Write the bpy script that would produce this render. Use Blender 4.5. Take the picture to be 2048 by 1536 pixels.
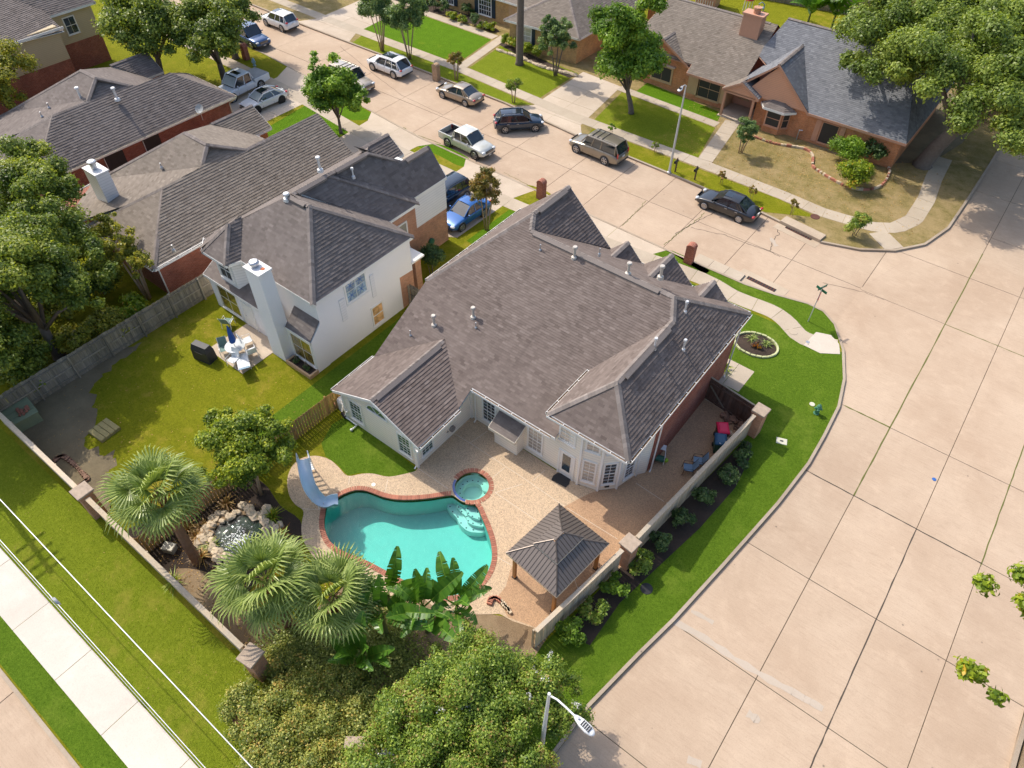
import bpy, bmesh, math, random
import numpy as np
from mathutils import Vector, Matrix
from mathutils.geometry import tessellate_polygon

for o in list(bpy.data.objects): bpy.data.objects.remove(o, do_unlink=True)
random.seed(7)
scene = bpy.context.scene
C = scene.collection
R = math.radians

# ---------------------------------------------------------------- camera
cam = bpy.data.cameras.new('camera'); cam_o = bpy.data.objects.new('camera', cam); C.objects.link(cam_o)
cam.sensor_width = 36.0; cam.lens = 24.961; cam.clip_start = 0.5; cam.clip_end = 2000
cam_o.matrix_world = Matrix(((0.79,-0.46,0.405,0.0), (0.612,0.582,-0.535,0.0), (0.01,0.671,0.742,32.0), (0, 0, 0, 1)))
scene.camera = cam_o
# ---------------------------------------------------------------- sky, sun, exposure
SUN_EL, SUN_AZ = R(49.5), R(-5)            # sunlight travels towards azimuth SUN_AZ
sd = Vector((math.cos(SUN_AZ) * math.cos(SUN_EL), math.sin(SUN_AZ) * math.cos(SUN_EL), -math.sin(SUN_EL)))
w = bpy.data.worlds.new('World'); scene.world = w; w.use_nodes = True
nt = w.node_tree; bg = nt.nodes['Background']
sky = nt.nodes.new('ShaderNodeTexSky'); sky.sky_type = 'NISHITA'; sky.sun_disc = False
sky.sun_elevation = SUN_EL; sky.sun_rotation = math.atan2(-sd.x, -sd.y); sky.air_density = 1.0; sky.dust_density = 3.0
nt.links.new(sky.outputs[0], bg.inputs[0]); bg.inputs[1].default_value = 0.15
sl = bpy.data.lights.new('sun', 'SUN'); sl.energy = 2.6; sl.angle = R(0.5); sl.color = (1.0, 0.93, 0.82)
so = bpy.data.objects.new('sun', sl); C.objects.link(so); so.rotation_euler = sd.to_track_quat('-Z', 'Y').to_euler(); so.location = (-40, 10, 60)
scene.view_settings.view_transform = 'Standard'; scene.view_settings.look = 'None'
scene.view_settings.gamma = 1.0; scene.view_settings.exposure = 0.62; scene.view_settings.use_curve_mapping = False
scene.render.engine = 'CYCLES'; scene.cycles.max_bounces = 6; scene.cycles.transparent_max_bounces = 12
scene.cycles.caustics_reflective = False; scene.cycles.caustics_refractive = False

# ---------------------------------------------------------------- helpers
TF = {}
def link(o, parent=None):
    C.objects.link(o)
    if parent: o.parent = parent
    return o
def tag(o, label=None, cat=None, group=None, kind=None):
    if label: o['label'] = label
    if cat: o['category'] = cat
    if group: o['group'] = group
    if kind: o['kind'] = kind
    return o
def thing(name, label, cat, loc=(0, 0, 0), rz=0.0, group=None, sc=1.0):
    o = bpy.data.objects.new(name, None); C.objects.link(o); o.empty_display_size = .3
    o.location = loc; o.rotation_euler = (0, 0, rz); o.scale = (sc, sc, sc)
    TF[o.name] = Matrix.Translation(loc) @ Matrix.Rotation(rz, 4, 'Z') @ Matrix.Scale(sc, 4)
    return tag(o, label, cat, group)
def dup(root, loc, rz=0.0, label=None, group=None, sc=None):
    def cp(o, par):
        c = o.copy(); C.objects.link(c)
        if par: c.parent = par
        for ch in o.children: cp(ch, c)
        return c
    r = cp(root, None); r.location = loc; r.rotation_euler = (0, 0, rz)
    if sc: r.scale = (sc, sc, sc)
    if label: r['label'] = label
    if group: r['group'] = group
    return r

class MB:
    """collects polygons and turns them into one mesh object"""
    def __init__(s): s.v = []; s.f = []; s.m = []; s.a = []; s.M = None; s.mat = 0; s.att = 0.5
    def poly(s, pts, mat=None, a=None):
        b = len(s.v)
        if s.M is not None: pts = [s.M @ Vector(p) for p in pts]
        s.v.extend([tuple(p) for p in pts]); s.f.append(tuple(range(b, b + len(pts))))
        s.m.append(s.mat if mat is None else mat); s.a.append(s.att if a is None else a)
    def mesh(s, vs, fs, mat=None):
        b = len(s.v)
        if s.M is not None: vs = [s.M @ Vector(p) for p in vs]
        s.v.extend([tuple(p) for p in vs])
        for f in fs:
            s.f.append(tuple(b + i for i in f)); s.m.append(s.mat if mat is None else mat); s.a.append(s.att)
        return s
    def box(s, x0, x1, y0, y1, z0, z1, mat=None):
        vs = [(x0,y0,z0),(x1,y0,z0),(x1,y1,z0),(x0,y1,z0),(x0,y0,z1),(x1,y0,z1),(x1,y1,z1),(x0,y1,z1)]
        return s.mesh(vs, [(0,3,2,1),(4,5,6,7),(0,1,5,4),(1,2,6,5),(2,3,7,6),(3,0,4,7)], mat)
    def bbox(s, x0, x1, y0, y1, z0, z1, b=.02, mat=None):
        """box with bevelled top edges"""
        vs = [(x0,y0,z0),(x1,y0,z0),(x1,y1,z0),(x0,y1,z0),(x0,y0,z1-b),(x1,y0,z1-b),(x1,y1,z1-b),(x0,y1,z1-b),(x0+b,y0+b,z1),(x1-b,y0+b,z1),(x1-b,y1-b,z1),(x0+b,y1-b,z1)]
        return s.mesh(vs, [(0,3,2,1),(0,1,5,4),(1,2,6,5),(2,3,7,6),(3,0,4,7),(4,5,9,8),(5,6,10,9),(6,7,11,10),(7,4,8,11),(8,9,10,11)], mat)
    def beam(s, p, q, w, h=None, mat=None, up=(0, 0, 1)):
        p, q = Vector(p), Vector(q); h = h or w; d = (q - p)
        if d.length < 1e-6: return s
        d.normalize(); u = Vector(up)
        if abs(d.dot(u)) > .98: u = Vector((1, 0, 0))
        x = d.cross(u).normalized() * (w / 2); y = x.cross(d).normalized() * (h / 2)
        vs = [p-x-y, p+x-y, p+x+y, p-x+y, q-x-y, q+x-y, q+x+y, q-x+y]
        return s.mesh(vs, [(0,3,2,1),(4,5,6,7),(0,1,5,4),(1,2,6,5),(2,3,7,6),(3,0,4,7)], mat)
    def tube(s, pts, r, n=8, mat=None, cap=True):
        pts = [Vector(p) for p in pts]; rs = r if isinstance(r, (list, tuple)) else [r] * len(pts)
        vs = []; fs = []; prev = None
        for i, p in enumerate(pts):
            d = (pts[min(i+1, len(pts)-1)] - pts[max(i-1, 0)])
            d = d.normalized() if d.length > 1e-9 else Vector((0, 0, 1))
            if prev is None:
                u = Vector((0, 0, 1)) if abs(d.z) < .9 else Vector((1, 0, 0)); x = d.cross(u).normalized()
            else:
                x = (prev - d * prev.dot(d)); x = x.normalized() if x.length > 1e-6 else prev
            prev = x; y = d.cross(x)
            for k in range(n):
                a = 2 * math.pi * k / n; vs.append(p + (x * math.cos(a) + y * math.sin(a)) * rs[i])
        for i in range(len(pts) - 1):
            for k in range(n):
                k2 = (k + 1) % n; fs.append((i*n+k, i*n+k2, (i+1)*n+k2, (i+1)*n+k))
        if cap: fs.append(tuple(range(n-1, -1, -1))); fs.append(tuple((len(pts)-1)*n + k for k in range(n)))
        return s.mesh(vs, fs, mat)
    def lathe(s, prof, c=(0, 0, 0), n=16, mat=None, cap=True):
        vs = []; fs = []
        for (r, z) in prof:
            for k in range(n):
                a = 2 * math.pi * k / n; vs.append((c[0] + r * math.cos(a), c[1] + r * math.sin(a), c[2] + z))
        for i in range(len(prof) - 1):
            for k in range(n):
                k2 = (k + 1) % n; fs.append((i*n+k, i*n+k2, (i+1)*n+k2, (i+1)*n+k))
        if cap: fs.append(tuple(range(n-1, -1, -1))); fs.append(tuple((len(prof)-1)*n + k for k in range(n)))
        return s.mesh(vs, fs, mat)
    def prism(s, p2, z0, z1, mat=None, top=True, bottom=False, holes=()):
        p2 = ccw(p2); n = len(p2)
        if top: s.sheet(p2, z1, holes, mat)
        if bottom: s.sheet(p2, z0, holes, mat)
        for ring in [p2] + [h for h in holes]:
            for i in range(len(ring)):
                a, b = ring[i], ring[(i+1) % len(ring)]
                s.poly([(a[0],a[1],z0),(b[0],b[1],z0),(b[0],b[1],z1),(a[0],a[1],z1)], mat)
        return s
    def sheet(s, p2, z, holes=(), mat=None):
        rings = [[Vector((x, y, 0)) for x, y in p2]] + [[Vector((x, y, 0)) for x, y in h] for h in holes]
        flat = [p for r_ in rings for p in r_]
        vs = [(p.x, p.y, z) for p in flat]; fs = []
        for t in tessellate_polygon(rings):
            a, b, c = t; A, B, D = flat[a], flat[b], flat[c]
            cr = (B.x-A.x)*(D.y-A.y) - (B.y-A.y)*(D.x-A.x)
            if abs(cr) < 1e-9: continue
            fs.append((a, b, c) if cr > 0 else (c, b, a))
        return s.mesh(vs, fs, mat)
    def blob(s, c, r, n=8, m=5, jit=0.0, mat=None, rnd=random):
        vs = []; fs = []; rx, ry, rz = r if isinstance(r, (tuple, list)) else (r, r, r)
        for i in range(m + 1):
            t = math.pi * i / m
            for k in range(n):
                a = 2 * math.pi * k / n; j = 1 + jit * (rnd.random() - .5) * 2
                vs.append((c[0] + rx * math.sin(t) * math.cos(a) * j, c[1] + ry * math.sin(t) * math.sin(a) * j, c[2] + rz * math.cos(t) * j))
        for i in range(m):
            for k in range(n):
                k2 = (k + 1) % n; fs.append((i*n+k, (i+1)*n+k, (i+1)*n+k2, i*n+k2))
        return s.mesh(vs, fs, mat)
    def build(s, name, mats, parent=None, world=False, smooth=False, kind=None, label=None, cat=None, group=None):
        me = bpy.data.meshes.new(name)
        vs = s.v
        if world and parent is not None:
            Mi = TF[parent.name].inverted(); vs = [tuple(Mi @ Vector(p)) for p in vs]
        me.from_pydata(vs, [], s.f)
        if not isinstance(mats, (list, tuple)): mats = [mats]
        for m in mats: me.materials.append(m)
        if len(mats) > 1: me.polygons.foreach_set('material_index', s.m)
        at = me.attributes.new('tone', 'FLOAT', 'FACE'); at.data.foreach_set('value', s.a)
        # box-projected UV in metres
        uv = me.uv_layers.new(name='UVMap'); nl = len(me.loops); co = np.empty(len(me.vertices) * 3); me.vertices.foreach_get('co', co); co = co.reshape(-1, 3)
        if world and parent is not None: co = np.array(s.v, float).reshape(-1, 3)
        vi = np.empty(nl, int); me.loops.foreach_get('vertex_index', vi)
        npoly = len(me.polygons); tot = np.empty(npoly, int); me.polygons.foreach_get('loop_total', tot)
        nr = np.empty(npoly * 3); me.polygons.foreach_get('normal', nr); nr = np.repeat(nr.reshape(-1, 3), tot, axis=0)
        P = co[vi]; h = np.hypot(nr[:, 0], nr[:, 1]); st = h > .25; hh = np.where(h < 1e-6, 1, h)
        tx, ty = -nr[:, 1] / hh, nr[:, 0] / hh
        U = np.where(st, P[:, 0] * tx + P[:, 1] * ty, P[:, 0]); V = np.where(st, P[:, 2] / np.maximum(h, .25), P[:, 1])
        uv.data.foreach_set('uv', np.stack([U, V], 1).ravel())
        if smooth: me.polygons.foreach_set('use_smooth', [True] * npoly)
        me.update()
        o = bpy.data.objects.new(name, me); link(o, parent); TF[o.name] = TF[parent.name] if parent else Matrix()
        tag(o, label, cat, group, kind)
        return o
def ccw(p):
    a = sum(p[i][0] * p[(i+1) % len(p)][1] - p[(i+1) % len(p)][0] * p[i][1] for i in range(len(p)))
    return list(p) if a > 0 else list(p)[::-1]
def inset_line(pts, d):
    """offset an open 2D polyline to its left by d"""
    out = []
    for i, p in enumerate(pts):
        a = Vector(pts[max(i-1, 0)]); b = Vector(pts[min(i+1, len(pts)-1)]); t = (b - a).normalized()
        out.append((p[0] - t.y * d, p[1] + t.x * d))
    return out
def strip(pts, d0, d1): return inset_line(pts, d0) + inset_line(pts, d1)[::-1]
def smooth2(pts, n=4, closed=False):
    """Catmull-Rom through 2D points"""
    out = []; N = len(pts)
    for i in range(N if closed else N - 1):
        g = lambda k: Vector(pts[k % N]) if closed else Vector(pts[min(max(k, 0), N-1)])
        a, b, c, d = g(i-1), g(i), g(i+1), g(i+2)
        for k in range(n):
            t = k / n
            p = .5 * ((2*b) + (c-a)*t + (2*a-5*b+4*c-d)*t*t + (3*b-a-3*c+d)*t*t*t); out.append((p.x, p.y))
    if not closed: out.append(tuple(pts[-1]))
    return out
def clip_half(p, ax, val, keep_less):
    out = []
    for i in range(len(p)):
        a, b = p[i], p[(i+1) % len(p)]; da, db = a[ax] - val, b[ax] - val
        if not keep_less: da, db = -da, -db
        if da <= 0: out.append(a)
        if (da < 0 < db) or (db < 0 < da):
            t = da / (da - db); out.append((a[0] + (b[0]-a[0])*t, a[1] + (b[1]-a[1])*t))
    return out
def clip_rect(p, x0, x1, y0, y1):
    for ax, v, k in ((0, x0, False), (0, x1, True), (1, y0, False), (1, y1, True)):
        p = clip_half(p, ax, v, k)
        if len(p) < 3: return []
    return p
def area2(p): return .5 * abs(sum(p[i][0] * p[(i+1) % len(p)][1] - p[(i+1) % len(p)][0] * p[i][1] for i in range(len(p))))

# ---------------------------------------------------------------- materials
MATS = {}
def newmat(name):
    m = bpy.data.materials.new(name); m.use_nodes = True; nt = m.node_tree
    return m, nt, nt.nodes['Principled BSDF']
def N(nt, t, **kw):
    n = nt.nodes.new('ShaderNode' + t)
    for k, v in kw.items():
        if k in n.inputs.keys(): n.inputs[k].default_value = v
        else: setattr(n, k, v)
    return n
def mix(nt, fac, a, b, mode='MIX'):
    n = nt.nodes.new('ShaderNodeMix'); n.data_type = 'RGBA'; n.blend_type = mode; n.clamp_factor = True
    for i, v in ((0, fac), (6, a), (7, b)):
        if hasattr(v, 'default_value') or hasattr(v, 'is_linked'): nt.links.new(v, n.inputs[i])
        elif i == 0: n.inputs[0].default_value = v
        else: n.inputs[i].default_value = (*v, 1) if len(v) == 3 else v
    return n.outputs[2]
def math_(nt, op, a, b=0.0):
    n = nt.nodes.new('ShaderNodeMath'); n.operation = op
    for i, v in enumerate((a, b)):
        if hasattr(v, 'is_linked'): nt.links.new(v, n.inputs[i])
        else: n.inputs[i].default_value = v
    return n.outputs[0]
def ramp(nt, fac, stops):
    n = nt.nodes.new('ShaderNodeValToRGB'); cr = n.color_ramp
    while len(cr.elements) < len(stops): cr.elements.new(.5)
    for e, (p, c) in zip(cr.elements, stops): e.position = p; e.color = (*c, 1) if len(c) == 3 else c
    nt.links.new(fac, n.inputs[0]); return n.outputs[0]
def noise(nt, vec, scale, detail=4, rough=.6, dist=0.0):
    n = N(nt, 'TexNoise', Scale=scale, Detail=detail, Roughness=rough, Distortion=dist)
    nt.links.new(vec, n.inputs['Vector']); return n.outputs['Fac']
def pos(nt, scale=None, rot=None):
    g = nt.nodes.new('ShaderNodeNewGeometry').outputs['Position']
    if scale is None and rot is None: return g
    m = nt.nodes.new('ShaderNodeMapping')
    if scale: m.inputs['Scale'].default_value = scale
    if rot: m.inputs['Rotation'].default_value = rot
    nt.links.new(g, m.inputs['Vector']); return m.outputs[0]
def bump(nt, bs, h, strength=.3, dist=.02):
    b = N(nt, 'Bump', Strength=strength, Distance=dist); nt.links.new(h, b.inputs['Height']); nt.links.new(b.outputs[0], bs.inputs['Normal'])
def rgb(c, k=1.0): return tuple(min(1, x * k) for x in c)
def simple(name, col, rough=.6, metal=0.0, var=.25, scale=3.0, bmp=0.0, spec=.5, rnd=0.0, coat=0.0):
    """plain procedural material: two-scale noise over a base colour, optional per-object tone"""
    if name in MATS: return MATS[name]
    m, nt, bs = newmat(name); p = pos(nt)
    f = noise(nt, p, scale, 5); f2 = noise(nt, p, scale * 9, 3)
    c = mix(nt, math_(nt, 'MULTIPLY', f2, .5), mix(nt, f, rgb(col, 1 - var), rgb(col, 1 + var)), rgb(col, 1 - var * .5))
    if rnd:
        oi = nt.nodes.new('ShaderNodeObjectInfo')
        c = mix(nt, oi.outputs['Random'], mix(nt, 1.0, c, (1-rnd,) * 3, 'MULTIPLY'), mix(nt, 1.0, c, (1 + rnd*.6, 1 + rnd*.5, 1 + rnd*.4), 'MULTIPLY'))
    nt.links.new(c, bs.inputs['Base Color'])
    bs.inputs['Roughness'].default_value = rough; bs.inputs['Metallic'].default_value = metal
    bs.inputs['Specular IOR Level'].default_value = spec; bs.inputs['Coat Weight'].default_value = coat; bs.inputs['Coat Roughness'].default_value = .05
    if bmp: bump(nt, bs, f2, bmp, .02)
    MATS[name] = m; return m

def grass(name, dark, mid, lite, dry=(.30,.24,.09), dryamt=.3, seed=0.0, stripe=0.0):
    m, nt, bs = newmat(name); p = pos(nt)
    mp = nt.nodes.new('ShaderNodeMapping'); mp.inputs['Location'].default_value = (seed * 13.1, seed * 7.7, 0); nt.links.new(p, mp.inputs['Vector']); p = mp.outputs[0]
    big = noise(nt, p, .22, 3, .55); med = noise(nt, p, 1.1, 5, .65); fine = noise(nt, p, 6.5, 5, .8); blade = noise(nt, p, 19, 3, .8)
    c = ramp(nt, fine, [(.25, dark), (.5, mid), (.75, lite)])
    c = mix(nt, math_(nt, 'MULTIPLY', ramp(nt, blade, [(.3, (0,0,0)), (.7, (1,1,1))]), .55), c, mix(nt, .5, mid, lite), 'MIX')
    c = mix(nt, ramp(nt, blade, [(.30, (.75,)*3), (.48, (0,)*3)]), c, rgb(dark, .55))
    d = math_(nt, 'ADD', math_(nt, 'MULTIPLY', big, .6), math_(nt, 'MULTIPLY', med, .5))
    c = mix(nt, ramp(nt, d, [(.62 - dryamt * .3, (0,)*3), (.80 - dryamt * .3, (.85,)*3)]), c, mix(nt, fine, rgb(dry, .65), rgb(dry, 1.25)))
    c = mix(nt, ramp(nt, med, [(.35, (.35,)*3), (.6, (0,)*3)]), c, mix(nt, 1.0, c, (.62,.68,.6), 'MULTIPLY'))
    nt.links.new(c, bs.inputs['Base Color']); bs.inputs['Roughness'].default_value = .9; bs.inputs['Specular IOR Level'].default_value = .05
    h = math_(nt, 'ADD', math_(nt, 'MULTIPLY', fine, .6), blade); bump(nt, bs, h, 1.0, .10)
    return m
def concrete(name, base, stain=(.30,.22,.15), amt=.5, streak=0.0, agg=0.0, seed=0.0, rnd=.035):
    m, nt, bs = newmat(name); p = pos(nt)
    mp = nt.nodes.new('ShaderNodeMapping'); mp.inputs['Location'].default_value = (seed * 31, seed * 17, 0); nt.links.new(p, mp.inputs['Vector']); p = mp.outputs[0]
    big = noise(nt, p, .16, 6, .62, .4); med = noise(nt, p, .9, 6, .7, .3); fine = noise(nt, p, 16, 5, .75); grit = noise(nt, p, 55, 2, .6)
    c = mix(nt, ramp(nt, big, [(.36, (0,)*3), (.66, (amt,)*3)]), base, stain)
    c = mix(nt, ramp(nt, med, [(.52, (0,)*3), (.78, (.45,)*3)]), c, rgb(base, 1.22))
    c = mix(nt, ramp(nt, med, [(.25, (.4 * amt,)*3), (.44, (0,)*3)]), c, rgb(stain, .8))
    if streak:
        sm = nt.nodes.new('ShaderNodeMapping'); sm.inputs['Scale'].default_value = (1.1, 14, 1); nt.links.new(p, sm.inputs['Vector'])
        st = noise(nt, sm.outputs[0], 1.0, 5, .75); c = mix(nt, ramp(nt, st, [(.36, (streak,)*3), (.50, (0,)*3)]), c, rgb(stain, .78))
    c = mix(nt, ramp(nt, fine, [(.28, (.38,)*3), (.50, (0,)*3)]), c, rgb(stain, .7))
    c = mix(nt, ramp(nt, grit, [(.55, (0,)*3), (.75, (.4,)*3)]), c, rgb(base, 1.3))
    # sparse dark spots and oil marks
    v = N(nt, 'TexVoronoi', Scale=.55); v.feature = 'F1'; nt.links.new(p, v.inputs['Vector'])
    c = mix(nt, ramp(nt, v.outputs['Distance'], [(.012, (.6,)*3), (.035, (0,)*3)]), c, (.05,.045,.04))
    if agg:
        va = N(nt, 'TexVoronoi', Scale=30); nt.links.new(p, va.inputs['Vector'])
        hs = nt.nodes.new('ShaderNodeSeparateColor'); nt.links.new(va.outputs['Color'], hs.inputs[0])
        c = mix(nt, agg, c, mix(nt, 1.0, c, ramp(nt, hs.outputs[0], [(.0, (.42,.38,.36)), (.45, (1.0,.96,.92)), (.8, (1.2,1.12,1.0)), (1, (1.6,1.5,1.35))]), 'MULTIPLY'))
    if rnd:
        oi = nt.nodes.new('ShaderNodeObjectInfo'); c = mix(nt, 1.0, c, mix(nt, oi.outputs['Random'], (1-rnd,)*3, (1+rnd,)*3), 'MULTIPLY')
    nt.links.new(c, bs.inputs['Base Color']); bs.inputs['Roughness'].default_value = .9; bs.inputs['Specular IOR Level'].default_value = .2
    bump(nt, bs, math_(nt, 'ADD', fine, grit), .35, .012); return m
def soil(name, a, b, c_, scale=6.0):
    m, nt, bs = newmat(name); p = pos(nt)
    f = noise(nt, p, scale, 6, .7); g = noise(nt, p, scale * 6, 4, .8); l = noise(nt, p, .5, 4)
    c = ramp(nt, g, [(.3, a), (.52, b), (.75, c_)]); c = mix(nt, math_(nt, 'MULTIPLY', f, .6), c, a); c = mix(nt, ramp(nt, l, [(.4, (0,)*3), (.65, (.5,)*3)]), c, c_)
    nt.links.new(c, bs.inputs['Base Color']); bs.inputs['Roughness'].default_value = .95; bump(nt, bs, g, 1.0, .05); return m
def brick(name, c1, c2, mortar, bw=.21, bh=.072):
    m, nt, bs = newmat(name); uv = nt.nodes.new('ShaderNodeUVMap').outputs[0]; p = pos(nt)
    b = N(nt, 'TexBrick', Scale=1.0); b.inputs['Brick Width'].default_value = bw; b.inputs['Row Height'].default_value = bh; b.inputs['Mortar Size'].default_value = .009; b.inputs['Bias'].default_value = 0.0
    nt.links.new(uv, b.inputs['Vector']); b.inputs['Color1'].default_value = (*c1, 1); b.inputs['Color2'].default_value = (*c2, 1); b.inputs['Mortar'].default_value = (*mortar, 1)
    f = noise(nt, p, .8, 5, .7); g = noise(nt, p, 14, 4, .7)
    c = mix(nt, 1.0, b.outputs['Color'], ramp(nt, f, [(.3, (.72,.72,.74)), (.7, (1.18,1.12,1.08))]), 'MULTIPLY')
    c = mix(nt, ramp(nt, g, [(.3, (.5,)*3), (.5, (0,)*3)]), c, rgb(c1, .55))
    nt.links.new(c, bs.inputs['Base Color']); bs.inputs['Roughness'].default_value = .9; bs.inputs['Specular IOR Level'].default_value = .2
    bump(nt, bs, math_(nt, 'SUBTRACT', 1.0, b.outputs['Fac']), .8, .012); return m
def siding(name, col, lap=.18, vert=False, dirt=.2):
    m, nt, bs = newmat(name); uv = nt.nodes.new('ShaderNodeUVMap').outputs[0]; p = pos(nt)
    sp = nt.nodes.new('ShaderNodeSeparateXYZ'); nt.links.new(uv, sp.inputs[0])
    fr = math_(nt, 'FRACT', math_(nt, 'DIVIDE', sp.outputs[0 if vert else 1], lap))
    f = noise(nt, p, .6, 5, .7); st = nt.nodes.new('ShaderNodeMapping'); st.inputs['Scale'].default_value = (5, 5, .5); nt.links.new(p, st.inputs['Vector']); g = noise(nt, st.outputs[0], 1.0, 4, .7)
    c = mix(nt, ramp(nt, f, [(.4, (0,)*3), (.75, (dirt,)*3)]), col, rgb(col, .7)); c = mix(nt, ramp(nt, g, [(.28, (dirt*.5,)*3), (.45, (0,)*3)]), c, (col[0]*.55, col[1]*.52, col[2]*.46))
    c = mix(nt, ramp(nt, fr, [(0.0, (.7,)*3), (.2, (0,)*3)]), c, rgb(col, .55))
    nt.links.new(c, bs.inputs['Base Color']); bs.inputs['Roughness'].default_value = .7; bs.inputs['Specular IOR Level'].default_value = .3
    bump(nt, bs, math_(nt, 'SUBTRACT', 1.0, fr), .6, .02); return m
def shingle(name, a, b, c_, stain=.35):
    """asphalt shingles: each tab has its own tone, granules and rain streaks run over all of them"""
    m, nt, bs = newmat(name); p = pos(nt); at = N(nt, 'Attribute'); at.attribute_name = 'tone'
    uv = nt.nodes.new('ShaderNodeUVMap').outputs[0]
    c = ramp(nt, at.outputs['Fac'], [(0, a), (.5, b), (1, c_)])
    g = noise(nt, p, 45, 3, .7); f = noise(nt, p, .35, 5, .65); st = nt.nodes.new('ShaderNodeMapping'); st.inputs['Scale'].default_value = (1.6, .16, 1); nt.links.new(uv, st.inputs['Vector']); s2 = noise(nt, st.outputs[0], 1.0, 5, .65)
    c = mix(nt, ramp(nt, g, [(.3, (.45,)*3), (.55, (0,)*3)]), c, rgb(a, .7))
    c = mix(nt, ramp(nt, s2, [(.48, (0,)*3), (.72, (stain,)*3)]), c, rgb(a, .7)); c = mix(nt, ramp(nt, f, [(.45, (0,)*3), (.75, (stain * .9,)*3)]), c, rgb(c_, 1.1))
    nt.links.new(c, bs.inputs['Base Color']); bs.inputs['Roughness'].default_value = .95; bs.inputs['Specular IOR Level'].default_value = .2
    bump(nt, bs, g, .5, .01); return m
def wood(name, a, b, rnd=.3, grey=0.0):
    m, nt, bs = newmat(name); p = pos(nt); st = nt.nodes.new('ShaderNodeMapping'); st.inputs['Scale'].default_value = (14, 14, 1.2); nt.links.new(p, st.inputs['Vector'])
    g = noise(nt, st.outputs[0], 1.0, 5, .7, .6); f = noise(nt, p, 1.0, 4); c = ramp(nt, g, [(.3, a), (.65, b)]); c = mix(nt, ramp(nt, f, [(.4, (0,)*3), (.7, (.5,)*3)]), c, (.17 + grey, .16 + grey, .14 + grey))
    oi = nt.nodes.new('ShaderNodeObjectInfo'); c = mix(nt, 1.0, c, mix(nt, oi.outputs['Random'], (1 - rnd,)*3, (1 + rnd, 1 + rnd*.9, 1 + rnd*.8)), 'MULTIPLY')
    nt.links.new(c, bs.inputs['Base Color']); bs.inputs['Roughness'].default_value = .85; bs.inputs['Specular IOR Level'].default_value = .2; bump(nt, bs, g, .5, .01); return m
def leafmat(name, a, b, c_, extra=None, transl=.35, gloss=.45):
    m, nt, bs = newmat(name); at = N(nt, 'Attribute'); at.attribute_name = 'tone'
    st = [(0, a), (.5, b), (.93 if extra else 1, c_)]
    if extra: st.append((1, extra))
    c = ramp(nt, at.outputs['Fac'], st); nt.links.new(c, bs.inputs['Base Color']); bs.inputs['Roughness'].default_value = gloss; bs.inputs['Specular IOR Level'].default_value = .35
    tr = nt.nodes.new('ShaderNodeBsdfTranslucent'); nt.links.new(mix(nt, 1.0, c, (1.5,1.5,.7), 'MULTIPLY'), tr.inputs[0])
    ms = nt.nodes.new('ShaderNodeMixShader'); ms.inputs[0].default_value = transl; nt.links.new(bs.outputs[0], ms.inputs[1]); nt.links.new(tr.outputs[0], ms.inputs[2])
    nt.links.new(ms.outputs[0], nt.nodes['Material Output'].inputs[0]); return m
def paint(name, col, metal=.0, rough=.28): return simple(name, col, rough, metal, .04, 2.0, 0, .5, 0, 1.0)
def water(name, tint, rough=.02, bs_scale=2.5, strength=.25):
    m, nt, bs = newmat(name); p = pos(nt); nt.nodes.remove(bs)
    t = nt.nodes.new('ShaderNodeBsdfTransparent'); t.inputs[0].default_value = (*tint, 1); gl = nt.nodes.new('ShaderNodeBsdfGlossy'); gl.inputs['Roughness'].default_value = rough
    h = math_(nt, 'ADD', noise(nt, p, bs_scale, 4, .6, 1.2), math_(nt, 'MULTIPLY', noise(nt, p, bs_scale * 3.5, 3, .6, .8), .5))
    b = N(nt, 'Bump', Strength=strength, Distance=.08); nt.links.new(h, b.inputs['Height']); nt.links.new(b.outputs[0], gl.inputs['Normal'])
    fr = N(nt, 'Fresnel', IOR=1.33); nt.links.new(b.outputs[0], fr.inputs['Normal'])
    ms = nt.nodes.new('ShaderNodeMixShader'); nt.links.new(fr.outputs[0], ms.inputs[0]); nt.links.new(t.outputs[0], ms.inputs[1]); nt.links.new(gl.outputs[0], ms.inputs[2])
    nt.links.new(ms.outputs[0], nt.nodes['Material Output'].inputs[0]); return m
def glass(name, col, rough=.06, blinds=None):
    m, nt, bs = newmat(name); p = pos(nt); uv = nt.nodes.new('ShaderNodeUVMap').outputs[0]
    f = noise(nt, p, 1.6, 3, .6, .8); c = mix(nt, ramp(nt, f, [(.4, (0,)*3), (.65, (1,)*3)]), col, rgb(col, 2.4))
    if blinds:
        sp = nt.nodes.new('ShaderNodeSeparateXYZ'); nt.links.new(uv, sp.inputs[0]); fr = math_(nt, 'FRACT', math_(nt, 'DIVIDE', sp.outputs[1], .09))
        c = mix(nt, ramp(nt, fr, [(.1, (.85,)*3), (.3, (.1,)*3)]), blinds, rgb(blinds, .45)); 
    oi = nt.nodes.new('ShaderNodeObjectInfo'); c = mix(nt, 1.0, c, mix(nt, oi.outputs['Random'], (.6,)*3, (1.4,)*3), 'MULTIPLY')
    nt.links.new(c, bs.inputs['Base Color']); bs.inputs['Roughness'].default_value = rough; bs.inputs['Specular IOR Level'].default_value = .9; bs.inputs['Coat Weight'].default_value = .6; bs.inputs['Coat Roughness'].default_value = .02; return m

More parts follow.
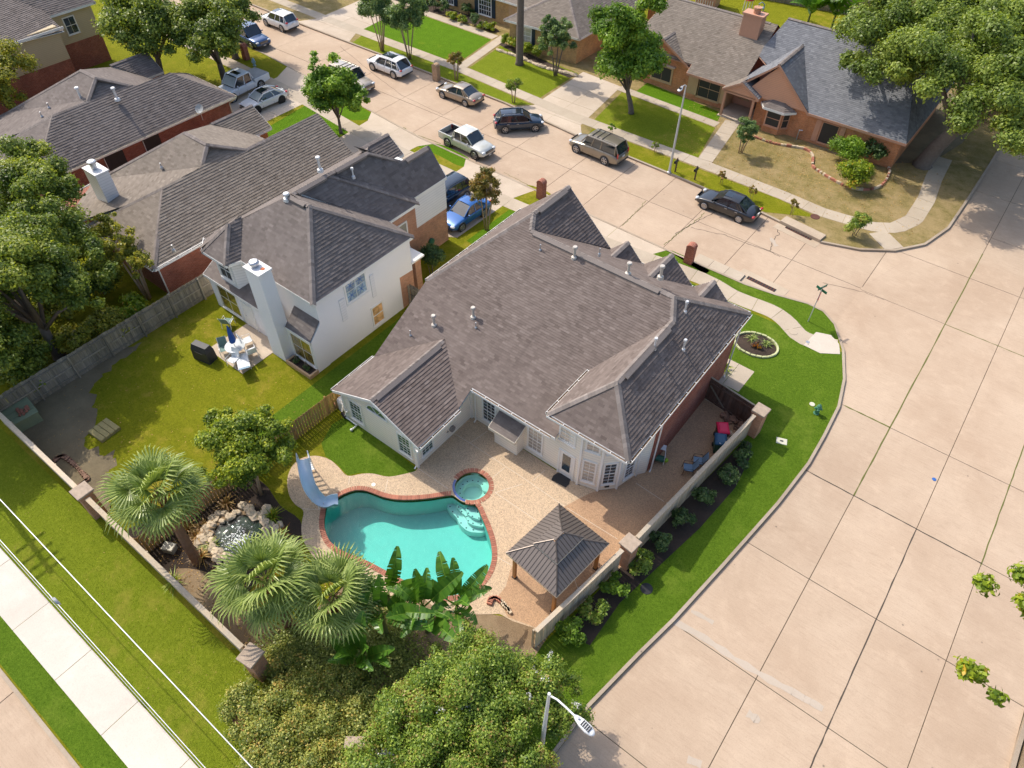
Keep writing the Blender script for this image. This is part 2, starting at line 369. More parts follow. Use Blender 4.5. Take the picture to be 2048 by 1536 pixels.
G_LUSH = grass('lush_turf', (.045,.095,.006), (.115,.205,.014), (.20,.30,.03), dryamt=.12, dry=(.21,.28,.035))
G_FRONT = grass('front_lawn_grass', (.05,.12,.005), (.115,.235,.010), (.19,.32,.02), dryamt=.08, dry=(.22,.27,.02), seed=2)
G_MIX = grass('yard_grass', (.09,.115,.006), (.23,.245,.012), (.37,.35,.03), dryamt=.2, dry=(.40,.31,.05), seed=3)
G_VERGE = grass('verge_grass', (.09,.125,.006), (.20,.255,.014), (.33,.37,.04), dryamt=.14, dry=(.34,.30,.05), seed=5)
G_DRY = grass('dry_grass', (.13,.105,.025), (.30,.235,.085), (.44,.35,.15), dryamt=.55, dry=(.46,.34,.17), seed=7)
M_ROAD = concrete('road_concrete', (.50,.385,.283), (.39,.28,.195), .75, streak=.28)
M_STREET = concrete('street_concrete', (.52,.42,.325), (.40,.305,.22), .7, streak=.12, seed=2)
M_WALK = concrete('sidewalk_concrete', (.48,.405,.315), (.36,.29,.21), .6, seed=3)
M_NEWWALK = concrete('pale_sidewalk_concrete', (.64,.585,.51), (.52,.46,.39), .6, seed=4)
M_AGG = concrete('pebble_deck', (.50,.395,.285), (.47,.34,.22), .5, agg=.55, seed=5)
M_SIDE = concrete('stained_patio', (.47,.315,.195), (.33,.21,.135), .7, agg=.45, seed=6)
M_KERB = concrete('kerb_concrete', (.42,.35,.27), (.27,.20,.14), .7, seed=8)
M_JOINT = simple('joint_dirt', (.10,.085,.05), .95, var=.5, scale=2)
M_MULCH = soil('mulch', (.018,.012,.009), (.05,.032,.022), (.10,.066,.045))
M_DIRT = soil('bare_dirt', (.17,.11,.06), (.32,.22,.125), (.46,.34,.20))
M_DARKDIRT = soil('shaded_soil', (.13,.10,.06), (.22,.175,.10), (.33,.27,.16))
M_BR_ORANGE = brick('orange_brick', (.58,.20,.075), (.72,.29,.115), (.52,.37,.25))
M_BR_RED = brick('red_brick', (.30,.075,.048), (.42,.125,.08), (.42,.30,.23))
M_BR_PINK = brick('pink_brick', (.52,.24,.135), (.64,.33,.20), (.46,.36,.28))
M_BR_YEL = brick('yellow_brick', (.66,.42,.15), (.50,.29,.10), (.46,.38,.28))
M_BR_WHITE = None
M_BR_WHITE = siding('white_painted_brick', (.89,.865,.84), .09, dirt=.07)
M_SID_CREAM = siding('cream_siding', (.91,.84,.72), .2)
M_SID_PINK = siding('salmon_siding', (.70,.36,.22), .15)
M_SID_TAN = siding('tan_siding', (.56,.45,.29), .15)
M_PANEL = siding('white_panel', (.82,.80,.785), .2, dirt=.15)
M_SH_MAIN = shingle('grey_brown_shingles', (.118,.092,.080), (.172,.137,.121), (.235,.192,.170), .32)
M_SH_TAN = shingle('tan_shingles', (.165,.137,.112), (.23,.194,.16), (.30,.255,.212), .25)
M_SH_DARK = shingle('dark_grey_shingles', (.135,.114,.102), (.185,.157,.142), (.245,.21,.19), .35)
M_SH_SLATE = shingle('slate_grey_shingles', (.13,.135,.148), (.185,.19,.205), (.255,.26,.275), .2)
M_CAP = shingle('ridge_cap_shingles', (.17,.145,.13), (.24,.205,.185), (.30,.26,.235), .2)
M_TRIM = simple('white_trim_paint', (.82,.80,.76), .5, var=.08)
M_CREAM = simple('cream_trim_paint', (.72,.64,.52), .5, var=.08)
M_TAN = simple('tan_trim_paint', (.50,.33,.19), .55, var=.12)
M_PINKTRIM = simple('salmon_trim_paint', (.55,.29,.19), .55, var=.12)
M_GUTTER_IN = simple('gutter_debris', (.16,.10,.055), .95, var=.5, scale=8)
M_GLASS = glass('window_glass', (.018,.032,.045))
M_GLASS_TEAL = glass('teal_window_glass', (.02,.055,.06))
M_SCREEN = simple('dark_solar_screen', (.028,.028,.030), .55, var=.2, scale=4)
M_BLIND = glass('blind_behind_glass', (.3,.3,.28), .1, blinds=(.46,.43,.38))
M_AMBER = glass('amber_reflection_glass', (.16,.115,.03), .08)
M_CURTAIN = glass('tan_curtain_glass', (.34,.20,.09), .15)
M_BLACK = simple('black_plastic', (.014,.014,.015), .5, var=.2)
M_STEEL = simple('galvanised_steel', (.52,.53,.55), .4, .7, .15, 6)
M_WHITE = simple('white_plastic', (.76,.76,.75), .35, var=.05)
M_FENCE_GREY = wood('weathered_fence_wood', (.17,.145,.105), (.34,.30,.225), .28, .08)
M_FENCE_GOLD = wood('golden_fence_wood', (.30,.175,.05), (.48,.30,.10), .22)
M_FENCE_PALE = wood('pale_fence_wood', (.44,.35,.24), (.60,.49,.35), .18, .2)
M_CEDAR = wood('cedar_post', (.42,.20,.07), (.58,.30,.12), .1)
M_DARKWOOD = wood('dark_gate_wood', (.085,.045,.032), (.15,.085,.06), .3)
M_BARK = simple('grey_bark', (.17,.135,.11), .95, var=.5, scale=5, bmp=.8)
M_BARK_RED = simple('reddish_bark', (.26,.135,.07), .95, var=.5, scale=5, bmp=.8)
M_BARK_TAN = simple('smooth_tan_bark', (.36,.26,.17), .8, var=.3, scale=4, bmp=.4)
M_STONE = simple('limestone', (.60,.49,.35), .9, var=.35, scale=4, bmp=.6, rnd=.25)
M_CAPSTONE = simple('mossy_capstone', (.42,.33,.25), .95, var=.45, scale=5, bmp=.6)
M_REDBRICK_PIECE = simple('clay_paver', (.42,.17,.11), .85, var=.25, scale=8, bmp=.4, rnd=.25)
M_RUBBLE = simple('brick_rubble', (.27,.16,.11), .9, var=.4, scale=7, bmp=.6, rnd=.4)

# ================================================================ ground, streets, lawns
POOL = smooth2([(-19.86,10.59),(-19.86,10.26),(-19.54,9.83),(-19.15,9.43),(-18.67,9.11),(-18.09,8.89),(-17.33,8.9),(-16.53,9.09),(-15.75,9.3),(-14.99,9.43),(-14.22,9.57),(-13.35,9.69),(-12.43,9.86),(-11.63,10.23),(-11.02,10.9),(-10.74,11.7),(-10.77,12.5),(-11.07,13.22),(-11.59,13.81),(-12.2,14.28),(-12.89,14.7),(-13.74,15.12),(-14.37,14.83),(-14.94,14.82),(-15.19,14.73),(-15.49,14.41),(-16.03,13.81),(-16.71,13.18),(-17.33,12.74),(-17.92,12.47),(-18.54,12.3),(-18.99,12.14),(-19.39,11.83),(-19.64,11.39),(-19.76,10.99)], 4, True)
SPA_C = (-14.62, 15.9); SPA_R = 0.93
def ell(c, rx, ry, n=24, rot=0.0, j=0.0, rnd=random):
    out = []
    for k in range(n):
        a = 2 * math.pi * k / n; q = 1 + j * (rnd.random() * 2 - 1); x, y = rx * math.cos(a) * q, ry * math.sin(a) * q
        out.append((c[0] + x * math.cos(rot) - y * math.sin(rot), c[1] + x * math.sin(rot) + y * math.cos(rot)))
    return out
SPA = ell(SPA_C, SPA_R, SPA_R, 32)
def _push(p):
    d = Vector(p) - Vector(SPA_C)
    return tuple(Vector(SPA_C) + d.normalized() * 1.06) if d.length < 1.06 else p
POOL = ccw([_push(p) for p in POOL])
RZ = -.12                                             # road level; yards are at z = 0
mb = MB(); mb.sheet([(-420, -300), (420, -300), (420, 520), (-420, 520)], -.32, holes=[ell((-15, 13), 9.5, 9.5)])
mb.build('ground', G_MIX, kind='structure')
mb = MB(); mb.sheet([(-200, 33), (60, 33), (60, 60), (-200, 60)], RZ - .03); mb.sheet([(-3.6, -60), (60, -60), (60, 33), (-3.6, 33)], RZ - .03); mb.sheet([(-3.6, 60), (60, 60), (60, 260), (-3.6, 260)], RZ - .03); mb.sheet([(-200, -60), (-3.6, -60), (-3.6, -4.0), (-200, -4.0)], RZ - .03)
mb.build('road_bed', M_JOINT, kind='structure')

NEAR = [(-200, 45.2), (-100, 44.6), (-66, 43.8), (-52, 42.4), (-42, 41.3), (-33, 41.1), (-24, 40.9), (-16, 40.7), (-10.5, 40.7), (-8.3, 41.0), (-6.2, 41.5), (-5.0, 41.4), (-3.9, 40.6), (-2.6, 38.6), (-1.6, 36.1), (-1.05, 33.7), (-.9, 31), (-.85, 28.6), (-1.12, 25.1), (-1.78, 20.0), (-2.34, 16.0), (-2.8, 13.6), (-3.35, 10.3), (-3.55, 5), (-3.6, 0), (-4.2, -2.6), (-6.0, -4.2), (-9, -4.55), (-200, -4.5)]
FAR = [(-200, 53.2), (-100, 52.0), (-78, 51.4), (-67, 51.2), (-53, 51.2), (-40, 51.0), (-31.3, 50.2), (-21.7, 49.9), (-13, 49.4), (-8.1, 48.7), (-5.5, 49.6), (-3.4, 51.1), (-1.85, 53.3), (-1.05, 56.6), (-.92, 62), (-.86, 67), (-.8, 80), (-.6, 110), (-.4, 260)]
# blocks the yards stand on
mb = MB(); blockA = NEAR + [(-200, 45.2)]
mb.prism(NEAR, -.3, 0.0, holes=[POOL, SPA]); mb.build('yard_ground', G_MIX, kind='structure')
mb = MB(); mb.prism(FAR + [(-200, 260)], -.3, 0.0); mb.build('yard_ground', G_DRY, kind='structure')
mb = MB(); mb.prism([(11.75, -60), (60, -60), (60, 36), (12.3, 36), (11.9, 24)], -.3, 0.0); mb.build('yard_ground', M_DIRT, kind='structure')
# kerbs
mb = MB(); mb.prism(strip(NEAR[1:27], -.16, .0), -.3, .03); mb.build('kerb', M_KERB, kind='structure')
mb = MB(); mb.prism(strip(NEAR[27:], -.16, .0), -.3, .03); mb.build('kerb', M_KERB, kind='structure')
mb = MB(); mb.prism(strip(FAR[1:18], -.02, .16), -.3, .03); mb.build('kerb', M_KERB, kind='structure')
mb = MB(); mb.prism(strip([(11.6, -30), (11.6, 20), (11.9, 30)], -.18, .0), -.3, .03); mb.build('kerb', M_KERB, kind='structure')

# ---- road slabs: every panel is a part of its road
def slabs(road_name, outline, xs, ys, mat, top, gap=.018, jitter=.004, minarea=.15):
    r = thing(road_name, None, None); tag(r, kind='structure')
    for i in range(len(xs) - 1):
        for j in range(len(ys) - 1):
            p = clip_rect(outline, xs[i] + gap, xs[i+1] - gap, ys[j] + gap, ys[j+1] - gap)
            q = []
            for a in p:
                if not q or (abs(a[0]-q[-1][0]) + abs(a[1]-q[-1][1])) > .01: q.append(a)
            if len(q) < 3 or area2(q) < minarea: continue
            mb = MB(); mb.prism(q, top - .1, top + random.uniform(-jitter, jitter)); mb.build('slab', mat, r)
    return r
NEARs = NEAR[:]
right_road = [(-3.6, -60)] + [p for p in NEAR[12:25]][::-1] + [(-3.9, 40.6), (-3.9, 45.6), (-2.6, 50.2), (-3.4, 51.1), (-1.85, 53.3), (-1.05, 56.6), (-.92, 62), (-.86, 67), (-.8, 80), (-.6, 110), (-.4, 200), (11.6, 200), (11.6, -60)]
slabs('road', right_road, [-6, 1.82, 5.12, 8.3, 13], [-60, -30, -20.7, -14.6, -8.5, -2.4, 3.7, 9.8, 15.9, 22.0, 28.15, 34.1, 45.3, 51.4, 57.5, 63.6, 69.7, 75.8, 88, 100, 125, 160, 200], M_ROAD, RZ)
street = NEAR[:13] + [(-3.9, 45.6), (-2.6, 50.2)] + [(-3.4, 51.1), (-5.5, 49.6)] + FAR[:10][::-1]
slabs('street', street, [-200, -150, -110, -98, -90, -82, -74, -66.5, -60.5, -54.5, -48.3, -43.1, -38.7, -34.3, -28.6, -24.8, -21.0, -17.1, -12.6, -9.0, -3.88, 0], [38, 45.45, 54], M_ROAD, RZ)
low_road = [(-200, -16), (-3.6, -16), (-3.6, -4.2), (-6, -4.2), (-9, -4.56), (-200, -4.56)]
slabs('road', low_road, [-200, -150, -110, -80, -60] + [-54 + 6.1 * k for k in range(9)], [-16, -11.2, -7.8, -4.4], M_ROAD, RZ)

# ---- walks and drives as rows of slabs
def walk(name, line, width, n=None, step=1.5, mat=M_WALK, top=.012, gap=.012, side=0.5, thick=.1):
    """a path split into slabs across its length"""
    r = thing(name, None, None); tag(r, kind='structure')
    pts = [Vector(p) for p in line]; ds = [0]
    for a, b in zip(pts, pts[1:]): ds.append(ds[-1] + (b - a).length)
    tot = ds[-1]; k = n or max(1, round(tot / step))
    def at(d):
        d = min(max(d, 0), tot)
        for i in range(len(pts) - 1):
            if d <= ds[i+1] + 1e-9: return pts[i].lerp(pts[i+1], (d - ds[i]) / max(1e-9, ds[i+1] - ds[i]))
        return pts[-1]
    def wd(d):
        if isinstance(width, (int, float)): return width
        f = d / tot * (len(width) - 1); i = min(int(f), len(width) - 2); return width[i] + (width[i+1] - width[i]) * (f - i)
    for i in range(k):
        a0, a1 = tot * i / k + gap, tot * (i + 1) / k - gap; m = max(1, int((a1 - a0) / .5)) if len(line) > 2 else 1
        L_, R_ = [], []
        for q in range(m + 1):
            d = a0 + (a1 - a0) * q / m; p = at(d); t = (at(d + .15) - at(d - .15)).normalized(); W = wd(d)
            L_.append((p.x - t.y * W * side, p.y + t.x * W * side)); R_.append((p.x + t.y * W * (1 - side), p.y - t.x * W * (1 - side)))
        mb = MB(); mb.prism(R_ + L_[::-1], top - thick, top + random.uniform(-.003, .003)); mb.build('slab', mat, r)
    return r
walk('sidewalk', [(-25.81 - 3.66 * 30, -2.3), (-25.81 + 3.66 * 5.9, -2.33)], 1.74, n=36, mat=M_NEWWALK)

FW = smooth2([(-90, 40.6), (-60, 39.9), (-47, 38.6), (-41.4, 38.4), (-36, 38.35), (-31, 38.2), (-27, 38.3), (-20, 38.6), (-13.2, 39.3), (-10.5, 38.95), (-7.9, 39.15), (-6.6, 38.8), (-5.5, 38.1), (-4.5, 38.05), (-3.0, 38.6)], 3)
walk('sidewalk', FW, 1.35, step=1.6)
walk('sidewalk', [(-130, 54.6), (-80, 54.3), (-67, 54.0), (-48, 53.9), (-33.5, 52.95), (-20, 53.0), (-13, 52.8), (-9.5, 52.5), (-7.6, 52.75), (-5.6, 53.1), (-4.3, 54.0), (-3.55, 56.0), (-3.6, 59.5), (-4.05, 63), (-4.3, 67)], 1.3, step=1.55)
walk('ramp_walk', [(-5.2, 52.6), (-3.5, 51.3)], 1.5, n=1, mat=M_WALK, top=.02)
M_KRAMP = concrete('ramp_concrete', (.57,.51,.435), (.47,.40,.32), .5, seed=17)
# curb ramp at our corner (paler patch)
mb = MB(); mb.prism([(-4.82,37.35),(-4.65,39.03),(-3.77,39.36),(-3.05,38.87),(-2.67,38.02),(-3.7,37.31)], -.1, .022); mb.build('kerb_ramp', M_KRAMP, kind='structure')
# driveways
def drive(name, poly, xs, ys, top=.008): return slabs(name, poly, xs, ys, M_DRIVE, top, gap=.012)
M_DRIVE = concrete('driveway_concrete', (.55,.46,.36), (.40,.31,.225), .6, seed=11)
drive('driveway', [(-24.6, 32.3), (-17.5, 32.3), (-17.45, 39.2), (-16.6, 40.75), (-25.6, 40.98), (-24.7, 39.3)], [-26, -21, -16], [32, 35.2, 38, 41])
drive('driveway', [(-35.6, 28.5), (-29.7, 32.2), (-29.6, 39.0), (-28.9, 41.0), (-36.4, 41.1), (-35.7, 40)], [-37, -32.6, -28], [28, 32, 35, 38, 41.2])
drive('driveway', [(-47.0, 32.8), (-41.6, 32.0), (-41.0, 40), (-40.2, 41.2), (-48.6, 42.0), (-47.6, 40.5)], [-49, -44.4, -40], [32, 35.5, 38.7, 42.2])
drive('driveway', [(-60.6, 33), (-54.6, 33), (-54.6, 40.5), (-53.6, 42.6), (-62, 43.4), (-60.8, 41)], [-62.5, -57.6, -53], [33, 36, 39.4, 43.5])
drive('driveway', [(-37.9, 61.2), (-33.2, 60.8), (-32.0, 52), (-30.6, 50.15), (-38.8, 50.9), (-37.6, 52.4)], [-39, -35, -30], [49, 52, 55, 58, 62])
drive('driveway', [(-69.2, 64), (-63.4, 64), (-62.6, 53.5), (-61.4, 51.25), (-70, 51.25), (-68.8, 53.5)], [-71, -66, -61], [50, 53, 56, 59, 64])
walk('front_path', [(-20.1, 52.4), (-21.5, 61.4)], [1.25, 1.35], n=7, mat=M_WALK, top=.016)
walk('front_path', [(-22.3, 59.9), (-33.2, 60.5)], 1.0, n=8, top=.014)
walk('front_path', [(-48.2, 54.5), (-49.4, 62.9)], 1.05, n=6, top=.016)
walk('front_path', [(-50, 62.1), (-63, 62.4)], 1.1, n=8, top=.014)
walk('stepping_pad', [(-8.4, 33.24), (-6.29, 33.2)], 2.16, n=2, side=0, mat=M_WALK, top=.014)
walk('crossing_walk', [(-14.61,40.74),(-10.91,40.66)], 1.0, n=3, side=1, top=.016)
# ---- lawns (turf laid over the soil)
def ragged(p, seed, d=.28, n=7):
    rr = random.Random(seed); return [(x + rr.uniform(-d, d), max(2.74, y + rr.uniform(-d, d))) for x, y in smooth2(p, n, True)]
def lawn(poly, mat, z=.004, name='lawn', holes=()):
    mb = MB(); mb.sheet(ccw(poly), z, holes); return mb.build(name, mat, kind='structure')
BED = ell((-7.24, 35.45), 1.3, 1.02, 20, R(15), .04)
lawn([(-7.7, 29.4), (-4.4, 29.3)] + [(-4.4, 28.6), (-5.7, 17.0), (-6.5, 11.7), (-6.9, 9.0), (-7.5, 6)] + [(-3.6, 5), (-3.4, 10.3), (-2.85, 13.6), (-2.38, 16), (-1.82, 20), (-1.16, 25.1), (-.9, 28.6), (-.96, 31), (-1.1, 33.7), (-1.65, 36.05), (-2.65, 38.3), (-4.8, 37.35), (-5.6, 37.5), (-7, 38.2), (-11, 38.1), (-13.2, 38.4), (-17.3, 38.1), (-17.3, 32.2), (-7.7, 32.2)], G_LUSH)
lawn([(-16.6,40.62),(-10.5,40.62),(-8.3,40.92),(-6.2,41.42),(-5.0,41.3),(-3.98,40.52),(-3.2,39.3),(-4.6,38.7),(-5.5,38.7),(-6.6,39.4),(-7.9,39.75),(-10.5,39.55),(-13.2,39.9)], G_LUSH)
lawn([(-17.54,39.68),(-17.2,40.41),(-16.3,40.82),(-15.27,40.82),(-13.06,40.44),(-13.19,39.56),(-14.63,39.49),(-16.18,39.49)], G_LUSH)
lawn(smooth2([(-41.21,40.06),(-40.89,40.87),(-39.41,41.51),(-37.09,41.46),(-35.96,41.12),(-35.35,40.39),(-36.27,39.85),(-38.37,40.01)], 4, True), G_FRONT)
lawn([(-28.9, 32.3), (-25.2, 32.3), (-25.2, 37.6), (-28.9, 37.5)], G_FRONT)
lawn(smooth2([(-30.36,39.58),(-30.39,40.48),(-29.69,41.23),(-28.02,41.36),(-27.21,40.91),(-27.54,40.02),(-29.05,39.71)], 4, True), G_MIX, .006)
lawn([(-53.4, 31.5), (-48.2, 31.0), (-47.4, 37.9), (-48.5, 38.1), (-54.2, 38.8)], G_FRONT)
lawn(smooth2([(-49.6, 39.6), (-48.3, 40.0), (-47.7, 41.0), (-48.4, 41.7), (-53, 42.0), (-53.3, 40.1)], 4, True), G_FRONT)
lawn([(-63.0, 54.7), (-49.0, 54.6), (-50.0, 61.4), (-63.4, 61.7)], G_FRONT)
lawn([(-47.4, 54.6), (-38.0, 53.9), (-38.1, 60.6), (-48.3, 61.3)], G_VERGE)
lawn([(-61, 51.4), (-39, 51.2), (-37.8, 52.4), (-48, 53.2), (-61.6, 53.3)], G_VERGE)
lawn([(-31.6, 53.6), (-21.0, 53.7), (-22.2, 59.3), (-32.5, 59.9)], G_VERGE, .005)
lawn([(-31.5, 60.7), (-22.6, 60.5), (-23, 62.2), (-31.6, 63.2)], G_FRONT, .005)
lawn([(-30.4, 50.4), (-13, 49.7), (-9.5, 51.6), (-13, 52.1), (-30.8, 52.2)], G_MIX, .005)
lawn([(-11, 57), (-6, 55), (-5.2, 60), (-9, 61)], G_MIX, .005, holes=()) if False else None
lawn([(-200, -1.43), (-4.6, -1.46), (-6.2, 2.1), (-13.6, 2.35), (-200, 2.35)], G_VERGE)
lawn([(-46, 77), (-20, 77.5), (-8, 79), (-8, 95), (-46, 90)], G_MIX, .006)
lawn([(-200, -4.36), (-5, -4.3), (-4.2, -3.2), (-200, -3.18)], G_LUSH)
lawn([(-17.94,14.92),(-17.71,14.73),(-17.86,14.42),(-18.1,14.11),(-18.38,13.71),(-18.72,13.5),(-19.18,13.29),(-19.48,13.14),(-20.0,12.77),(-20.38,12.26),(-20.78,12.31),(-21.42,12.42),(-21.91,12.39),(-22.27,12.39),(-23.15,12.86),(-23.69,14.19),(-23.46,15.28),(-22.05,15.21)], G_LUSH, .007)
lawn([(-26.9, 11), (-24.5, 11), (-24.5, 26), (-26.9, 26)], G_LUSH, .003)
# bare soil and mulch beds
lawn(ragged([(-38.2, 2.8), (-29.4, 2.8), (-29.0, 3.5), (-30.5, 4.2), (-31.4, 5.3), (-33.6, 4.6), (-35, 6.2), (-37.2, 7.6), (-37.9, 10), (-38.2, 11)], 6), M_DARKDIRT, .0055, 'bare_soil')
lawn(smooth2([(-26.3,2.76),(-26.04,4.46),(-25.81,8.01),(-23.85,9.13),(-21.77,8.76),(-20.25,8.8),(-19.36,8.03),(-19.28,6.68),(-19.17,4.76),(-18.71,3.53),(-17.37,2.77),(-19.44,2.95)], 3, True), M_MULCH, .005, 'mulch_bed')
lawn(smooth2([(-22.66,3.01),(-21.93,3.92),(-20.43,4.26),(-19.13,4.14),(-17.6,4.09),(-15.77,4.91),(-14.7,4.57),(-16.29,3.04),(-17.55,2.63)], 3, True), M_DIRT, .008, 'bare_soil')
lawn([(-16.5, 2.8), (-6.9, 2.4), (-6.4, 9), (-6.6, 11.95), (-8.2, 11.5), (-10.0, 10.6), (-11.6, 9.7), (-13.8, 9.3), (-15.6, 9.0), (-16, 6)], M_DIRT, .006, 'bare_soil')
lawn([(-6.29,12.27),(-4.83,12.57),(-4.84,15.16),(-4.32,18.06),(-3.75,21.19),(-3.42,24.57),(-3.65,26.92),(-4.41,27.89),(-5.11,22.64),(-5.7,17.49)], M_MULCH, .009, 'mulch_bed')
lawn(BED, M_MULCH, .012, 'mulch_bed')
lawn(smooth2([(-19.98,53.94),(-19.14,60.03),(-16.67,60.9),(-13.91,60.93),(-11.98,58.33),(-8.26,57.45),(-7.24,61.14),(-9.1,64.79),(-11.47,63.97),(-14.93,61.19),(-18.74,61.27)], 2, True), M_DIRT, .006, 'bare_soil') if False else None
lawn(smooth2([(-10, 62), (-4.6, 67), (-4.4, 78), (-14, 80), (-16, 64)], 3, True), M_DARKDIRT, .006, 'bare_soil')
lawn(smooth2([(-64, 62.8), (-54, 63.3), (-51.2, 62.9), (-51, 63.9), (-56, 65), (-64, 64.9)], 3, True), M_MULCH, .006, 'mulch_bed')
lawn([(-48.6, 61.6), (-39.2, 60.4), (-37.9, 60.0), (-38.2, 59.2), (-41, 59.4), (-45, 60.0), (-48.8, 61.0)], M_MULCH, .009, 'mulch_bed')

# ---- pool deck
DECK_L = smooth2([(-17.67,14.76),(-17.88,14.43),(-18.55,13.58),(-19.34,13.21),(-19.84,12.81),(-20.36,12.23),(-21.17,12.33),(-21.87,12.38),(-22.46,12.22),(-22.9,11.93),(-23.25,11.4),(-23.18,10.75),(-22.71,10.04),(-21.87,9.47),(-21.17,9.28),(-20.53,9.28),(-19.99,8.68),(-19.39,8.2),(-18.65,7.94),(-17.66,7.74),(-16.78,7.79),(-16.1,8.08),(-15.34,8.44),(-14.63,8.53),(-13.63,8.71)], 3)
DECK = DECK_L + [(-13.6, 9.6), (-11.5, 9.55), (-10.1, 10.3), (-9.0, 11.2), (-8.3, 11.3), (-6.62, 11.9), (-5.75, 17), (-4.45, 28.6), (-4.6, 29.2), (-7.72, 29.3), (-7.75, 22.4), (-8.09, 21.93), (-8.46, 20.57), (-9.18, 19.82), (-10.27, 19.51), (-17.75, 19.6), (-17.75, 15.05)]
mb = MB(); mb.prism(DECK, -.05, .014, holes=[POOL, SPA]); deck = mb.build('pool_deck', M_AGG, kind='structure')
SIDE = [(-9.38,19.44),(-9.68,18.73),(-9.97,17.92),(-10.27,17.02),(-10.27,14.44),(-9.98,13.28),(-9.63,12.48),(-9.61,11.84)] + [(-8.6, 11.3), (-6.64, 11.92), (-5.77, 17), (-4.47, 28.6), (-4.62, 29.15), (-7.74, 29.25), (-7.77, 22.4), (-8.11, 21.93), (-8.48, 20.55), (-9.17, 19.80)]
mb = MB(); mb.sheet(ccw(SIDE), .018); mb.build('side_patio', M_SIDE, kind='structure')
M_GROUT = simple('pale_joint', (.62,.54,.43), .9, var=.15)
def joint(a, b, w=.025, z=.0215):
    mb = MB(); a, b = Vector(a), Vector(b); t = (b - a).normalized(); n_ = Vector((-t.y, t.x)) * w / 2
    mb.poly([(*(a - n_), z), (*(b - n_), z), (*(b + n_), z), (*(a + n_), z)]); mb.build('joint', M_GROUT, deck)
for a, b in [[(-17.7,18.02),(-16.57,18.04)],[(-16.57,18.04),(-13.28,18.02)],[(-13.28,18.02),(-9.97,17.92)],[(-9.85,17.92),(-6.75,17.99)],[(-17.66,14.96),(-15.53,14.97)],[(-14.1,17.0),(-13.98,17.94)],[(-13.39,16.33),(-10.42,16.33)],[(-11.03,13.42),(-10.1,13.52)],[(-16.57,18.04),(-16.34,19.32)],[(-12.26,18.2),(-12.15,19.16)],[(-7.78,21.51),(-6.0,21.42)],[(-13.39,16.33),(-12.57,17.67)],[(-20.68,9.34),(-19.84,9.89)],[(-20.24,12.3),(-19.87,11.85)],[(-18.48,13.43),(-18.0,12.71)],[(-7.96,15.37),(-6.55,14.3)]]: joint(a, b)
# ---- pool, spa
M_PLASTER = simple('pool_plaster', (.30,.66,.60), .7, var=.14, scale=2.2)  # mottled tone stands in for rippled light on the pool floor
M_PLASTER_W = simple('white_pool_plaster', (.80,.84,.80), .7, var=.05, scale=3)
M_TILE_BLUE = simple('blue_waterline_tile', (.05,.11,.32), .2, var=.6, scale=11)
M_TILE_DARK = simple('dark_waterline_tile', (.03,.06,.10), .25, var=.5, scale=14)
W_POOL = water('pool_water', (.58,.93,.90)); W_SPA = water('spa_water', (.55,.90,.84), strength=.12); W_POND = water('pond_water', (.42,.55,.52), strength=.35)
pool = thing('swimming_pool', 'kidney shaped swimming pool with turquoise water and a brick coping', 'pool', (-14.5, 13, 0))
def pz(x, y): return -1.25 - max(0, (-11.5 - x)) * .06
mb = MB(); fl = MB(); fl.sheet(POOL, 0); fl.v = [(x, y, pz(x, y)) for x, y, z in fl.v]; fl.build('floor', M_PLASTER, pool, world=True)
mb = MB()
for i in range(len(POOL)):
    a, b = POOL[i], POOL[(i+1) % len(POOL)]
    mb.poly([(a[0],a[1],-.26),(b[0],b[1],-.26),(b[0],b[1],pz(*b)),(a[0],a[1],pz(*a))])
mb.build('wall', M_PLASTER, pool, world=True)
mb = MB()
for i in range(len(POOL)):
    a, b = POOL[i], POOL[(i+1) % len(POOL)]
    mb.poly([(a[0],a[1],.0),(b[0],b[1],.0),(b[0],b[1],-.26),(a[0],a[1],-.26)])
mb.build('waterline_tile', M_TILE_DARK, pool, world=True)
st = [[(-14.15,14.84),(-13.9,14.62),(-13.55,14.6),(-13.14,14.76),(-13.48,15.04),(-13.82,15.18)], [(-14.77,14.73),(-14.41,14.6),(-13.92,14.53),(-13.64,14.34),(-13.29,14.38),(-12.84,14.62),(-13.02,14.88),(-13.56,15.18),(-13.95,15.32),(-14.57,15.03)], [(-15.32,14.57),(-14.94,14.39),(-14.41,14.3),(-13.98,14.09),(-13.49,14.03),(-13.06,14.19),(-12.67,14.58),(-13.12,14.99),(-13.66,15.3),(-14.05,15.44),(-14.69,15.15),(-15.16,15.02)]]
dots = []
for p, z in zip(st, (-.38, -.62, -.88)):
    mb = MB(); q = smooth2(ccw(p), 3, True); mb.prism(q, z - .5, z); sp = mb.build('step', M_PLASTER_W, pool, world=True)
    for k in range(0, len(q), 3):
        c = Vector(q[k]).lerp(Vector((sum(a[0] for a in q)/len(q), sum(a[1] for a in q)/len(q))), .16); mb = MB(); mb.box(c.x-.035, c.x+.035, c.y-.035, c.y+.035, z, z+.006); mb.build('trim_tile', M_TILE_DARK, sp, world=True)
mb = MB(); mb.sheet(POOL, -.12); mb.build('water', W_POOL, pool, world=True)
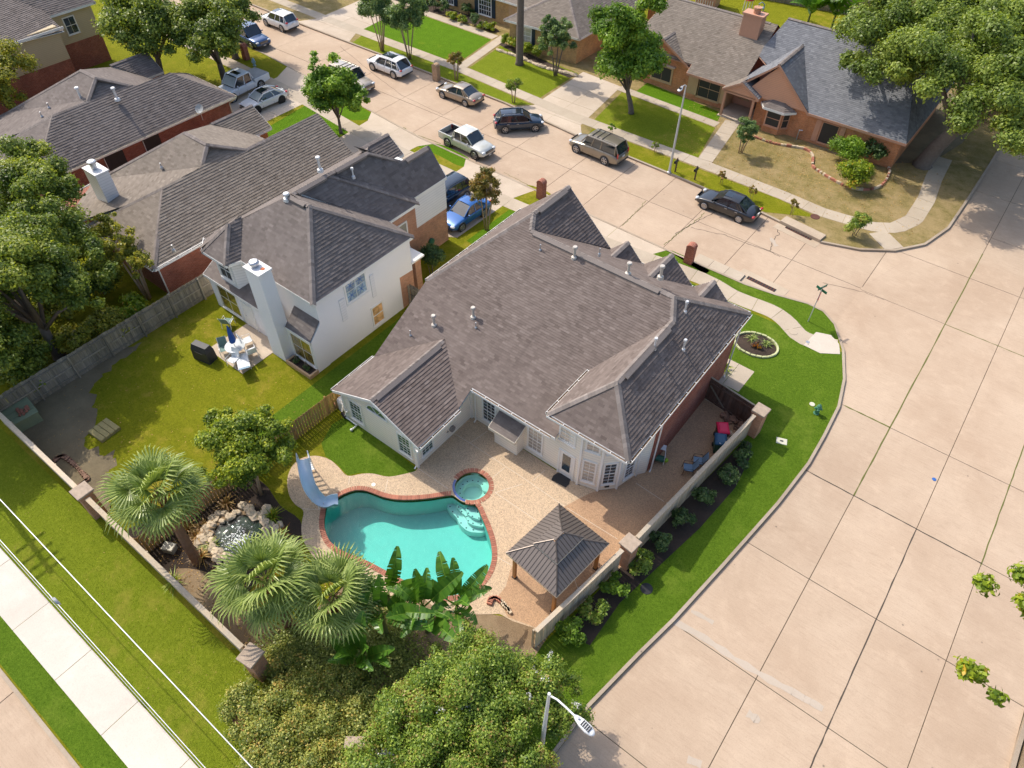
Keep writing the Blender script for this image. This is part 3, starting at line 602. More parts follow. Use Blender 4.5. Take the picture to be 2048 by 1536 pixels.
def coping(parent, ring, skip=lambda p: False, w=.27, step=.108, zt=.035):
    ring = ccw(ring); pts = [Vector(p) for p in ring]; n_ = len(pts); out = []; acc = 0
    for i in range(n_):
        a, b = pts[i], pts[(i+1) % n_]; d = (b - a).length; t = (b - a) / d if d else None
        while acc < d:
            out.append((a + t * acc, t)); acc += step
        acc -= d
    for p, t in out:
        nrm = Vector((t.y, -t.x)); c = p + nrm * (w / 2 - .03)
        if skip(c): continue
        mb = MB(); mb.M = Matrix.Translation((c.x, c.y, 0)) @ Matrix.Rotation(math.atan2(t.y, t.x), 4, 'Z')
        mb.bbox(-step*.46, step*.46, -w/2, w/2, -.06, zt + random.uniform(-.004, .004), .008); mb.build('brick', M_REDBRICK_PIECE, parent, world=True)
coping(pool, POOL, lambda p: (p - Vector(SPA_C)).length < 1.17)
spa = thing('spa', 'round spa pool with green water set in the pool deck beside the pool', 'spa', (*SPA_C, 0))
mb = MB(); n_ = 32
mb.lathe([(SPA_R, -.0), (SPA_R, -.3), (.93*SPA_R, -.45), (.55, -.47), (.53, -.85), (.0001, -.87)], (0, 0, 0), 32, cap=False); mb.build('basin', M_PLASTER_W, spa, smooth=False)
mb = MB(); mb.lathe([(.22, -.28), (.22, -.5)], (.55, .50, 0), 14); mb.build('seat', M_PLASTER_W, spa)
for k in range(14):
    a = 2 * math.pi * k / 14; mb = MB(); mb.M = Matrix.Translation((.68 * math.cos(a), .68 * math.sin(a), -.452)); mb.box(-.03, .03, -.03, .03, 0, .006); mb.build('trim_tile', M_TILE_DARK, spa)
mb = MB(); mb.lathe([(SPA_R - .002, -.07), (.0001, -.07)], (0, 0, 0), 32, cap=False); mb.build('water', W_SPA, spa)
a0, a1 = R(195), R(288)
mb = MB(); ring = []
for k in range(17):
    a = a0 + (a1 - a0) * k / 16; c, s_ = math.cos(a), math.sin(a); ring.append((c, s_))
for (c, s_), (c2, s2) in zip(ring, ring[1:]):
    for (r0, z0, r1, z1) in ((SPA_R, -.3, SPA_R, .02), (SPA_R, .02, 1.06, .02), (1.06, .02, 1.06, -.5)):
        mb.poly([(c*r0, s_*r0, z0), (c2*r0, s2*r0, z0), (c2*r1, s2*r1, z1), (c*r1, s_*r1, z1)])
mb.build('tiled_dam', M_TILE_BLUE, spa)
coping(spa, SPA, lambda p: R(192) < (math.atan2(p.y - SPA_C[1], p.x - SPA_C[0]) % (2*math.pi)) < R(291))
# ---- wear on the concrete: cracks, weeds in joints, repairs
M_CRACK = simple('crack_filler', (.075,.06,.045), .95, var=.5, scale=3); M_WEED = simple('joint_weeds', (.13,.14,.03), .95, var=.5, scale=6); M_GREYPATCH = concrete('grey_patch', (.43,.36,.29), (.50,.42,.34), .7, seed=21)
def crack(name, label, pts, w, mat, seed, z=RZ + .006, j=.07, sub=8):
    rr = random.Random(seed); L_ = []
    for a, b in zip(pts, pts[1:]):
        for k in range(sub):
            t = k / sub; L_.append((a[0] + (b[0]-a[0])*t + rr.uniform(-j, j), a[1] + (b[1]-a[1])*t + rr.uniform(-j, j)))
    L_.append(pts[-1]); mb = MB(); n = len(L_)
    for i in range(n - 1):
        a, b = Vector(L_[i]), Vector(L_[i+1]); t = (b - a).normalized(); nn = Vector((-t.y, t.x)); w0, w1 = w * (.4 + .6*abs(math.sin(i*1.7+seed))), w * (.4 + .6*abs(math.sin((i+1)*1.7+seed)))
        mb.poly([(*(a - nn*w0), z), (*(b - nn*w1), z), (*(b + nn*w1), z), (*(a + nn*w0), z)])
    return mb.build(name, mat, kind='structure')
for k, (pts, w, m_, j) in enumerate((
  ([(-17.27,42.83),(-16.78,45.18),(-16.17,47.42),(-16.07,49.0)], .03, M_CRACK, .08), ([(-16.67,44.42),(-14.17,45.16),(-12.53,45.24),(-10.69,45.39),(-9.84,45.28)], .025, M_CRACK, .06), ([(-11.62,48.73),(-11.06,47.78),(-11.02,46.45),(-10.73,45.48)], .03, M_CRACK, .1),
  ([(-21.21,45.38),(-21.1,44.16),(-21.03,42.95),(-20.91,41.31)], .025, M_WEED, .08), ([(-16.75,46.9),(-16.84,45.06),(-17.05,43.88),(-17.1,42.65),(-17.22,41.2)], .03, M_WEED, .08),
  ([(1.82,55),(1.82,45.3),(1.82,34.1),(1.82,28.15)], .045, M_WEED, .012), ([(-.9,34.1),(1.82,34.1)], .06, M_WEED, .015), ([(1.82,45.3),(5.12,45.3),(8,45.3)], .035, M_WEED, .012), ([(-1,28.15),(1.82,28.15),(5.12,28.15),(8.3,28.15)], .04, M_CRACK, .012), ([(5.12,28.15),(5.12,22),(5.12,15.9),(5.12,13)], .035, M_CRACK, .012), ([(8.3,37.5),(8.3,34),(8.3,28)], .035, M_WEED, .015), ([(-6.24,44.36),(-3.6,45.16),(-2.21,45.23)], .02, M_CRACK, .03), ([(-61.57,50.11),(-54.67,47.85),(-48.83,46.2),(-43.19,45.77)], .02, M_CRACK, .04), ([(-44.38,41.76),(-42.48,41.53),(-39.84,41.76)], .05, M_WEED, .06), ([(-32.61,41.53),(-29.97,41.34)], .03, M_WEED, .05))): crack('road_crack', None, pts, w, m_, k, j=j)
for k, (pts, w) in enumerate((([(-2.37,16.01),(-0.85,16.17),(0.64,16.13),(2.31,16.27),(3.83,16.44),(4.66,16.5)], .2), ([(-1.98,16.96),(-0.87,17.08)], .13), ([(2.14,14.36),(2.71,14.32)], .22), ([(0.99,11.12),(1.53,11.29)], .18), ([(-11.34,47.01),(-10.55,46.29)], .2))): crack('road_patch', None, pts, w, M_GREYPATCH, 40+k, z=RZ+.008, j=.02, sub=3)

# ================================================================ houses
M_UNDER = simple('roofing_felt', (.05,.045,.042), .95)
class Roof:
    """planes given as 3D polygons with one code per edge: g gutter, r rake board, c ridge or hip cap, v valley, - plain"""
    def __init__(s, house, mat, trim, gut=None, row=.145, tab=.32, capw=.17, rnd=1, lift=.016):
        s.h = house; s.mat = mat; s.trim = trim; s.gut = gut; s.row = row; s.tab = tab; s.capw = capw; s.rnd = random.Random(rnd); s.lift = lift
        s.deck = MB(); s.sh = MB(); s.cap = MB(); s.fas = MB(); s.gus = []
    def plane(s, pts, codes, row=None):
        row = row or s.row
        P = [Vector(p) for p in pts]; n = Vector((0, 0, 0))
        for i in range(len(P)):
            a, b = P[i], P[(i+1) % len(P)]; n += a.cross(b)
        n.normalize()
        if n.z < 0: P = P[::-1]; n = -n; codes = codes[:-1][::-1] + codes[-1]
        c0 = P[0]; u = Vector((-n.y, n.x, 0)).normalized(); v = n.cross(u)
        if v.z < 0: u, v = -u, -v
        lift = s.lift * (1.9 if n.x > .3 else 1); row = row * (1.3 if n.x > .3 else 1)
        q = [((p - c0).dot(u), (p - c0).dot(v)) for p in P]
        pp = [p - n * (p - sum(P, Vector((0, 0, 0))) / len(P)).dot(n) for p in P]; c0 = pp[0]; q = [((p - c0).dot(u), (p - c0).dot(v)) for p in pp]
        s.deck.poly([p - Vector((0, 0, .015)) for p in pp], 1); s.deck.poly([p - Vector((0, 0, .13)) for p in pp][::-1], 0)
        vmin = min(b for a, b in q); vmax = max(b for a, b in q); rd = s.rnd; i = 0
        U = lambda a, b, h: c0 + u * a + v * b + n * h
        v0 = vmin - .02
        while v0 < vmax:
            v1 = v0 + row
            st = clip_half(clip_half(q, 1, v0, False), 1, v1, True)
            if len(st) >= 3:
                ua, ub = min(a for a, b in st), max(a for a, b in st)
                simple_ = len(st) <= 5
                k = math.floor((ua - (i % 2) * s.tab * .5) / s.tab); x = k * s.tab + (i % 2) * s.tab * .5 + rd.uniform(-.03, .03)
                lo = [a for a, b in st if b < v0 + 1e-4]; hi = [a for a, b in st if b > v1 - 1e-4]
                if lo and hi and len(st) == 4: fa, fb = max(min(lo), min(hi)), min(max(lo), max(hi))
                else: fa, fb = 1, 0
                while x < ub:
                    x1 = x + s.tab
                    if x >= fa and x1 <= fb: t = [(x, v0), (x1, v0), (x1, v1), (x, v1)]
                    else: t = clip_half(clip_half(st, 0, x, False), 0, x1, True)
                    if len(t) >= 3:
                        h = lift * rd.uniform(.75, 1.25); tn = min(1, max(0, rd.gauss(.5, .17)))
                        tp = [U(a, b, .004 + h * (1 - (b - v0) / row)) for a, b in t]
                        s.sh.poly(tp, a=tn)
                        for w_ in range(len(t)):
                            a, b = t[w_], t[(w_+1) % len(t)]
                            if a[1] < v0 + 1e-4 and b[1] < v0 + 1e-4 and abs(a[0] - b[0]) > .01:
                                s.sh.poly([U(a[0], a[1], -.014), U(b[0], b[1], -.014), U(b[0], b[1], .004 + h), U(a[0], a[1], .004 + h)], a=tn * .5)  # butt face toned darker, row shadow put into its colour
                    x = x1
            v0 = v1; i += 1
        for j in range(len(P)):
            a, b = P[j], P[(j+1) % len(P)]; cd = codes[j]
            d = (b - a).normalized(); out = d.cross(Vector((0, 0, 1))); out.z = 0
            if out.length < 1e-6: continue
            out.normalize()
            if cd in 'gr':
                dz = Vector((0, 0, .20)); o = out * .03
                s.fas.mesh([a+o, b+o, b+o-dz, a+o-dz, a-o*.2, b-o*.2, b-o*.2-dz, a-o*.2-dz], [(0,3,2,1),(4,5,6,7),(0,1,5,4),(3,7,6,2),(0,4,7,3),(1,2,6,5)])
            if cd == 'g' and s.gut:
                w1 = out * .035; w2 = out * .155; z0 = Vector((0, 0, -.15)); z1 = Vector((0, 0, -.02)); zi = Vector((0, 0, -.07)); w3 = out * .14
                gu = MB(); s.gus.append(gu)
                gu.mesh([a+w1+z0, b+w1+z0, b+w2+z0, a+w2+z0, b+w2+z1, a+w2+z1, b+w3+z1, a+w3+z1, b+w3+zi, a+w3+zi, b+w1+zi, a+w1+zi],
                          [(0,3,2,1),(3,5,4,2),(5,7,6,4),(7,9,8,6),(0,11,9,3),(1,2,8,10)], 0)
                gu.poly([a+w1+zi, a+w3+zi, b+w3+zi, b+w1+zi], 1)
                m = int((b - a).length / .9)
                for k in range(m + 1):
                    p = a + d * (k * .9 + .1) + z1; gu.beam(p + w1, p + w2, .03, .012, 0)
    def caps(s, *edges):
        for a, b in edges:
            a, b = Vector(a), Vector(b); d = b - a; Ln = d.length; d.normalize(); side = Vector((-d.y, d.x, 0)).normalized(); m = max(1, int(Ln / .2))
            sl = .55
            for k in range(m):
                p, q_ = a + d * (Ln * k / m), a + d * (Ln * (k + 1) / m + .02); W = s.capw; tn = min(1, max(0, s.rnd.gauss(.55, .2)))
                h0, h1 = .062, .045
                l0, l1 = p + side * W + Vector((0, 0, h0 - W * sl)), q_ + side * W + Vector((0, 0, h1 - W * sl)); r0, r1 = p - side * W + Vector((0, 0, h0 - W * sl)), q_ - side * W + Vector((0, 0, h1 - W * sl))
                t0, t1 = p + Vector((0, 0, h0)), q_ + Vector((0, 0, h1))
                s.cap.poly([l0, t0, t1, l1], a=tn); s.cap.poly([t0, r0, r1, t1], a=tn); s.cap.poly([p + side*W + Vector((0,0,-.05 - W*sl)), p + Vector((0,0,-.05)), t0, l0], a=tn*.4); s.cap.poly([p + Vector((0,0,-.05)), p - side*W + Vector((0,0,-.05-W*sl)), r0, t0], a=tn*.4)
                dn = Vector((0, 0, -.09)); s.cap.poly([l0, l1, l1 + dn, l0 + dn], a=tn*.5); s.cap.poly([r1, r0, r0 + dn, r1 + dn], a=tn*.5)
    def done(s):
        r = s.deck.build('roof', [s.trim, M_UNDER], s.h, world=True)
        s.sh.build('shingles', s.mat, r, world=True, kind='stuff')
        if s.cap.v: s.cap.build('ridge_cap', M_CAP, r, world=True)
        if s.fas.v: s.fas.build('fascia', s.trim, r, world=True)
        for gu in s.gus: gu.build('gutter', [s.gut or M_TRIM, M_GUTTER_IN], r, world=True)
        return r
def wallp(house, pts, z0, z1, mat, name='wall'):
    """closed wall volume over a footprint; z1 may be one height or one per corner"""
    mb = MB(); zs = z1 if isinstance(z1, (list, tuple)) else [z1] * len(pts); n = len(pts)
    a = sum(pts[i][0] * pts[(i+1) % n][1] - pts[(i+1) % n][0] * pts[i][1] for i in range(n))
    if a < 0: pts = pts[::-1]; zs = list(zs)[::-1]
    for i in range(n):
        p, q = pts[i], pts[(i+1) % n]; mb.poly([(p[0],p[1],z0),(q[0],q[1],z0),(q[0],q[1],zs[(i+1) % n]),(p[0],p[1],zs[i])])
    mb.poly([(p[0], p[1], z) for p, z in zip(pts, zs)])
    return mb.build(name, mat, house, world=True)
def slabwall(house, pts3, nrm, mat, t=.16, name='wall'):
    """flat wall piece with any outline, extruded inwards by t"""
    mb = MB(); P = [Vector(p) for p in pts3]; n = -Vector(nrm).normalized() * t; m = len(P)
    mb.poly(P); mb.poly([p + n for p in P][::-1])
    for i in range(m):
        a, b = P[i], P[(i+1) % m]; mb.poly([a, a + n, b + n, b])
    return mb.build(name, mat, house, world=True)
def facing(p, yaw):
    """local frame on a wall: x along the wall, y outwards, z up"""
    return Matrix.Translation(p) @ Matrix.Rotation(yaw - math.pi / 2, 4, 'Z')
S_, E_, N_, W_ = -math.pi/2, 0.0, math.pi/2, math.pi
def window(house, p, yaw, w, h, cols=3, rows=4, pane=None, frame=None, trim=.1, sash=True, name='window', label=None, proud=.05, sill=True, mun=.022):
    """p = bottom centre on the wall face"""
    frame = frame or M_TRIM; pane = pane or M_GLASS; M = facing(p, yaw); t = trim
    mb = MB(); mb.M = M
    mb.box(-w/2-t, -w/2, -.02, proud, -t, h+t); mb.box(w/2, w/2+t, -.02, proud, -t, h+t); mb.box(-w/2, w/2, -.02, proud, h, h+t); mb.box(-w/2, w/2, -.02, proud, -t, 0)
    if sill: mb.box(-w/2-t-.03, w/2+t+.03, -.02, proud+.04, -t-.04, -t-.001)
    o = mb.build(name, frame, house, world=True)
    if label: o['label'] = label
    mb = MB(); mb.M = M; mb.box(-w/2, w/2, -.02, .008, 0, h); mb.build('pane', pane, o, world=True)
    if cols or rows:
        mb = MB(); mb.M = M
        for k in range(1, cols): x = -w/2 + w * k / cols; mb.box(x-mun/2, x+mun/2, .009, .022, 0, h)
        for k in range(1, rows): z = h * k / rows; mb.box(-w/2, w/2, .009, .020, z-mun/2, z+mun/2)
        if sash: mb.box(-w/2, w/2, .009, .032, h/2-.025, h/2+.025)
        if mb.v: mb.build('muntin', frame, o, world=True)
    return o
def door(house, p, yaw, w, h, mat, frame=None, glassp=None, name='door'):
    M = facing(p, yaw); frame = frame or M_TRIM
    mb = MB(); mb.M = M; mb.box(-w/2, w/2, -.02, .03, 0.02, h); o = mb.build(name, mat, house, world=True)
    mb = MB(); mb.M = M; mb.box(-w/2-.1, -w/2, -.02, .06, 0, h+.1); mb.box(w/2, w/2+.1, -.02, .06, 0, h+.1); mb.box(-w/2, w/2, -.02, .06, h, h+.1); mb.build('frame', frame, o, world=True)
    if glassp:
        gw, g0, g1 = glassp; mb = MB(); mb.M = M; mb.box(-gw/2, gw/2, .031, .04, g0, g1); mb.build('pane', M_GLASS, o, world=True)
    mb = MB(); mb.M = M; mb.tube([(w/2-.09, .03, h*.47), (w/2-.09, .08, h*.47)], .025, 8); mb.build('handle', M_STEEL, o, world=True)
    return o
def vent(house, x, y, z, h=.55, r=.07, cap=True, mat=None, name='flue_vent'):
    mat = mat or M_VENT
    mb = MB(); mb.lathe([(r*2.6, -.12), (r*2.2, .05), (r*1.2, .10), (r, .14), (r, h)], (x, y, z), 10)
    o = mb.build(name, mat, house, world=True)
    if cap: mb = MB(); mb.lathe([(r*1.1, h-.02), (r*1.9, h), (r*1.9, h+.09), (r*1.5, h+.13)], (x, y, z), 10); mb.build('cap', mat, o, world=True)
    mb = MB(); mb.mesh([(x-.28, y-.3, z-.17*1), (x+.28, y-.3, z-.17), (x+.28, y+.24, z+.15), (x-.28, y+.24, z+.15)], [(0,1,2,3)]) if cap else None
    return o
M_VENT = simple('painted_vent_metal', (.55,.50,.44), .5, .2, .25, 9)
M_VENT_W = simple('white_vent_metal', (.70,.70,.70), .45, .3, .2, 9)

# ---------------------------------------------------------------- the house with the pool
H1 = thing('house', 'cream house with the large grey-brown roof in the middle, its back facing the pool', 'house', (-15.5, 25, 0))
s_ = .538; zr = 7.72
rL = (-19.67, 27.6, zr); rR = (-10.4, 27.6, zr); gI = (-20.2, 28.5, 8.2); gO = (-20.2, 32.1, 8.2)
wp = (-9.75, 21.15, 7.14); wi = (-9.75, 26.52, 7.14)
rf = Roof(H1, M_SH_MAIN, M_TRIM, M_TRIM, rnd=3)
rf.plane([(-23.65,18.0,2.554),(-20.4,20.58,3.942),(-17.25,18.0,2.554),(-17.25,19.2,3.2),(-11.95,19.2,3.2),(-11.7,19.2,3.2),(-11.7,23.38,5.447),wi,rR,rL,gI,(-23.65,22.8,5.137)], 'vv-gr-vcccccr')
rf.plane([(-23.65,22.8,5.137),gI,gO,(-23.65,32.1,5.137)], 'ccrg')
rf.plane([gI,gO,(-16.8,32.1,5.1),rL], 'cr-v')
rf.plane([rL,rR,(-7.45,32.0,5.1),(-16.8,32.0,5.1)], 'ccg-')
rf.plane([(-7.45,18.95,5.1),(-7.45,32.0,5.1),rR,wi,wp], 'gcccc')
rf.plane([(-12.1,18.95,5.1),wp,wi,(-12.1,22.73,5.1)], 'cc-g')
rf.plane([(-12.1,18.95,5.1),(-7.45,18.95,5.1),wp], 'gcc')
rf.plane([(-23.65,14.75,2.5),(-20.4,14.75,3.95),(-20.4,20.58,3.942),(-23.65,18.0,2.554)], 'rcvg')
rf.plane([(-20.4,14.75,3.95),(-17.2,14.75,2.5),(-17.2,18.0,2.554),(-20.4,20.58,3.942)], 'rgvc')
rf.caps((rL,rR),(gI,gO),(gI,(-23.65,22.8,5.137)),(rL,gI),(rR,(-7.45,32,5.1)),(rR,wi),(wi,wp),(wp,(-12.1,18.95,5.1)),(wp,(-7.45,18.95,5.1)),((-20.4,14.75,3.95),(-20.4,20.4,3.95)))
for xl, xr, pk, yi in ((-16.8,-14.65,6.1,30.3),(-14.4,-11.22,6.56,29.55),(-11.03,-8.93,6.05,30.4)):
    xm = (xl + xr) / 2
    rf.plane([(xl,32.15,5.08),(xm,32.15,pk),(xm,yi,pk),(xl,32.0,5.08)], 'rc--'); rf.plane([(xm,32.15,pk),(xr,32.15,5.08),(xr,32.0,5.08),(xm,yi,pk)], 'r--c'); rf.caps(((xm,32.15,pk),(xm,yi+.05,pk)))
roof1 = rf.done()
# raised ridge vents
for a, b, n in (((-19.4,27.52,zr),(-11.2,27.52,zr),(0,-1)),((-20.1,28.8,8.2),(-20.1,31.6,8.2),(1,0)),((-9.66,21.6,7.14),(-9.66,25.9,7.14),(1,0)),((-20.3,15.0,3.95),(-20.3,20.0,3.95),(1,0))):
    mb = MB(); a, b = Vector(a), Vector(b); o_ = Vector((n[0], n[1], 0)); mb.mesh([a+Vector((0,0,.09)), b+Vector((0,0,.09)), b+o_*.2+Vector((0,0,-.03)), a+o_*.2+Vector((0,0,-.03)), a+o_*.2+Vector((0,0,-.14)), b+o_*.2+Vector((0,0,-.14))], [(0,3,2,1),(3,4,5,2)]); mb.build('ridge_vent', M_CAP, roof1, world=True)
# walls
wallp(H1, [(-23.3,15.05),(-17.75,15.05),(-17.75,19.6),(-23.3,19.6)], -.05, [2.45,2.45,2.45,2.45], M_SID_CREAM)
slabwall(H1, [(-23.3,15.06,2.4),(-17.75,15.06,2.4),(-17.75,15.06,2.62),(-20.4,15.06,3.8),(-23.3,15.06,2.52)], (0,-1,0), M_SID_CREAM, .12)
slabwall(H1, [(-17.74,17.8,2.4),(-17.74,19.6,2.4),(-17.74,19.6,3.2),(-17.74,19.2,3.05),(-17.74,17.9,2.42)], (1,0,0), M_SID_CREAM, .12)
slabwall(H1, [(-23.29,18,0),(-23.29,31.7,0),(-23.29,31.7,5.2),(-23.29,22.9,5.15),(-23.29,18.1,2.42)], (-1,0,0), M_SID_CREAM, .16)
wallp(H1, [(-23.2,19.6),(-11.6,19.6),(-11.6,31.7),(-23.2,31.7)], -.05, [3.2,3.2,5.0,5.0], M_SID_CREAM)
wallp(H1, [(-11.62,19.55),(-10.27,19.51),(-9.18,19.82),(-8.46,20.57),(-8.09,21.93),(-7.76,22.4),(-7.76,22.6),(-11.62,22.6)], -.05, 5.05, M_SID_CREAM)
wallp(H1, [(-11.6,22.61),(-7.70,22.61),(-7.70,31.7),(-11.6,31.7)], -.05, 3.9, M_BR_RED); wallp(H1, [(-11.5,22.62),(-7.68,22.62),(-7.68,31.72),(-11.5,31.72)], 3.9, 5.08, M_TRIM, 'frieze')
for xl, xr, pk in ((-16.7,-14.75,6.0),(-14.3,-11.3,6.45),(-10.95,-9.0,5.95)): slabwall(H1, [(xl,32.0,0),(xr,32.0,0),(xr,32.0,5.05),((xl+xr)/2,32.0,pk),(xl,32.0,5.05)], (0,1,0), M_BR_RED, .25)
slabwall(H1, [(-23.3,32.0,0),(-17.1,32.0,0),(-17.1,32.0,5.1),(-20.2,32.0,8.1),(-23.3,32.0,5.3)], (0,1,0), M_BR_RED, .3)
# chimney bump-out with its own little roof
mb = MB(); mb.box(-15.55,-13.98,18.98,19.6,-.03,1.62); bo = mb.build('bump_out', M_SID_CREAM, H1, world=True)
r2_ = Roof(H1, M_SH_DARK, M_CREAM, None, rnd=8); r2_.plane([(-15.66,18.62,1.62),(-13.87,18.62,1.62),(-13.87,19.58,2.12),(-15.66,19.58,2.12)], 'rr-r'); r2_.done()
mb = MB(); mb.box(-14.92,-14.68,18.9,18.975,.95,1.25); mb.box(-14.98,-14.62,18.78,18.98,1.25,1.29); mb.build('vent_hood', M_STEEL, bo, world=True)
# windows
for x, z in ((-22.3,.62),(-18.6,.55)): window(H1, (x,15.05,z), S_, .82, 1.45, 3, 6, M_GLASS_TEAL)
window(H1, (-17.75,15.85,.58), E_, .8, .95, 3, 4, M_GLASS_TEAL)
window(H1, (-16.4,19.6,.62), S_, .82, 1.65, 3, 6); window(H1, (-13.2,19.6,.55), S_, .86, 1.7, 3, 6, M_BLIND); window(H1, (-14.8,19.6,2.5), S_, 1.45, .16, 0, 0, trim=.04)
window(H1, (-11.18,19.54,2.98), S_, .84, 1.2, 3, 4, M_BLIND); window(H1, (-9.72,19.667,3.25), S_ + R(15.9), .62, .95, 2, 4, M_BLIND); window(H1, (-8.82,20.195,3.3), S_ + R(46.2), .55, .95, 2, 4)
door(H1, (-11.08,19.54,.02), S_, .86, 1.98, M_TRIM, glassp=(.5,.5,1.85))
window(H1, (-9.76,19.656,.62), S_ + R(15.9), .6, 1.65, 2, 6, M_BLIND); window(H1, (-8.83,20.185,.64), S_ + R(46.2), .58, 1.68, 2, 6); window(H1, (-8.26,21.3,.53), E_ - R(15.2), .56, 1.5, 2, 6)
# half-round fan window
mb = MB(); mb.M = facing((-20.5,15.06,2.42), S_); n = 12
arc = [(.75*math.cos(math.pi*k/n), .55*math.sin(math.pi*k/n)) for k in range(n+1)]
mb.poly([(x, .01, z) for x, z in arc][::-1]); fw = mb.build('fan_window', M_GLASS_TEAL, H1, world=True)
mb = MB(); mb.M = facing((-20.5,15.06,2.42), S_); mb.tube([(x*1.04, .03, z*1.06) for x, z in arc], .045, 6); mb.tube([(-.8,.03,-.02),(.8,.03,-.02)], .04, 6)
for a in (R(60), R(120)): mb.tube([(0,.02,0),(.7*math.cos(a),.02,.5*math.sin(a))], .015, 5)
mb.build('frame', M_TRIM, fw, world=True)
# corner boards, downspouts
for x, y, z1 in ((-17.73,15.03,2.45),(-23.28,15.03,2.45),(-10.27,19.5,4.95),(-9.17,19.81,4.95),(-8.45,20.56,4.95),(-8.08,21.92,4.95),(-17.7,19.55,3.1)):
    mb = MB(); mb.box(x-.06,x+.06,y-.06,y+.06,0,z1); mb.build('corner_board', M_TRIM, H1, world=True)
def downspout(house, top, foot, mat=None):
    mb = MB(); a, b = Vector(top), Vector(foot); e = Vector((b.x, b.y, a.z - .35)); mb.tube([a, e, Vector((b.x, b.y, .12)), Vector((b.x + (b.x-a.x)*.0 + .02, b.y - .18, .04))], .045, 6); return mb.build('downspout', mat or M_TRIM, house, world=True)
downspout(H1, (-17.1,14.6,2.35), (-17.82,14.98,0)); downspout(H1, (-17.1,19.05,3.05), (-17.35,19.5,0)); downspout(H1, (-7.32,22.9,4.95), (-7.6,22.75,0)); downspout(H1, (-7.32,31.8,4.95), (-7.6,31.75,0))
# roof vents (positions on the back slope)
def onmain(x, y): return 3.2 + s_ * (y - 19.2)
for px in [(-16.446,27.267,6.6),(-13.25,27.672,6.3),(-11.605,28.192,6.4),(-21.495,20.944,4.3),(-19.651,22.257,4.6)]: vent(H1, px[0], px[1], onmain(px[0], px[1]), .62, .075)
for px in [(-18.472,26.853,7.0),(-15.277,27.946,6.9),(-19.13,21.842,4.4),(-22.402,19.868,3.9)]: vent(H1, px[0], px[1], onmain(px[0], px[1]), .4, .035, False, M_STEEL, 'pipe_vent')
for px in [(-9.653,27.646,6.0),(-9.566,24.346,6.3),(-8.657,25.98,5.6)]: vent(H1, px[0], px[1], 5.1 + 0.888 * (-7.45 - px[0]), .6, .05, True, M_VENT_W, 'pipe_vent')
# hose reel and wall lamp pieces
mb = MB(); mb.M = facing((-17.74,17.85,.65), E_); mb.lathe([(.2,.0),(.2,.05)], (0,0,0), 14) if False else None; mb.tube([(0,.0,0),(0,.14,0)], .19, 14); mb.tube([(.35,.02,.1),(.35,.1,.1),(.5,.1,.16)], .03, 6); mb.build('hose_reel', simple('grey_plastic', (.25,.24,.23), .5), H1, world=True)
mb = MB(); mb.box(-.14,.14,0,.03,0,.16); mb.M = facing((-8.83,20.17,.25), S_ + R(46.2)); mb2 = MB(); mb2.M = mb.M; mb2.box(-.12,.12,-.01,.04,0,.18); mb2.build('pet_door', M_BLACK, H1, world=True)

# ---------------------------------------------------------------- white two-storey neighbour
H2 = thing('house', 'white painted brick two-storey house with the tall white chimney, next to the pool house', 'house', (-32, 24, 0))
zs = 8.4; ap = (-30.6,20.75,zs); rl = (-32.3,20.75,zs)
rf = Roof(H2, M_SH_DARK, M_TRIM, None, rnd=5, row=.15)
rf.plane([(-37.2,17.2,5.1),(-27.25,17.2,5.1),ap,rl], 'r--c'); rf.plane([(-27.25,17.2,5.1),(-27.25,25.5,5.1),ap], 'g--')
F2 = (-32.3,22.9,7.85)
rf.plane([ap,(-27.25,25.5,5.1),(-30.4,25.5,5.1),(-32.3,22.7,zs-.001)][:2] + [(-29.5,25.5,5.1),(-32.3,21.2,zs),rl], '--v-c')
rf.plane([(-32.3,21.2,zs),(-29.5,25.45,5.1),(-29.5,28.4,5.1),(-32.3,23.65,zs)], 'vg--')
rf.plane([(-32.3,23.65,zs),(-29.5,28.4,5.1),(-30.0,28.45,5.12),(-32.25,24.2,zs-.02)], '----')
rf.plane([(-32.3,24.0,zs),(-30.0,28.4,5.2),(-30.0,31.75,5.2),(-31.5,31.75,7.0),(-31.5,29.2,7.0),(-32.2,27.0,zs)], '-gr---')
rf.plane([(-32.2,27.0,zs),(-31.5,29.2,7.0),(-34.6,30.6,5.2),(-36,30.6,5.2),(-33.5,27.0,zs)], '-----')
rf.plane([(-31.5,29.2,7.0),(-31.5,31.75,7.0),(-33.0,31.75,5.2),(-33.0,30.0,5.4)], '-rr-')
rf.plane([(-32.3,20.75,zs),(-32.25,27.0,zs),(-37.3,31.5,5.1),(-37.3,17.2,5.1)], 'c---')
rf.plane([(-35.9,29.5,6.2),(-35.9,32.2,6.2),(-34.5,32.2,5.1),(-34.5,30.5,5.1)], 'crr-'); rf.plane([(-35.9,29.5,6.2),(-35.9,32.2,6.2),(-37.3,32.2,5.1),(-37.3,30.5,5.1)], 'crr-')
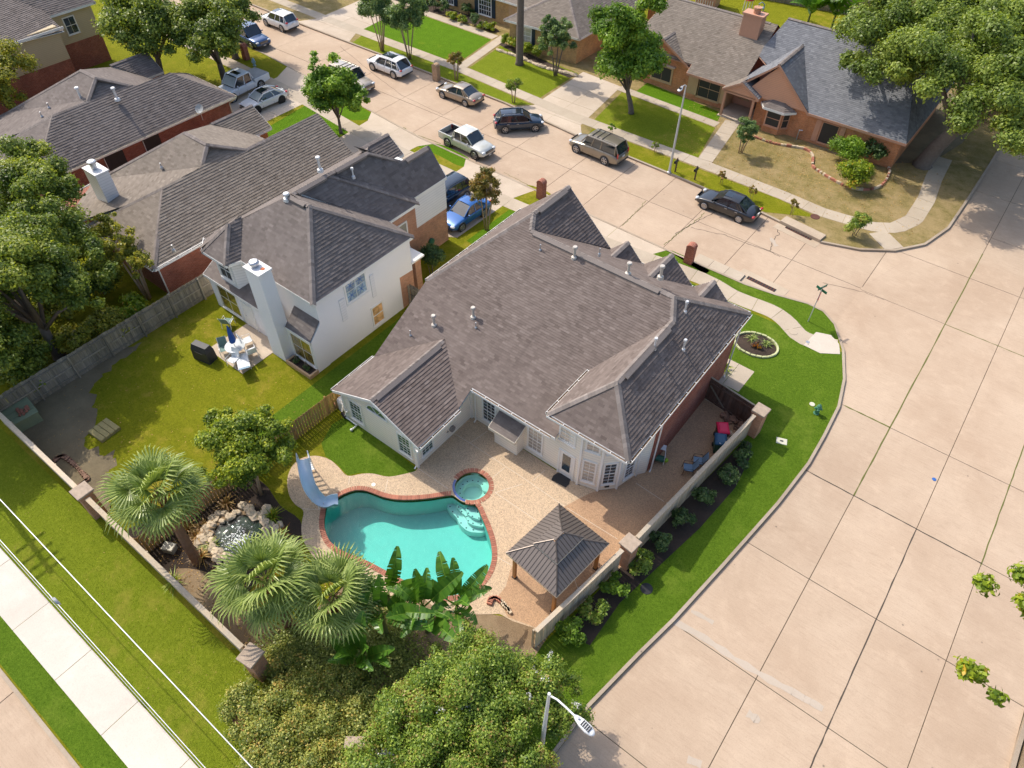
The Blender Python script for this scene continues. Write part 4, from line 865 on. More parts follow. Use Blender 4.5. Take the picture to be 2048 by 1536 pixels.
# bay roof at the back left
bp, bi = (-35.1,18.0,6.55), (-35.1,19.0,6.95)
rf.plane([(-36.3,16.3,5.12),(-33.95,16.3,5.12),(-35.1,17.9,6.7)], 'rcc'); rf.plane([(-33.95,16.3,5.12),(-33.6,17.25,5.12),(-35.1,18.9,6.72),(-35.1,17.9,6.7)], 'r-cc'); rf.plane([(-36.3,16.3,5.12),(-35.1,17.9,6.7),(-35.1,18.9,6.72),(-37.3,17.2,5.12)], 'c--r')
rf.caps((ap,rl),(ap,(-27.25,17.2,5.1)),(ap,(-27.25,25.5,5.1)),((-32.3,20.75,zs),(-32.2,27.0,zs)),((-32.3,23.65,zs),(-29.5,28.4,5.1)),((-32.2,27,zs),(-31.5,29.2,7.0)),((-31.5,29.2,7.0),(-31.5,31.7,7.0)),((-35.1,17.9,6.7),(-36.3,16.3,5.12)),((-35.1,17.9,6.7),(-33.95,16.3,5.12)),((-35.9,29.5,6.2),(-35.9,32.2,6.2)))
roof2 = rf.done()
for a, b, n in (((-32.2,21.2,zs),(-32.2,23.4,zs),(1,0)),((-32.2,24.2,zs),(-32.2,26.7,zs),(1,0)),((-31.4,29.4,7.0),(-31.4,31.5,7.0),(1,0)),((-32.2,20.68,zs),(-30.8,20.68,zs),(0,-1))):
    mb = MB(); a, b = Vector(a), Vector(b); o_ = Vector((n[0], n[1], 0)); mb.mesh([a+Vector((0,0,.09)), b+Vector((0,0,.09)), b+o_*.2+Vector((0,0,-.03)), a+o_*.2+Vector((0,0,-.03)), a+o_*.2+Vector((0,0,-.16)), b+o_*.2+Vector((0,0,-.16))], [(0,3,2,1),(3,4,5,2)]); mb.build('ridge_vent', M_CAP, roof2, world=True)
wallp(H2, [(-37.1,17.42),(-27.38,17.42),(-27.38,25.2),(-29.9,25.2),(-37.1,25.2)], -.05, 5.05, M_BR_WHITE)
wallp(H2, [(-37.05,25.21),(-30.05,25.21),(-30.05,31.6),(-37.05,31.6)], -.05, 2.75, M_BR_PINK); wallp(H2, [(-37.02,25.22),(-30.02,25.22),(-30.02,31.62),(-37.02,31.62)], 2.75, 5.15, M_PANEL)
wallp(H2, [(-37.0,31.0),(-34.8,31.0),(-34.8,32.0),(-37.0,32.0)], -.05, 5.1, M_BR_PINK)
slabwall(H2, [(-33.0,31.63,5.1),(-30.05,31.63,5.1),(-31.5,31.63,6.9)], (0,1,0), M_PANEL, .1)
wallp(H2, [(-30.0,25.22),(-29.7,25.22),(-29.7,28.2),(-30.0,28.2)], -.05, 5.0, M_BR_PINK)
# lower family room bump with its shed roof
wallp(H2, [(-37.3,16.55),(-30.9,16.55),(-30.9,17.5),(-37.3,17.5)], -.05, 2.65, M_BR_WHITE)
wallp(H2, [(-29.62,16.48),(-27.33,16.48),(-27.33,17.41),(-29.62,17.41)], -.05, [2.55,2.55,3.5,3.5], M_BR_WHITE)
rs = Roof(H2, M_SH_DARK, M_TRIM, None, rnd=6); rs.plane([(-29.55,16.42,2.62),(-27.36,16.42,2.62),(-27.36,17.41,3.62),(-29.55,17.41,3.62)], 'r---'); rs.plane([(-37.5,16.4,2.66),(-30.95,16.4,2.66),(-30.95,17.41,3.2),(-37.5,17.41,3.2)], 'r--r'); rs.done()
# upper bay
wallp(H2, [(-35.95,16.75),(-34.2,16.75),(-33.8,17.42),(-36.6,17.42)], 2.85, 5.08, M_PANEL)
window(H2, (-35.1,16.75,3.3), S_, 1.1, 1.35, 2, 2, M_GLASS, M_TRIM)
# patio windows, amber reflections painted into the glass colour; back door
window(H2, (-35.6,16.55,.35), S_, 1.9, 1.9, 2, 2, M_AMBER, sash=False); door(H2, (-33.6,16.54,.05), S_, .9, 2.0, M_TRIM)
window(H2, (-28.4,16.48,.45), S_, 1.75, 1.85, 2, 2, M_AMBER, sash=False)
# chimney
mb = MB(); mb.box(-30.9,-29.62,15.83,16.68,-.05,6.75); mb.box(-30.95,-29.57,15.78,16.73,6.75,6.86); ch = mb.build('chimney', M_BR_WHITE, H2, world=True)
mb = MB(); mb.lathe([(.20,6.86),(.20,7.05),(.30,7.06),(.30,7.14),(.22,7.22),(.05,7.24)], (-30.45,16.25,0), 14); mb.build('chimney_cap', M_STEEL, ch, world=True)
mb = MB(); mb.lathe([(.13,0),(.12,.02)], (-29.9,16.35,6.865), 12); mb.build('rust_patch', simple('rust', (.55,.16,.06), .8), ch, world=True)
# side windows
w_ = window(H2, (-27.38,20.45,3.46), E_, 1.55, 1.45, 2, 2, glass('blue_star_glass', (.20,.26,.30), .1), trim=.12, sash=False)
mb = MB(); M_BLUE = simple('blue_tape', (.03,.13,.42), .5)
for cx in (-.39, .39):
    for cz in (.36, 1.08):
        for a in (0, R(60), R(120)): 
            mb.M = facing((-27.38,20.45,3.46), E_); mb.box(-.001,.001,0,0,0,0) if False else None
            mb.beam((cx-.33*math.cos(a), .0115, cz-.3*math.sin(a)), (cx+.33*math.cos(a), .0115, cz+.3*math.sin(a)), .045, .003, up=(0,1,0))
mb.build('star_decal', M_BLUE, w_, world=True)
mb = MB(); mb.M = facing((-27.38,19.22,2.4), E_); mb.box(-.2,.2,-.01,.05,0,1.65); mb.build('shutter', M_PANEL, H2, world=True)
mb = MB(); mb.M = facing((-27.38,21.75,2.55), E_); mb.box(-.16,.16,-.01,.05,0,1.75); mb.build('shutter', M_PANEL, H2, world=True)
window(H2, (-27.38,21.77,0.4), E_, .85, 1.4, 1, 2, M_CURTAIN)
# side porch: brick arch post and wing roof
mb = MB(); mb.box(-28.3,-27.5,25.6,26.1,-.05,3.0); mb.build('porch_column', M_BR_PINK, H2, world=True)
mb = MB(); mb.box(-29.9,-27.3,25.15,26.3,3.0,3.12); mb.build('porch_roof', M_TRIM, H2, world=True)
slabwall(H2, [(-27.37,24.0,0),(-27.37,25.2,0),(-27.37,25.2,2.5),(-27.37,24.0,2.6)], (1,0,0), M_BR_PINK, .02, 'porch_recess')
window(H2, (-29.69,26.7,2.2), E_, 1.0, 1.9, 1, 2, M_BLIND)
mb = MB(); mb.M = facing((-30.0,29.7,1.0), E_); mb.tube([(0,0,0),(0,.16,0)], .25, 12); mb.tube([(.4,.02,-.3),(.45,.15,-.9)], .03, 6); mb.build('hose_reel', simple('green_plastic', (.02,.12,.08), .4), H2, world=True)
for x, y, nm in [(-32.553,23.428,'flue_vent')]: vent(H2, x, y, 5.1 + 1.18 * (-29.5 - x), .75, .08, True, M_VENT_W)
for x, y in [(-31.722,25.167)]: vent(H2, x, y, 5.1 + 1.18 * (-29.5 - x), .5, .05, True, M_VENT_W, 'pipe_vent')
for x, y in [(-32.352,20.568)]: vent(H2, x, y, 5.1 + .93 * (y - 17.2), .25, .1, True, M_VENT_W)

# ---------------------------------------------------------------- one-storey house with the white chimney
H3 = thing('house', 'red brick one-storey house with a tan hip roof and a square white chimney', 'house', (-46, 23, 0))
rf = Roof(H3, M_SH_TAN, M_TRIM, M_TRIM, rnd=9, row=.155)
a0, a1 = (-47.6,23.4,6.05), (-45.0,23.4,6.05); b0, b1 = (-44.3,19.0,5.0), (-44.3,22.0,5.0); g0, g1 = (-44.0,25.7,5.0), (-44.0,32.5,5.0)
rf.plane([(-40.4,14.7,2.65),(-40.4,32.5,2.65),g1,g0,a1,b1,b0], 'grccccc')
rf.plane([a0,a1,g0,(-47.6,29.7,2.65),(-53,29.7,2.65)], 'ccvgc')
rf.plane([g1,g0,(-47.6,29.7,2.65),(-47.6,32.5,2.65)], 'cvgr')
rf.plane([a0,a1,b1,(-52.9,18.2,2.65)], 'c-vc'); rf.plane([b1,b0,(-48.2,14.7,2.65),(-52.9,14.7,2.3),(-52.9,18.2,2.65)], 'ccgrv'); rf.plane([b0,(-40.4,14.7,2.65),(-48.2,14.7,2.65)], 'cgc')
rf.plane([a0,(-53,29.7,2.65),(-52.9,18.2,2.65)], 'cgc')
rf.plane([(-51,27.4,3.95),(-51,31.4,3.95),(-49,31.4,2.65),(-49,29.5,2.65)], 'crr-'); rf.plane([(-51,27.4,3.95),(-51,31.4,3.95),(-53,31.4,2.65),(-53,29.5,2.65)], 'crr-')
rf.caps((a0,a1),(a1,g0),(g0,g1),(a1,b1),(b1,b0),(b0,(-40.4,14.7,2.65)),(a0,(-52.9,18.2,2.65)),(b0,(-48.2,14.7,2.65)),((-51,27.4,3.95),(-51,31.4,3.95)))
rf.done()
wallp(H3, [(-40.9,15.1),(-40.9,32.1),(-47.2,32.1),(-47.2,29.2),(-52.6,29.2),(-52.6,15.2)], -.05, 2.62, M_BR_RED); slabwall(H3, [(-47.2,32.12,2.6),(-40.9,32.12,2.6),(-44,32.12,4.8)], (0,1,0), M_BR_RED); wallp(H3, [(-52.7,29.2),(-49.3,29.2),(-49.3,31.1),(-52.7,31.1)], -.05, 2.6, M_BR_ORANGE)
mb = MB(); mb.box(-49.75,-48.2,16.6,17.55,2.4,5.5); mb.box(-49.8,-48.15,16.55,17.6,5.5,5.58); ch = mb.build('chimney', M_PANEL, H3, world=True)
mb = MB(); mb.lathe([(.2,5.58),(.2,6.0),(.3,6.02),(.3,6.14),(.2,6.2)], (-49.0,17.05,0), 14); mb.build('chimney_cap', M_STEEL, ch, world=True)
for x, y in [(-47.764,23.12)]: vent(H3, x, y, 5.15, .4, .1, True, M_VENT_W)
for x, y in [(-47.447,20.802)]: vent(H3, x, y, 4.5, .35, .05, False, M_STEEL, 'pipe_vent')
for x, y in [(-40.496,16.449)]: vent(H3, x, y, 3.1, .4, .05, False, M_STEEL, 'pipe_vent')
downspout(H3, (-40.3,14.9,2.5), (-40.85,15.15,0), M_TRIM)

# ---------------------------------------------------------------- one-storey dark roof
H4 = thing('house', 'red brick one-storey house with a dark grey hip roof and a satellite dish', 'house', (-60, 24, 0))
rf = Roof(H4, M_SH_DARK, M_CREAM, M_CREAM, rnd=12, row=.155)
a0, a1 = (-61.9,23.9,6.35), (-59.8,23.9,6.35); b0, b1 = (-58.9,19.4,5.3), (-58.9,22.2,5.3); c0_, c1_ = (-58.7,26.3,5.05), (-58.7,29.4,5.05)
rf.plane([(-55.3,14.9,2.9),(-55.3,32.7,2.9),c1_,c0_,a1,b1,b0], 'gcccccc')
rf.plane([a0,a1,c0_,(-62.2,30.0,2.9),(-68,30.0,2.9)], 'ccvgc'); rf.plane([c1_,(-55.3,32.7,2.9),(-62.2,32.7,2.9)], 'cgc'); rf.plane([c1_,c0_,(-62.2,30.0,2.9),(-62.2,32.7,2.9)], 'cvgc')
rf.plane([a0,a1,b1,(-67.5,18.8,2.9)], 'c-vc'); rf.plane([b1,b0,(-62.6,14.9,2.9),(-67.5,14.9,2.6),(-67.5,18.8,2.9)], 'ccgrv'); rf.plane([b0,(-55.3,14.9,2.9),(-62.6,14.9,2.9)], 'cgc'); rf.plane([a0,(-68,30,2.9),(-67.5,18.8,2.9)], 'cgc')
rf.plane([(-66.0,28.0,4.2),(-66.0,31.6,4.2),(-64.2,31.6,2.9),(-64.2,30.0,2.9)], 'crr-'); rf.plane([(-66.0,28.0,4.2),(-66.0,31.6,4.2),(-67.8,31.6,2.9),(-67.8,30.0,2.9)], 'crr-')
rf.caps((a0,a1),(a1,c0_),(c0_,c1_),(c1_,(-55.3,32.7,2.9)),(c1_,(-62.2,32.7,2.9)),(a1,b1),(b1,b0),(b0,(-55.3,14.9,2.9)),(b0,(-62.6,14.9,2.9)),(a0,(-67.5,18.8,2.9)),((-66,28,4.2),(-66,31.6,4.2)))
rf.done()
wallp(H4, [(-55.75,15.3),(-55.75,32.3),(-61.8,32.3),(-61.8,29.6),(-67.4,29.6),(-67.0,15.3)], -.05, 2.88, M_BR_RED); wallp(H4, [(-67.4,29.6),(-64.6,29.6),(-64.6,31.3),(-67.4,31.3)], -.05, 2.8, M_BR_RED)
for y0, y1 in [(20.34,21.97),(23.74,25.2)]:
    mb = MB(); mb.M = facing((-55.75,(y0+y1)/2,0.2), E_); w = abs(y1-y0); mb.box(-w/2,w/2,-.02,.05,0,2.3); o = mb.build('screened_window', M_SCREEN, H4, world=True); mb = MB(); mb.M = facing((-55.75,(y0+y1)/2,0.2), E_); mb.box(w/2-.05,w/2,.051,.07,.2,2.2); mb.build('frame', M_TRIM, o, world=True)
mb = MB(); mb.box(-66.6,-64.8,13.6,14.7,0,5.6); ch = mb.build('chimney', M_BR_RED, H4, world=True); mb = MB(); mb.lathe([(.3,5.6),(.3,6.0),(.4,6.05),(.3,6.2)], (-65.6,14.1,0), 12); mb.build('chimney_cap', M_STEEL, ch, world=True)
for q, h in ([((-59.92,22.254),0.9),((-57.924,24.084),0.8)]): vent(H4, *q, 5.1, h, .09, True, M_VENT_W)
for q in [(-62.039,20.432),(-61.072,19.333)]: vent(H4, *q, 4.5, .4, .05, False, M_STEEL, 'pipe_vent')
for q in [(-54.751,28.846),(-54.435,16.47)]:
    x, y = q; z = 2.9 + .66 * (-55.3 - x)
    mb = MB(); mb.tube([(x,y,z-.1),(x,y,z+.5),(x-.1,y+.1,z+.75)], .03, 6); d = mb.build('satellite_dish', M_STEEL, H4, world=True)
    mb = MB(); mb.M = Matrix.Translation((x-.1,y+.1,z+.8)) @ Matrix.Rotation(R(50), 4, Vector((1,.4,0))); mb.lathe([(.04,0),(.2,.03),(.36,.1),(.38,.11),(.2,.045),(.01,.012)], (0,0,0), 14, cap=False); mb.tube([(0,-.3,.0),(0,-.1,.35)], .015, 5); mb.build('dish', simple('grey_dish', (.36,.37,.36), .5), d, world=True)
downspout(H4, (-55.2,32.6,2.7), (-55.7,32.2,0), M_CREAM)

# ---------------------------------------------------------------- two-storey house in the far left corner
H5 = thing('house', 'two-storey house in the far corner with tan siding over red brick', 'house', (-80, 25, 0))
rf = Roof(H5, M_SH_DARK, M_TRIM, None, rnd=15, row=.16)
rf.plane([(-73.5,18,5.5),(-73.5,28.5,5.5),(-76.6,28.5,5.5),(-82.5,24.5,9.2),(-82.5,21,9.2)], 'g---c'); rf.plane([(-76.6,28.5,5.5),(-76.6,33.5,5.5),(-82.5,29,9.2),(-82.5,24.5,9.2)], 'g---'); rf.plane([(-76.6,33.5,5.5),(-90,33.5,5.5),(-82.5,29,9.2)], 'g--'); rf.plane([(-73.5,18,5.5),(-82.5,21,9.2),(-90,18,5.5)], '--g'); rf.plane([(-90,18,5.5),(-82.5,21,9.2),(-82.5,29,9.2),(-90,33.5,5.5)], '-c-g')
rf.caps(((-82.5,21,9.2),(-82.5,29,9.2)),((-82.5,24.5,9.2),(-76.6,28.5,5.5)),((-82.5,29,9.2),(-76.6,33.5,5.5)),((-82.5,21,9.2),(-73.5,18,5.5))); rf.done()
wallp(H5, [(-73.95,18.4),(-73.95,28.1),(-77,28.1),(-77,33.1),(-89.6,33.1),(-89.6,18.4)], 2.6, 5.5, M_SID_TAN); wallp(H5, [(-73.97,18.42),(-73.97,28.08),(-77.02,28.08),(-77.02,33.08),(-89.58,33.08),(-89.58,18.42)], -.05, 2.6, M_BR_RED)
window(H5, (-76.99,30.6,3.4), E_, 1.0, 1.4, 2, 2); window(H5, (-75.5,28.1,3.4), N_, 1.0, 1.4, 2, 2)

# ---------------------------------------------------------------- yellow brick house across the street
H6 = thing('house', 'yellow brick house across the street with dark window shutters and a grey hip roof', 'house', (-48, 68, 0))
rf = Roof(H6, M_SH_TAN, M_TRIM, None, rnd=17, row=.17)
rf.plane([(-48.0,61.0,2.7),(-39.1,61.9,2.7),(-43.4,65.8,5.2)], 'r--'); rf.plane([(-39.1,61.9,2.7),(-39.1,76,2.7),(-43.4,74,5.2),(-43.4,65.8,5.2)], 'r--c'); rf.plane([(-48.0,61.0,2.7),(-43.4,65.8,5.2),(-43.4,74,5.2),(-48,66,2.7)], '-cvr')
rf.plane([(-48,65.0,2.7),(-43.4,65.0,2.7),(-43.4,72,6.5),(-68,72,6.5),(-72,65.0,2.7)], 'r-c-r'); rf.plane([(-43.4,72,6.5),(-68,72,6.5),(-72,79,2.7),(-43.4,79,2.7)], 'c---')
rf.caps(((-43.4,65.8,5.2),(-48.0,61.0,2.7)),((-43.4,65.8,5.2),(-39.1,61.9,2.7)),((-43.4,65.8,5.2),(-43.4,72,5.4)),((-43.4,72,6.5),(-68,72,6.5))); rf.done()
wallp(H6, [(-47.6,61.5),(-39.5,62.2),(-39.5,75.5),(-47.6,75.5)], -.05, 2.68, M_BR_YEL); wallp(H6, [(-71.6,65.5),(-47.61,65.5),(-47.61,75.4),(-71.6,75.4)], -.05, 2.68, M_BR_YEL)
for p, yaw in (((-45.6,61.67,.7), S_ + R(5)),): window(H6, p, yaw, 1.3, 1.5, 2, 4, M_BLIND)
for dx in (-.95, .95):
    mb = MB(); mb.M = facing((-45.6,61.66,.6), S_ + R(5)); mb.box(dx-.2,dx+.2,-.01,.05,0,1.7); mb.build('shutter', simple('dark_blue_shutter', (.012,.03,.05), .5), H6, world=True)
for x in (-54.2, -59.8):
    window(H6, (x,65.5,.4), S_, 1.7, 1.9, 5, 4, M_GLASS, mun=.04)
    for dx in (-1.25, 1.25): mb = MB(); mb.M = facing((x,65.5,.3), S_); mb.box(dx-.25,dx+.25,-.01,.05,0,2.1); mb.build('shutter', MATS['dark_blue_shutter'], H6, world=True)
mb = MB(); mb.M = facing((-49.9,65.5,0), S_); mb.box(-.9,.9,-.02,.04,0,2.3); pr = mb.build('entry_surround', M_TAN, H6, world=True); door(H6, (-49.7,65.46,.05), S_, .95, 2.05, M_TAN, M_TAN)

# ---------------------------------------------------------------- orange brick house across the street
H7 = thing('house', 'orange brick house across the street with salmon gables and a partly slate grey roof', 'house', (-22, 67, 0))
rf = Roof(H7, M_SH_TAN, M_PINKTRIM, None, rnd=21, row=.17)
zt = 6.4
rf.plane([(-27.2,62.1,2.62),(-23.1,62.1,2.62),(-21.9,62.1,2.62),(-21.9,68.0,zt),(-32.9,68.0,zt),(-34.2,62.9,3.13),(-27.2,62.9,3.13)], 'g--cr-r'); rf.plane([(-21.9,68.0,zt),(-21.9,75,1.9),(-34,75,1.9),(-32.9,68.0,zt)], '---c')
rf.plane([(-30.5,62.9,4.55),(-27.1,62.9,2.6),(-27.1,63.0,2.62),(-30.5,67.0,4.55)], 'r-vc'); rf.plane([(-30.5,62.9,4.55),(-30.5,67.0,4.55),(-33.9,63.0,2.6),(-33.9,62.9,2.6)], 'cv-r')
rf.caps(((-22.6,68,zt),(-32.9,68,zt)),((-30.5,62.9,4.55),(-30.5,67,4.55))); 
# porch roof
rf.plane([(-23.2,61.4,2.6),(-21.5,61.4,3.6),(-21.5,64.6,3.6),(-23.2,62.3,2.6)], 'rcvr'); rf.done()
rg = Roof(H7, M_SH_SLATE, M_PINKTRIM, None, rnd=22, row=.17)
rg.plane([(-21.5,61.4,3.6),(-19.7,61.4,2.6),(-19.7,62.2,2.6),(-21.5,64.6,3.6)], 'rrvc')
rg.plane([(-15.3,61.8,2.62),(-7,61.8,2.62),(-10,68.8,6.9),(-21.4,68.8,6.9),(-22.0,66,5.1),(-21.9,65.1,4.6)], 'g-c--v'); rg.plane([(-21.4,68.8,6.9),(-10,68.8,6.9),(-7,76,2.6),(-21.4,76,2.6)], 'c---'); rg.plane([(-7,61.8,2.62),(-7,76,2.6),(-10,68.8,6.9)], 'gcc')
rg.plane([(-18.9,61.9,5.75),(-15.25,61.8,2.55),(-15.25,61.9,2.62),(-18.9,67.2,5.75)], 'r-vc'); rg.plane([(-18.9,61.9,5.75),(-18.9,67.2,5.75),(-22.3,64.2,3.2),(-21.5,61.9,3.5)], 'cv-r')
rg.caps(((-21.4,68.8,6.9),(-10,68.8,6.9)),((-18.9,61.9,5.75),(-18.9,67.2,5.75)),((-21.5,61.4,3.6),(-21.5,64.5,3.6))); rg.done()
wallp(H7, [(-33.8,63.15),(-27.25,63.15),(-27.25,75),(-33.8,75)], -.05, 2.6, M_BR_ORANGE); slabwall(H7, [(-33.8,63.14,2.55),(-27.25,63.14,2.55),(-30.5,63.14,4.4)], (0,-1,0), M_BR_ORANGE)
wallp(H7, [(-27.24,62.9),(-23.2,62.9),(-23.2,75),(-27.24,75)], -.05, 2.6, M_TAN); wallp(H7, [(-27.2,62.86),(-23.2,62.86),(-23.2,62.9),(-27.2,62.9)], -.05, .45, M_BR_ORANGE)
wallp(H7, [(-23.19,64.6),(-20.0,64.6),(-20.0,75),(-23.19,75)], -.05, 2.6, M_PINKTRIM); wallp(H7, [(-20.0,62.1),(-7.4,62.3),(-7.4,75),(-20.0,75)], -.05, 2.6, M_BR_ORANGE)
slabwall(H7, [(-21.0,62.05,3.0),(-20.0,62.05,2.5),(-15.6,62.05,2.5),(-18.9,62.05,5.5)], (0,-1,0), M_SID_PINK); slabwall(H7, [(-23.1,61.5,2.45),(-19.8,61.5,2.45),(-21.5,61.5,3.42)], (0,-1,0), M_SID_PINK, .1)
mb = MB(); mb.box(-23.1,-19.8,61.5,61.7,2.3,2.5); mb.build('porch_beam', M_PINKTRIM, H7, world=True)
for x in (-22.9, -20.15): mb = MB(); mb.box(x-.1,x+.1,61.55,61.75,-.02,2.35); mb.build('porch_post', M_PINKTRIM, H7, world=True)
mb = MB(); mb.box(-23.18,-20.05,61.5,64.59,-.02,.08); mb.build('porch_floor', M_DRIVE, H7, world=True)
door(H7, (-20.75,64.6,.08), S_, .9, 2.0, M_DARKWOOD, M_PINKTRIM); window(H7, (-22.1,64.6,.8), S_, .8, 1.2, 1, 2, M_SCREEN, M_TAN)
window(H7, (-30.2,63.14,.75), S_, 2.0, 1.25, 2, 1, M_SCREEN, M_TAN, .18, False); mb = MB(); mb.box(-31.6,-28.8,62.75,63.14,2.25,2.33); mb.build('window_canopy', M_CAPSTONE, H7, world=True)
mb = MB(); mb.box(-30.75,-30.25,63.08,63.13,3.1,3.7); mb.build('gable_vent', M_TAN, H7, world=True)
window(H7, (-25.0,62.86,.55), S_, 2.1, 1.75, 2, 2, M_SCREEN, M_TAN, .12); 
for dx in (-1.4, 1.35): mb = MB(); mb.M = facing((-25.0,62.86,.5), S_); mb.box(dx-.28,dx+.28,-.01,.05,0,1.9); mb.build('shutter', M_TAN, H7, world=True)
# bay window with its dark hip roof
wallp(H7, [(-19.1,62.2),(-18.7,61.5),(-17.3,61.5),(-16.7,62.2)], -.05, 2.2, M_BR_ORANGE); window(H7, (-18.0,61.49,.7), S_, 1.2, 1.3, 1, 2, M_SCREEN, M_PINKTRIM, .12); window(H7, (-16.99,61.85,.7), S_ + R(49), .55, 1.3, 1, 2, M_SCREEN, M_PINKTRIM, .08)
rb = Roof(H7, M_SH_DARK, M_TRIM, None, rnd=25); rb.plane([(-19.0,61.2,2.25),(-17.1,61.2,2.25),(-17.5,62.03,2.7),(-18.6,62.03,2.7)], 'r---'); rb.plane([(-17.1,61.2,2.25),(-16.3,62.03,2.25),(-17.5,62.03,2.7)], 'r--'); rb.plane([(-19.6,62.03,2.25),(-19.0,61.2,2.25),(-18.6,62.03,2.7)], 'r--'); rb.done()
window(H7, (-13.2,62.2,.35), S_ + R(1), 1.35, 1.75, 1, 1, M_SCREEN, M_PINKTRIM, .08, False)
for dx in (-1.05, 1.05): mb = MB(); mb.M = facing((-13.2,62.2,.25), S_); mb.box(dx-.22,dx+.22,-.01,.05,0,1.95); mb.build('shutter', M_PINKTRIM, H7, world=True)
mb = MB(); mb.tube([(-15.6,61.95,0),(-15.6,61.95,.9),(-15.3,61.95,.95)], .05, 6); mb.build('meter_pipe', M_STEEL, H7, world=True)
mb = MB(); mb.box(-24.7,-22.9,66.3,67.3,4.6,7.2); mb.box(-24.8,-22.8,66.2,67.4,7.2,7.35); ch = mb.build('chimney', M_PINKTRIM, H7, world=True); mb = MB(); mb.lathe([(.32,7.35),(.32,7.7),(.38,7.72),(.38,7.85)], (-23.7,66.8,0), 12); mb.build('chimney_cap', M_BR_PINK, ch, world=True)
mb = MB(); mb.lathe([(.28,4.2),(.28,8.6),(.36,8.7),(.36,8.9)], (-14.9,68.9,0), 12); mb.build('flue', M_BR_PINK, H7, world=True)

# ================================================================ fences, walls, gate, gazebo
def picket_mesh(h, w, t=.02, gap=0, dog=False):
    mb = MB(); mb.bbox(-w/2, w/2, -t/2, t/2, 0, h, .006); return mb
def fence(name, label, a, b, h, w, mat, gap=.006, posts=2.4, rails=(.3, .95, 1.55), rail_side=-1, post_mat=None, double=False, cap=None, jit=.02, group=None, lean=0.0, rail_mat=None):
    """board fence: every picket, post and rail is a part"""
    a, b = Vector(a), Vector(b); d = b - a; Ln = d.length; yaw = math.atan2(d.y, d.x)
    f = thing(name, label, 'fence', (a.x, a.y, 0), yaw, group)
    n = int(Ln / (w + gap)); sp = Ln / n; me = None
    for k in range(n):
        if me is None:
            o = picket_mesh(h, sp - gap).build('picket', mat, f); me = o.data
        else:
            o = bpy.data.objects.new('picket', me); link(o, f)
        o.location = (sp * (k + .5), random.uniform(-.004, .004), random.uniform(-jit, jit * .4)); o.rotation_euler = (lean, random.uniform(-.006, .006), random.uniform(-.012, .012))
    for z in rails:
        mb = MB(); mb.box(0, Ln, rail_side * .06 - .02, rail_side * .06 + .02, z - .045, z + .045); mb.build('rail', rail_mat or mat, f)
    m = max(1, round(Ln / posts)); pm = None
    for k in range(m + 1):
        if pm is None:
            mb = MB(); mb.box(-.045, .045, -.045, .045, 0, h - .06); o = mb.build('post', post_mat or rail_mat or mat, f); pm = o.data
        else: o = bpy.data.objects.new('post', pm); link(o, f)
        o.location = (Ln * k / m, rail_side * .125, 0)
    if cap:
        mb = MB(); mb.bbox(0, Ln, -cap/2, cap/2, h, h + .04, .008); mb.build('cap_rail', rail_mat or mat, f)
    return f
fence('wood_fence', 'weathered grey board fence along the far side of the white house yard', (-38.45, 2.7), (-38.6, 18.6), 1.85, .14, M_FENCE_GREY, rails=(.3, .95, 1.6), rail_side=-1, jit=.04)
fence('wood_fence', 'golden brown board fence between the pool yard and the white house yard', (-24.75, 2.75), (-24.2, 19.4), 1.5, .145, M_FENCE_GOLD, gap=.034, rails=(.2, .75, 1.3), rail_side=1, posts=2.4)
def wallfence(label, a, b, n0=0, mat=None, h=1.86, cap=.22):
    return fence('wood_fence', label, a, b, h, .15, mat or M_FENCE_PALE, gap=.022, rails=(.3, 1.0, 1.6), rail_side=1, posts=2.4, cap=cap, jit=.0, rail_mat=M_FENCE_PALE)
wallfence('pale board fence with a flat cap rail beside the gazebo', (-6.75, 10.9), (-5.86, 16.6))
wallfence('pale board fence with a flat cap rail between the bins and the shrub bed', (-5.66, 17.6), (-4.5, 28.2))
wallfence('pale board fence with a flat cap rail behind the white house yard', (-38.4, 2.62), (-29.3, 2.62), cap=.24)
wallfence('pale board fence with a flat cap rail behind the pond and the palms', (-28.3, 2.62), (-16.2, 2.6), cap=.24)
fence('wood_fence', 'low grey fence closing the gap beside the white house', (-27.2, 24.6), (-23.5, 24.6), 1.8, .14, M_FENCE_GREY)
fence('wood_fence', 'brown board fence behind the houses across the street', (-46, 88.6), (-16, 94), 1.9, .15, M_FENCE_GREY, rails=(.3, 1.5))
fence('wood_fence', 'reddish board fence between the two houses across the street', (-39.0, 75.7), (-34.4, 76.4), 1.9, .15, M_CEDAR, rails=(.3, 1.5))
def pillar(label, x, y, rz, w=.62, h=2.0, mat=None, cap=.8, group=None):
    t = thing('brick_pillar', label, 'pillar', (x, y, 0), rz, group)
    mb = MB(); mb.box(-w/2, w/2, -w/2, w/2, -.1, h - .22); mb.box(-w/2-.03, w/2+.03, -w/2-.03, w/2+.03, h - .22, h - .14); mb.box(-w/2-.06, w/2+.06, -w/2-.06, w/2+.06, h - .14, h - .08); mb.build('shaft', mat or M_BR_PINK, t)
    mb = MB(); mb.bbox(-cap/2, cap/2, -cap/2, cap/2, h - .08, h + .02, .02); mb.build('capstone', M_CAPSTONE, t)
    return t
pillar('brick pillar with a stone cap between the two right fence runs near the gazebo', -5.75, 17.1, R(-7)); pillar('brick pillar with a stone cap at the gate corner beside the bins', -4.35, 28.65, R(-5), .66, 2.05)
pillar('brick pillar with a stone cap in the back fence beside the tall palm', -28.8, 2.68, 0, .66, 2.05, cap=.85); pillar('stone capped pillar at the back corner half buried in shrubs', -15.6, 2.6, R(8), .66, 2.0, cap=.85)
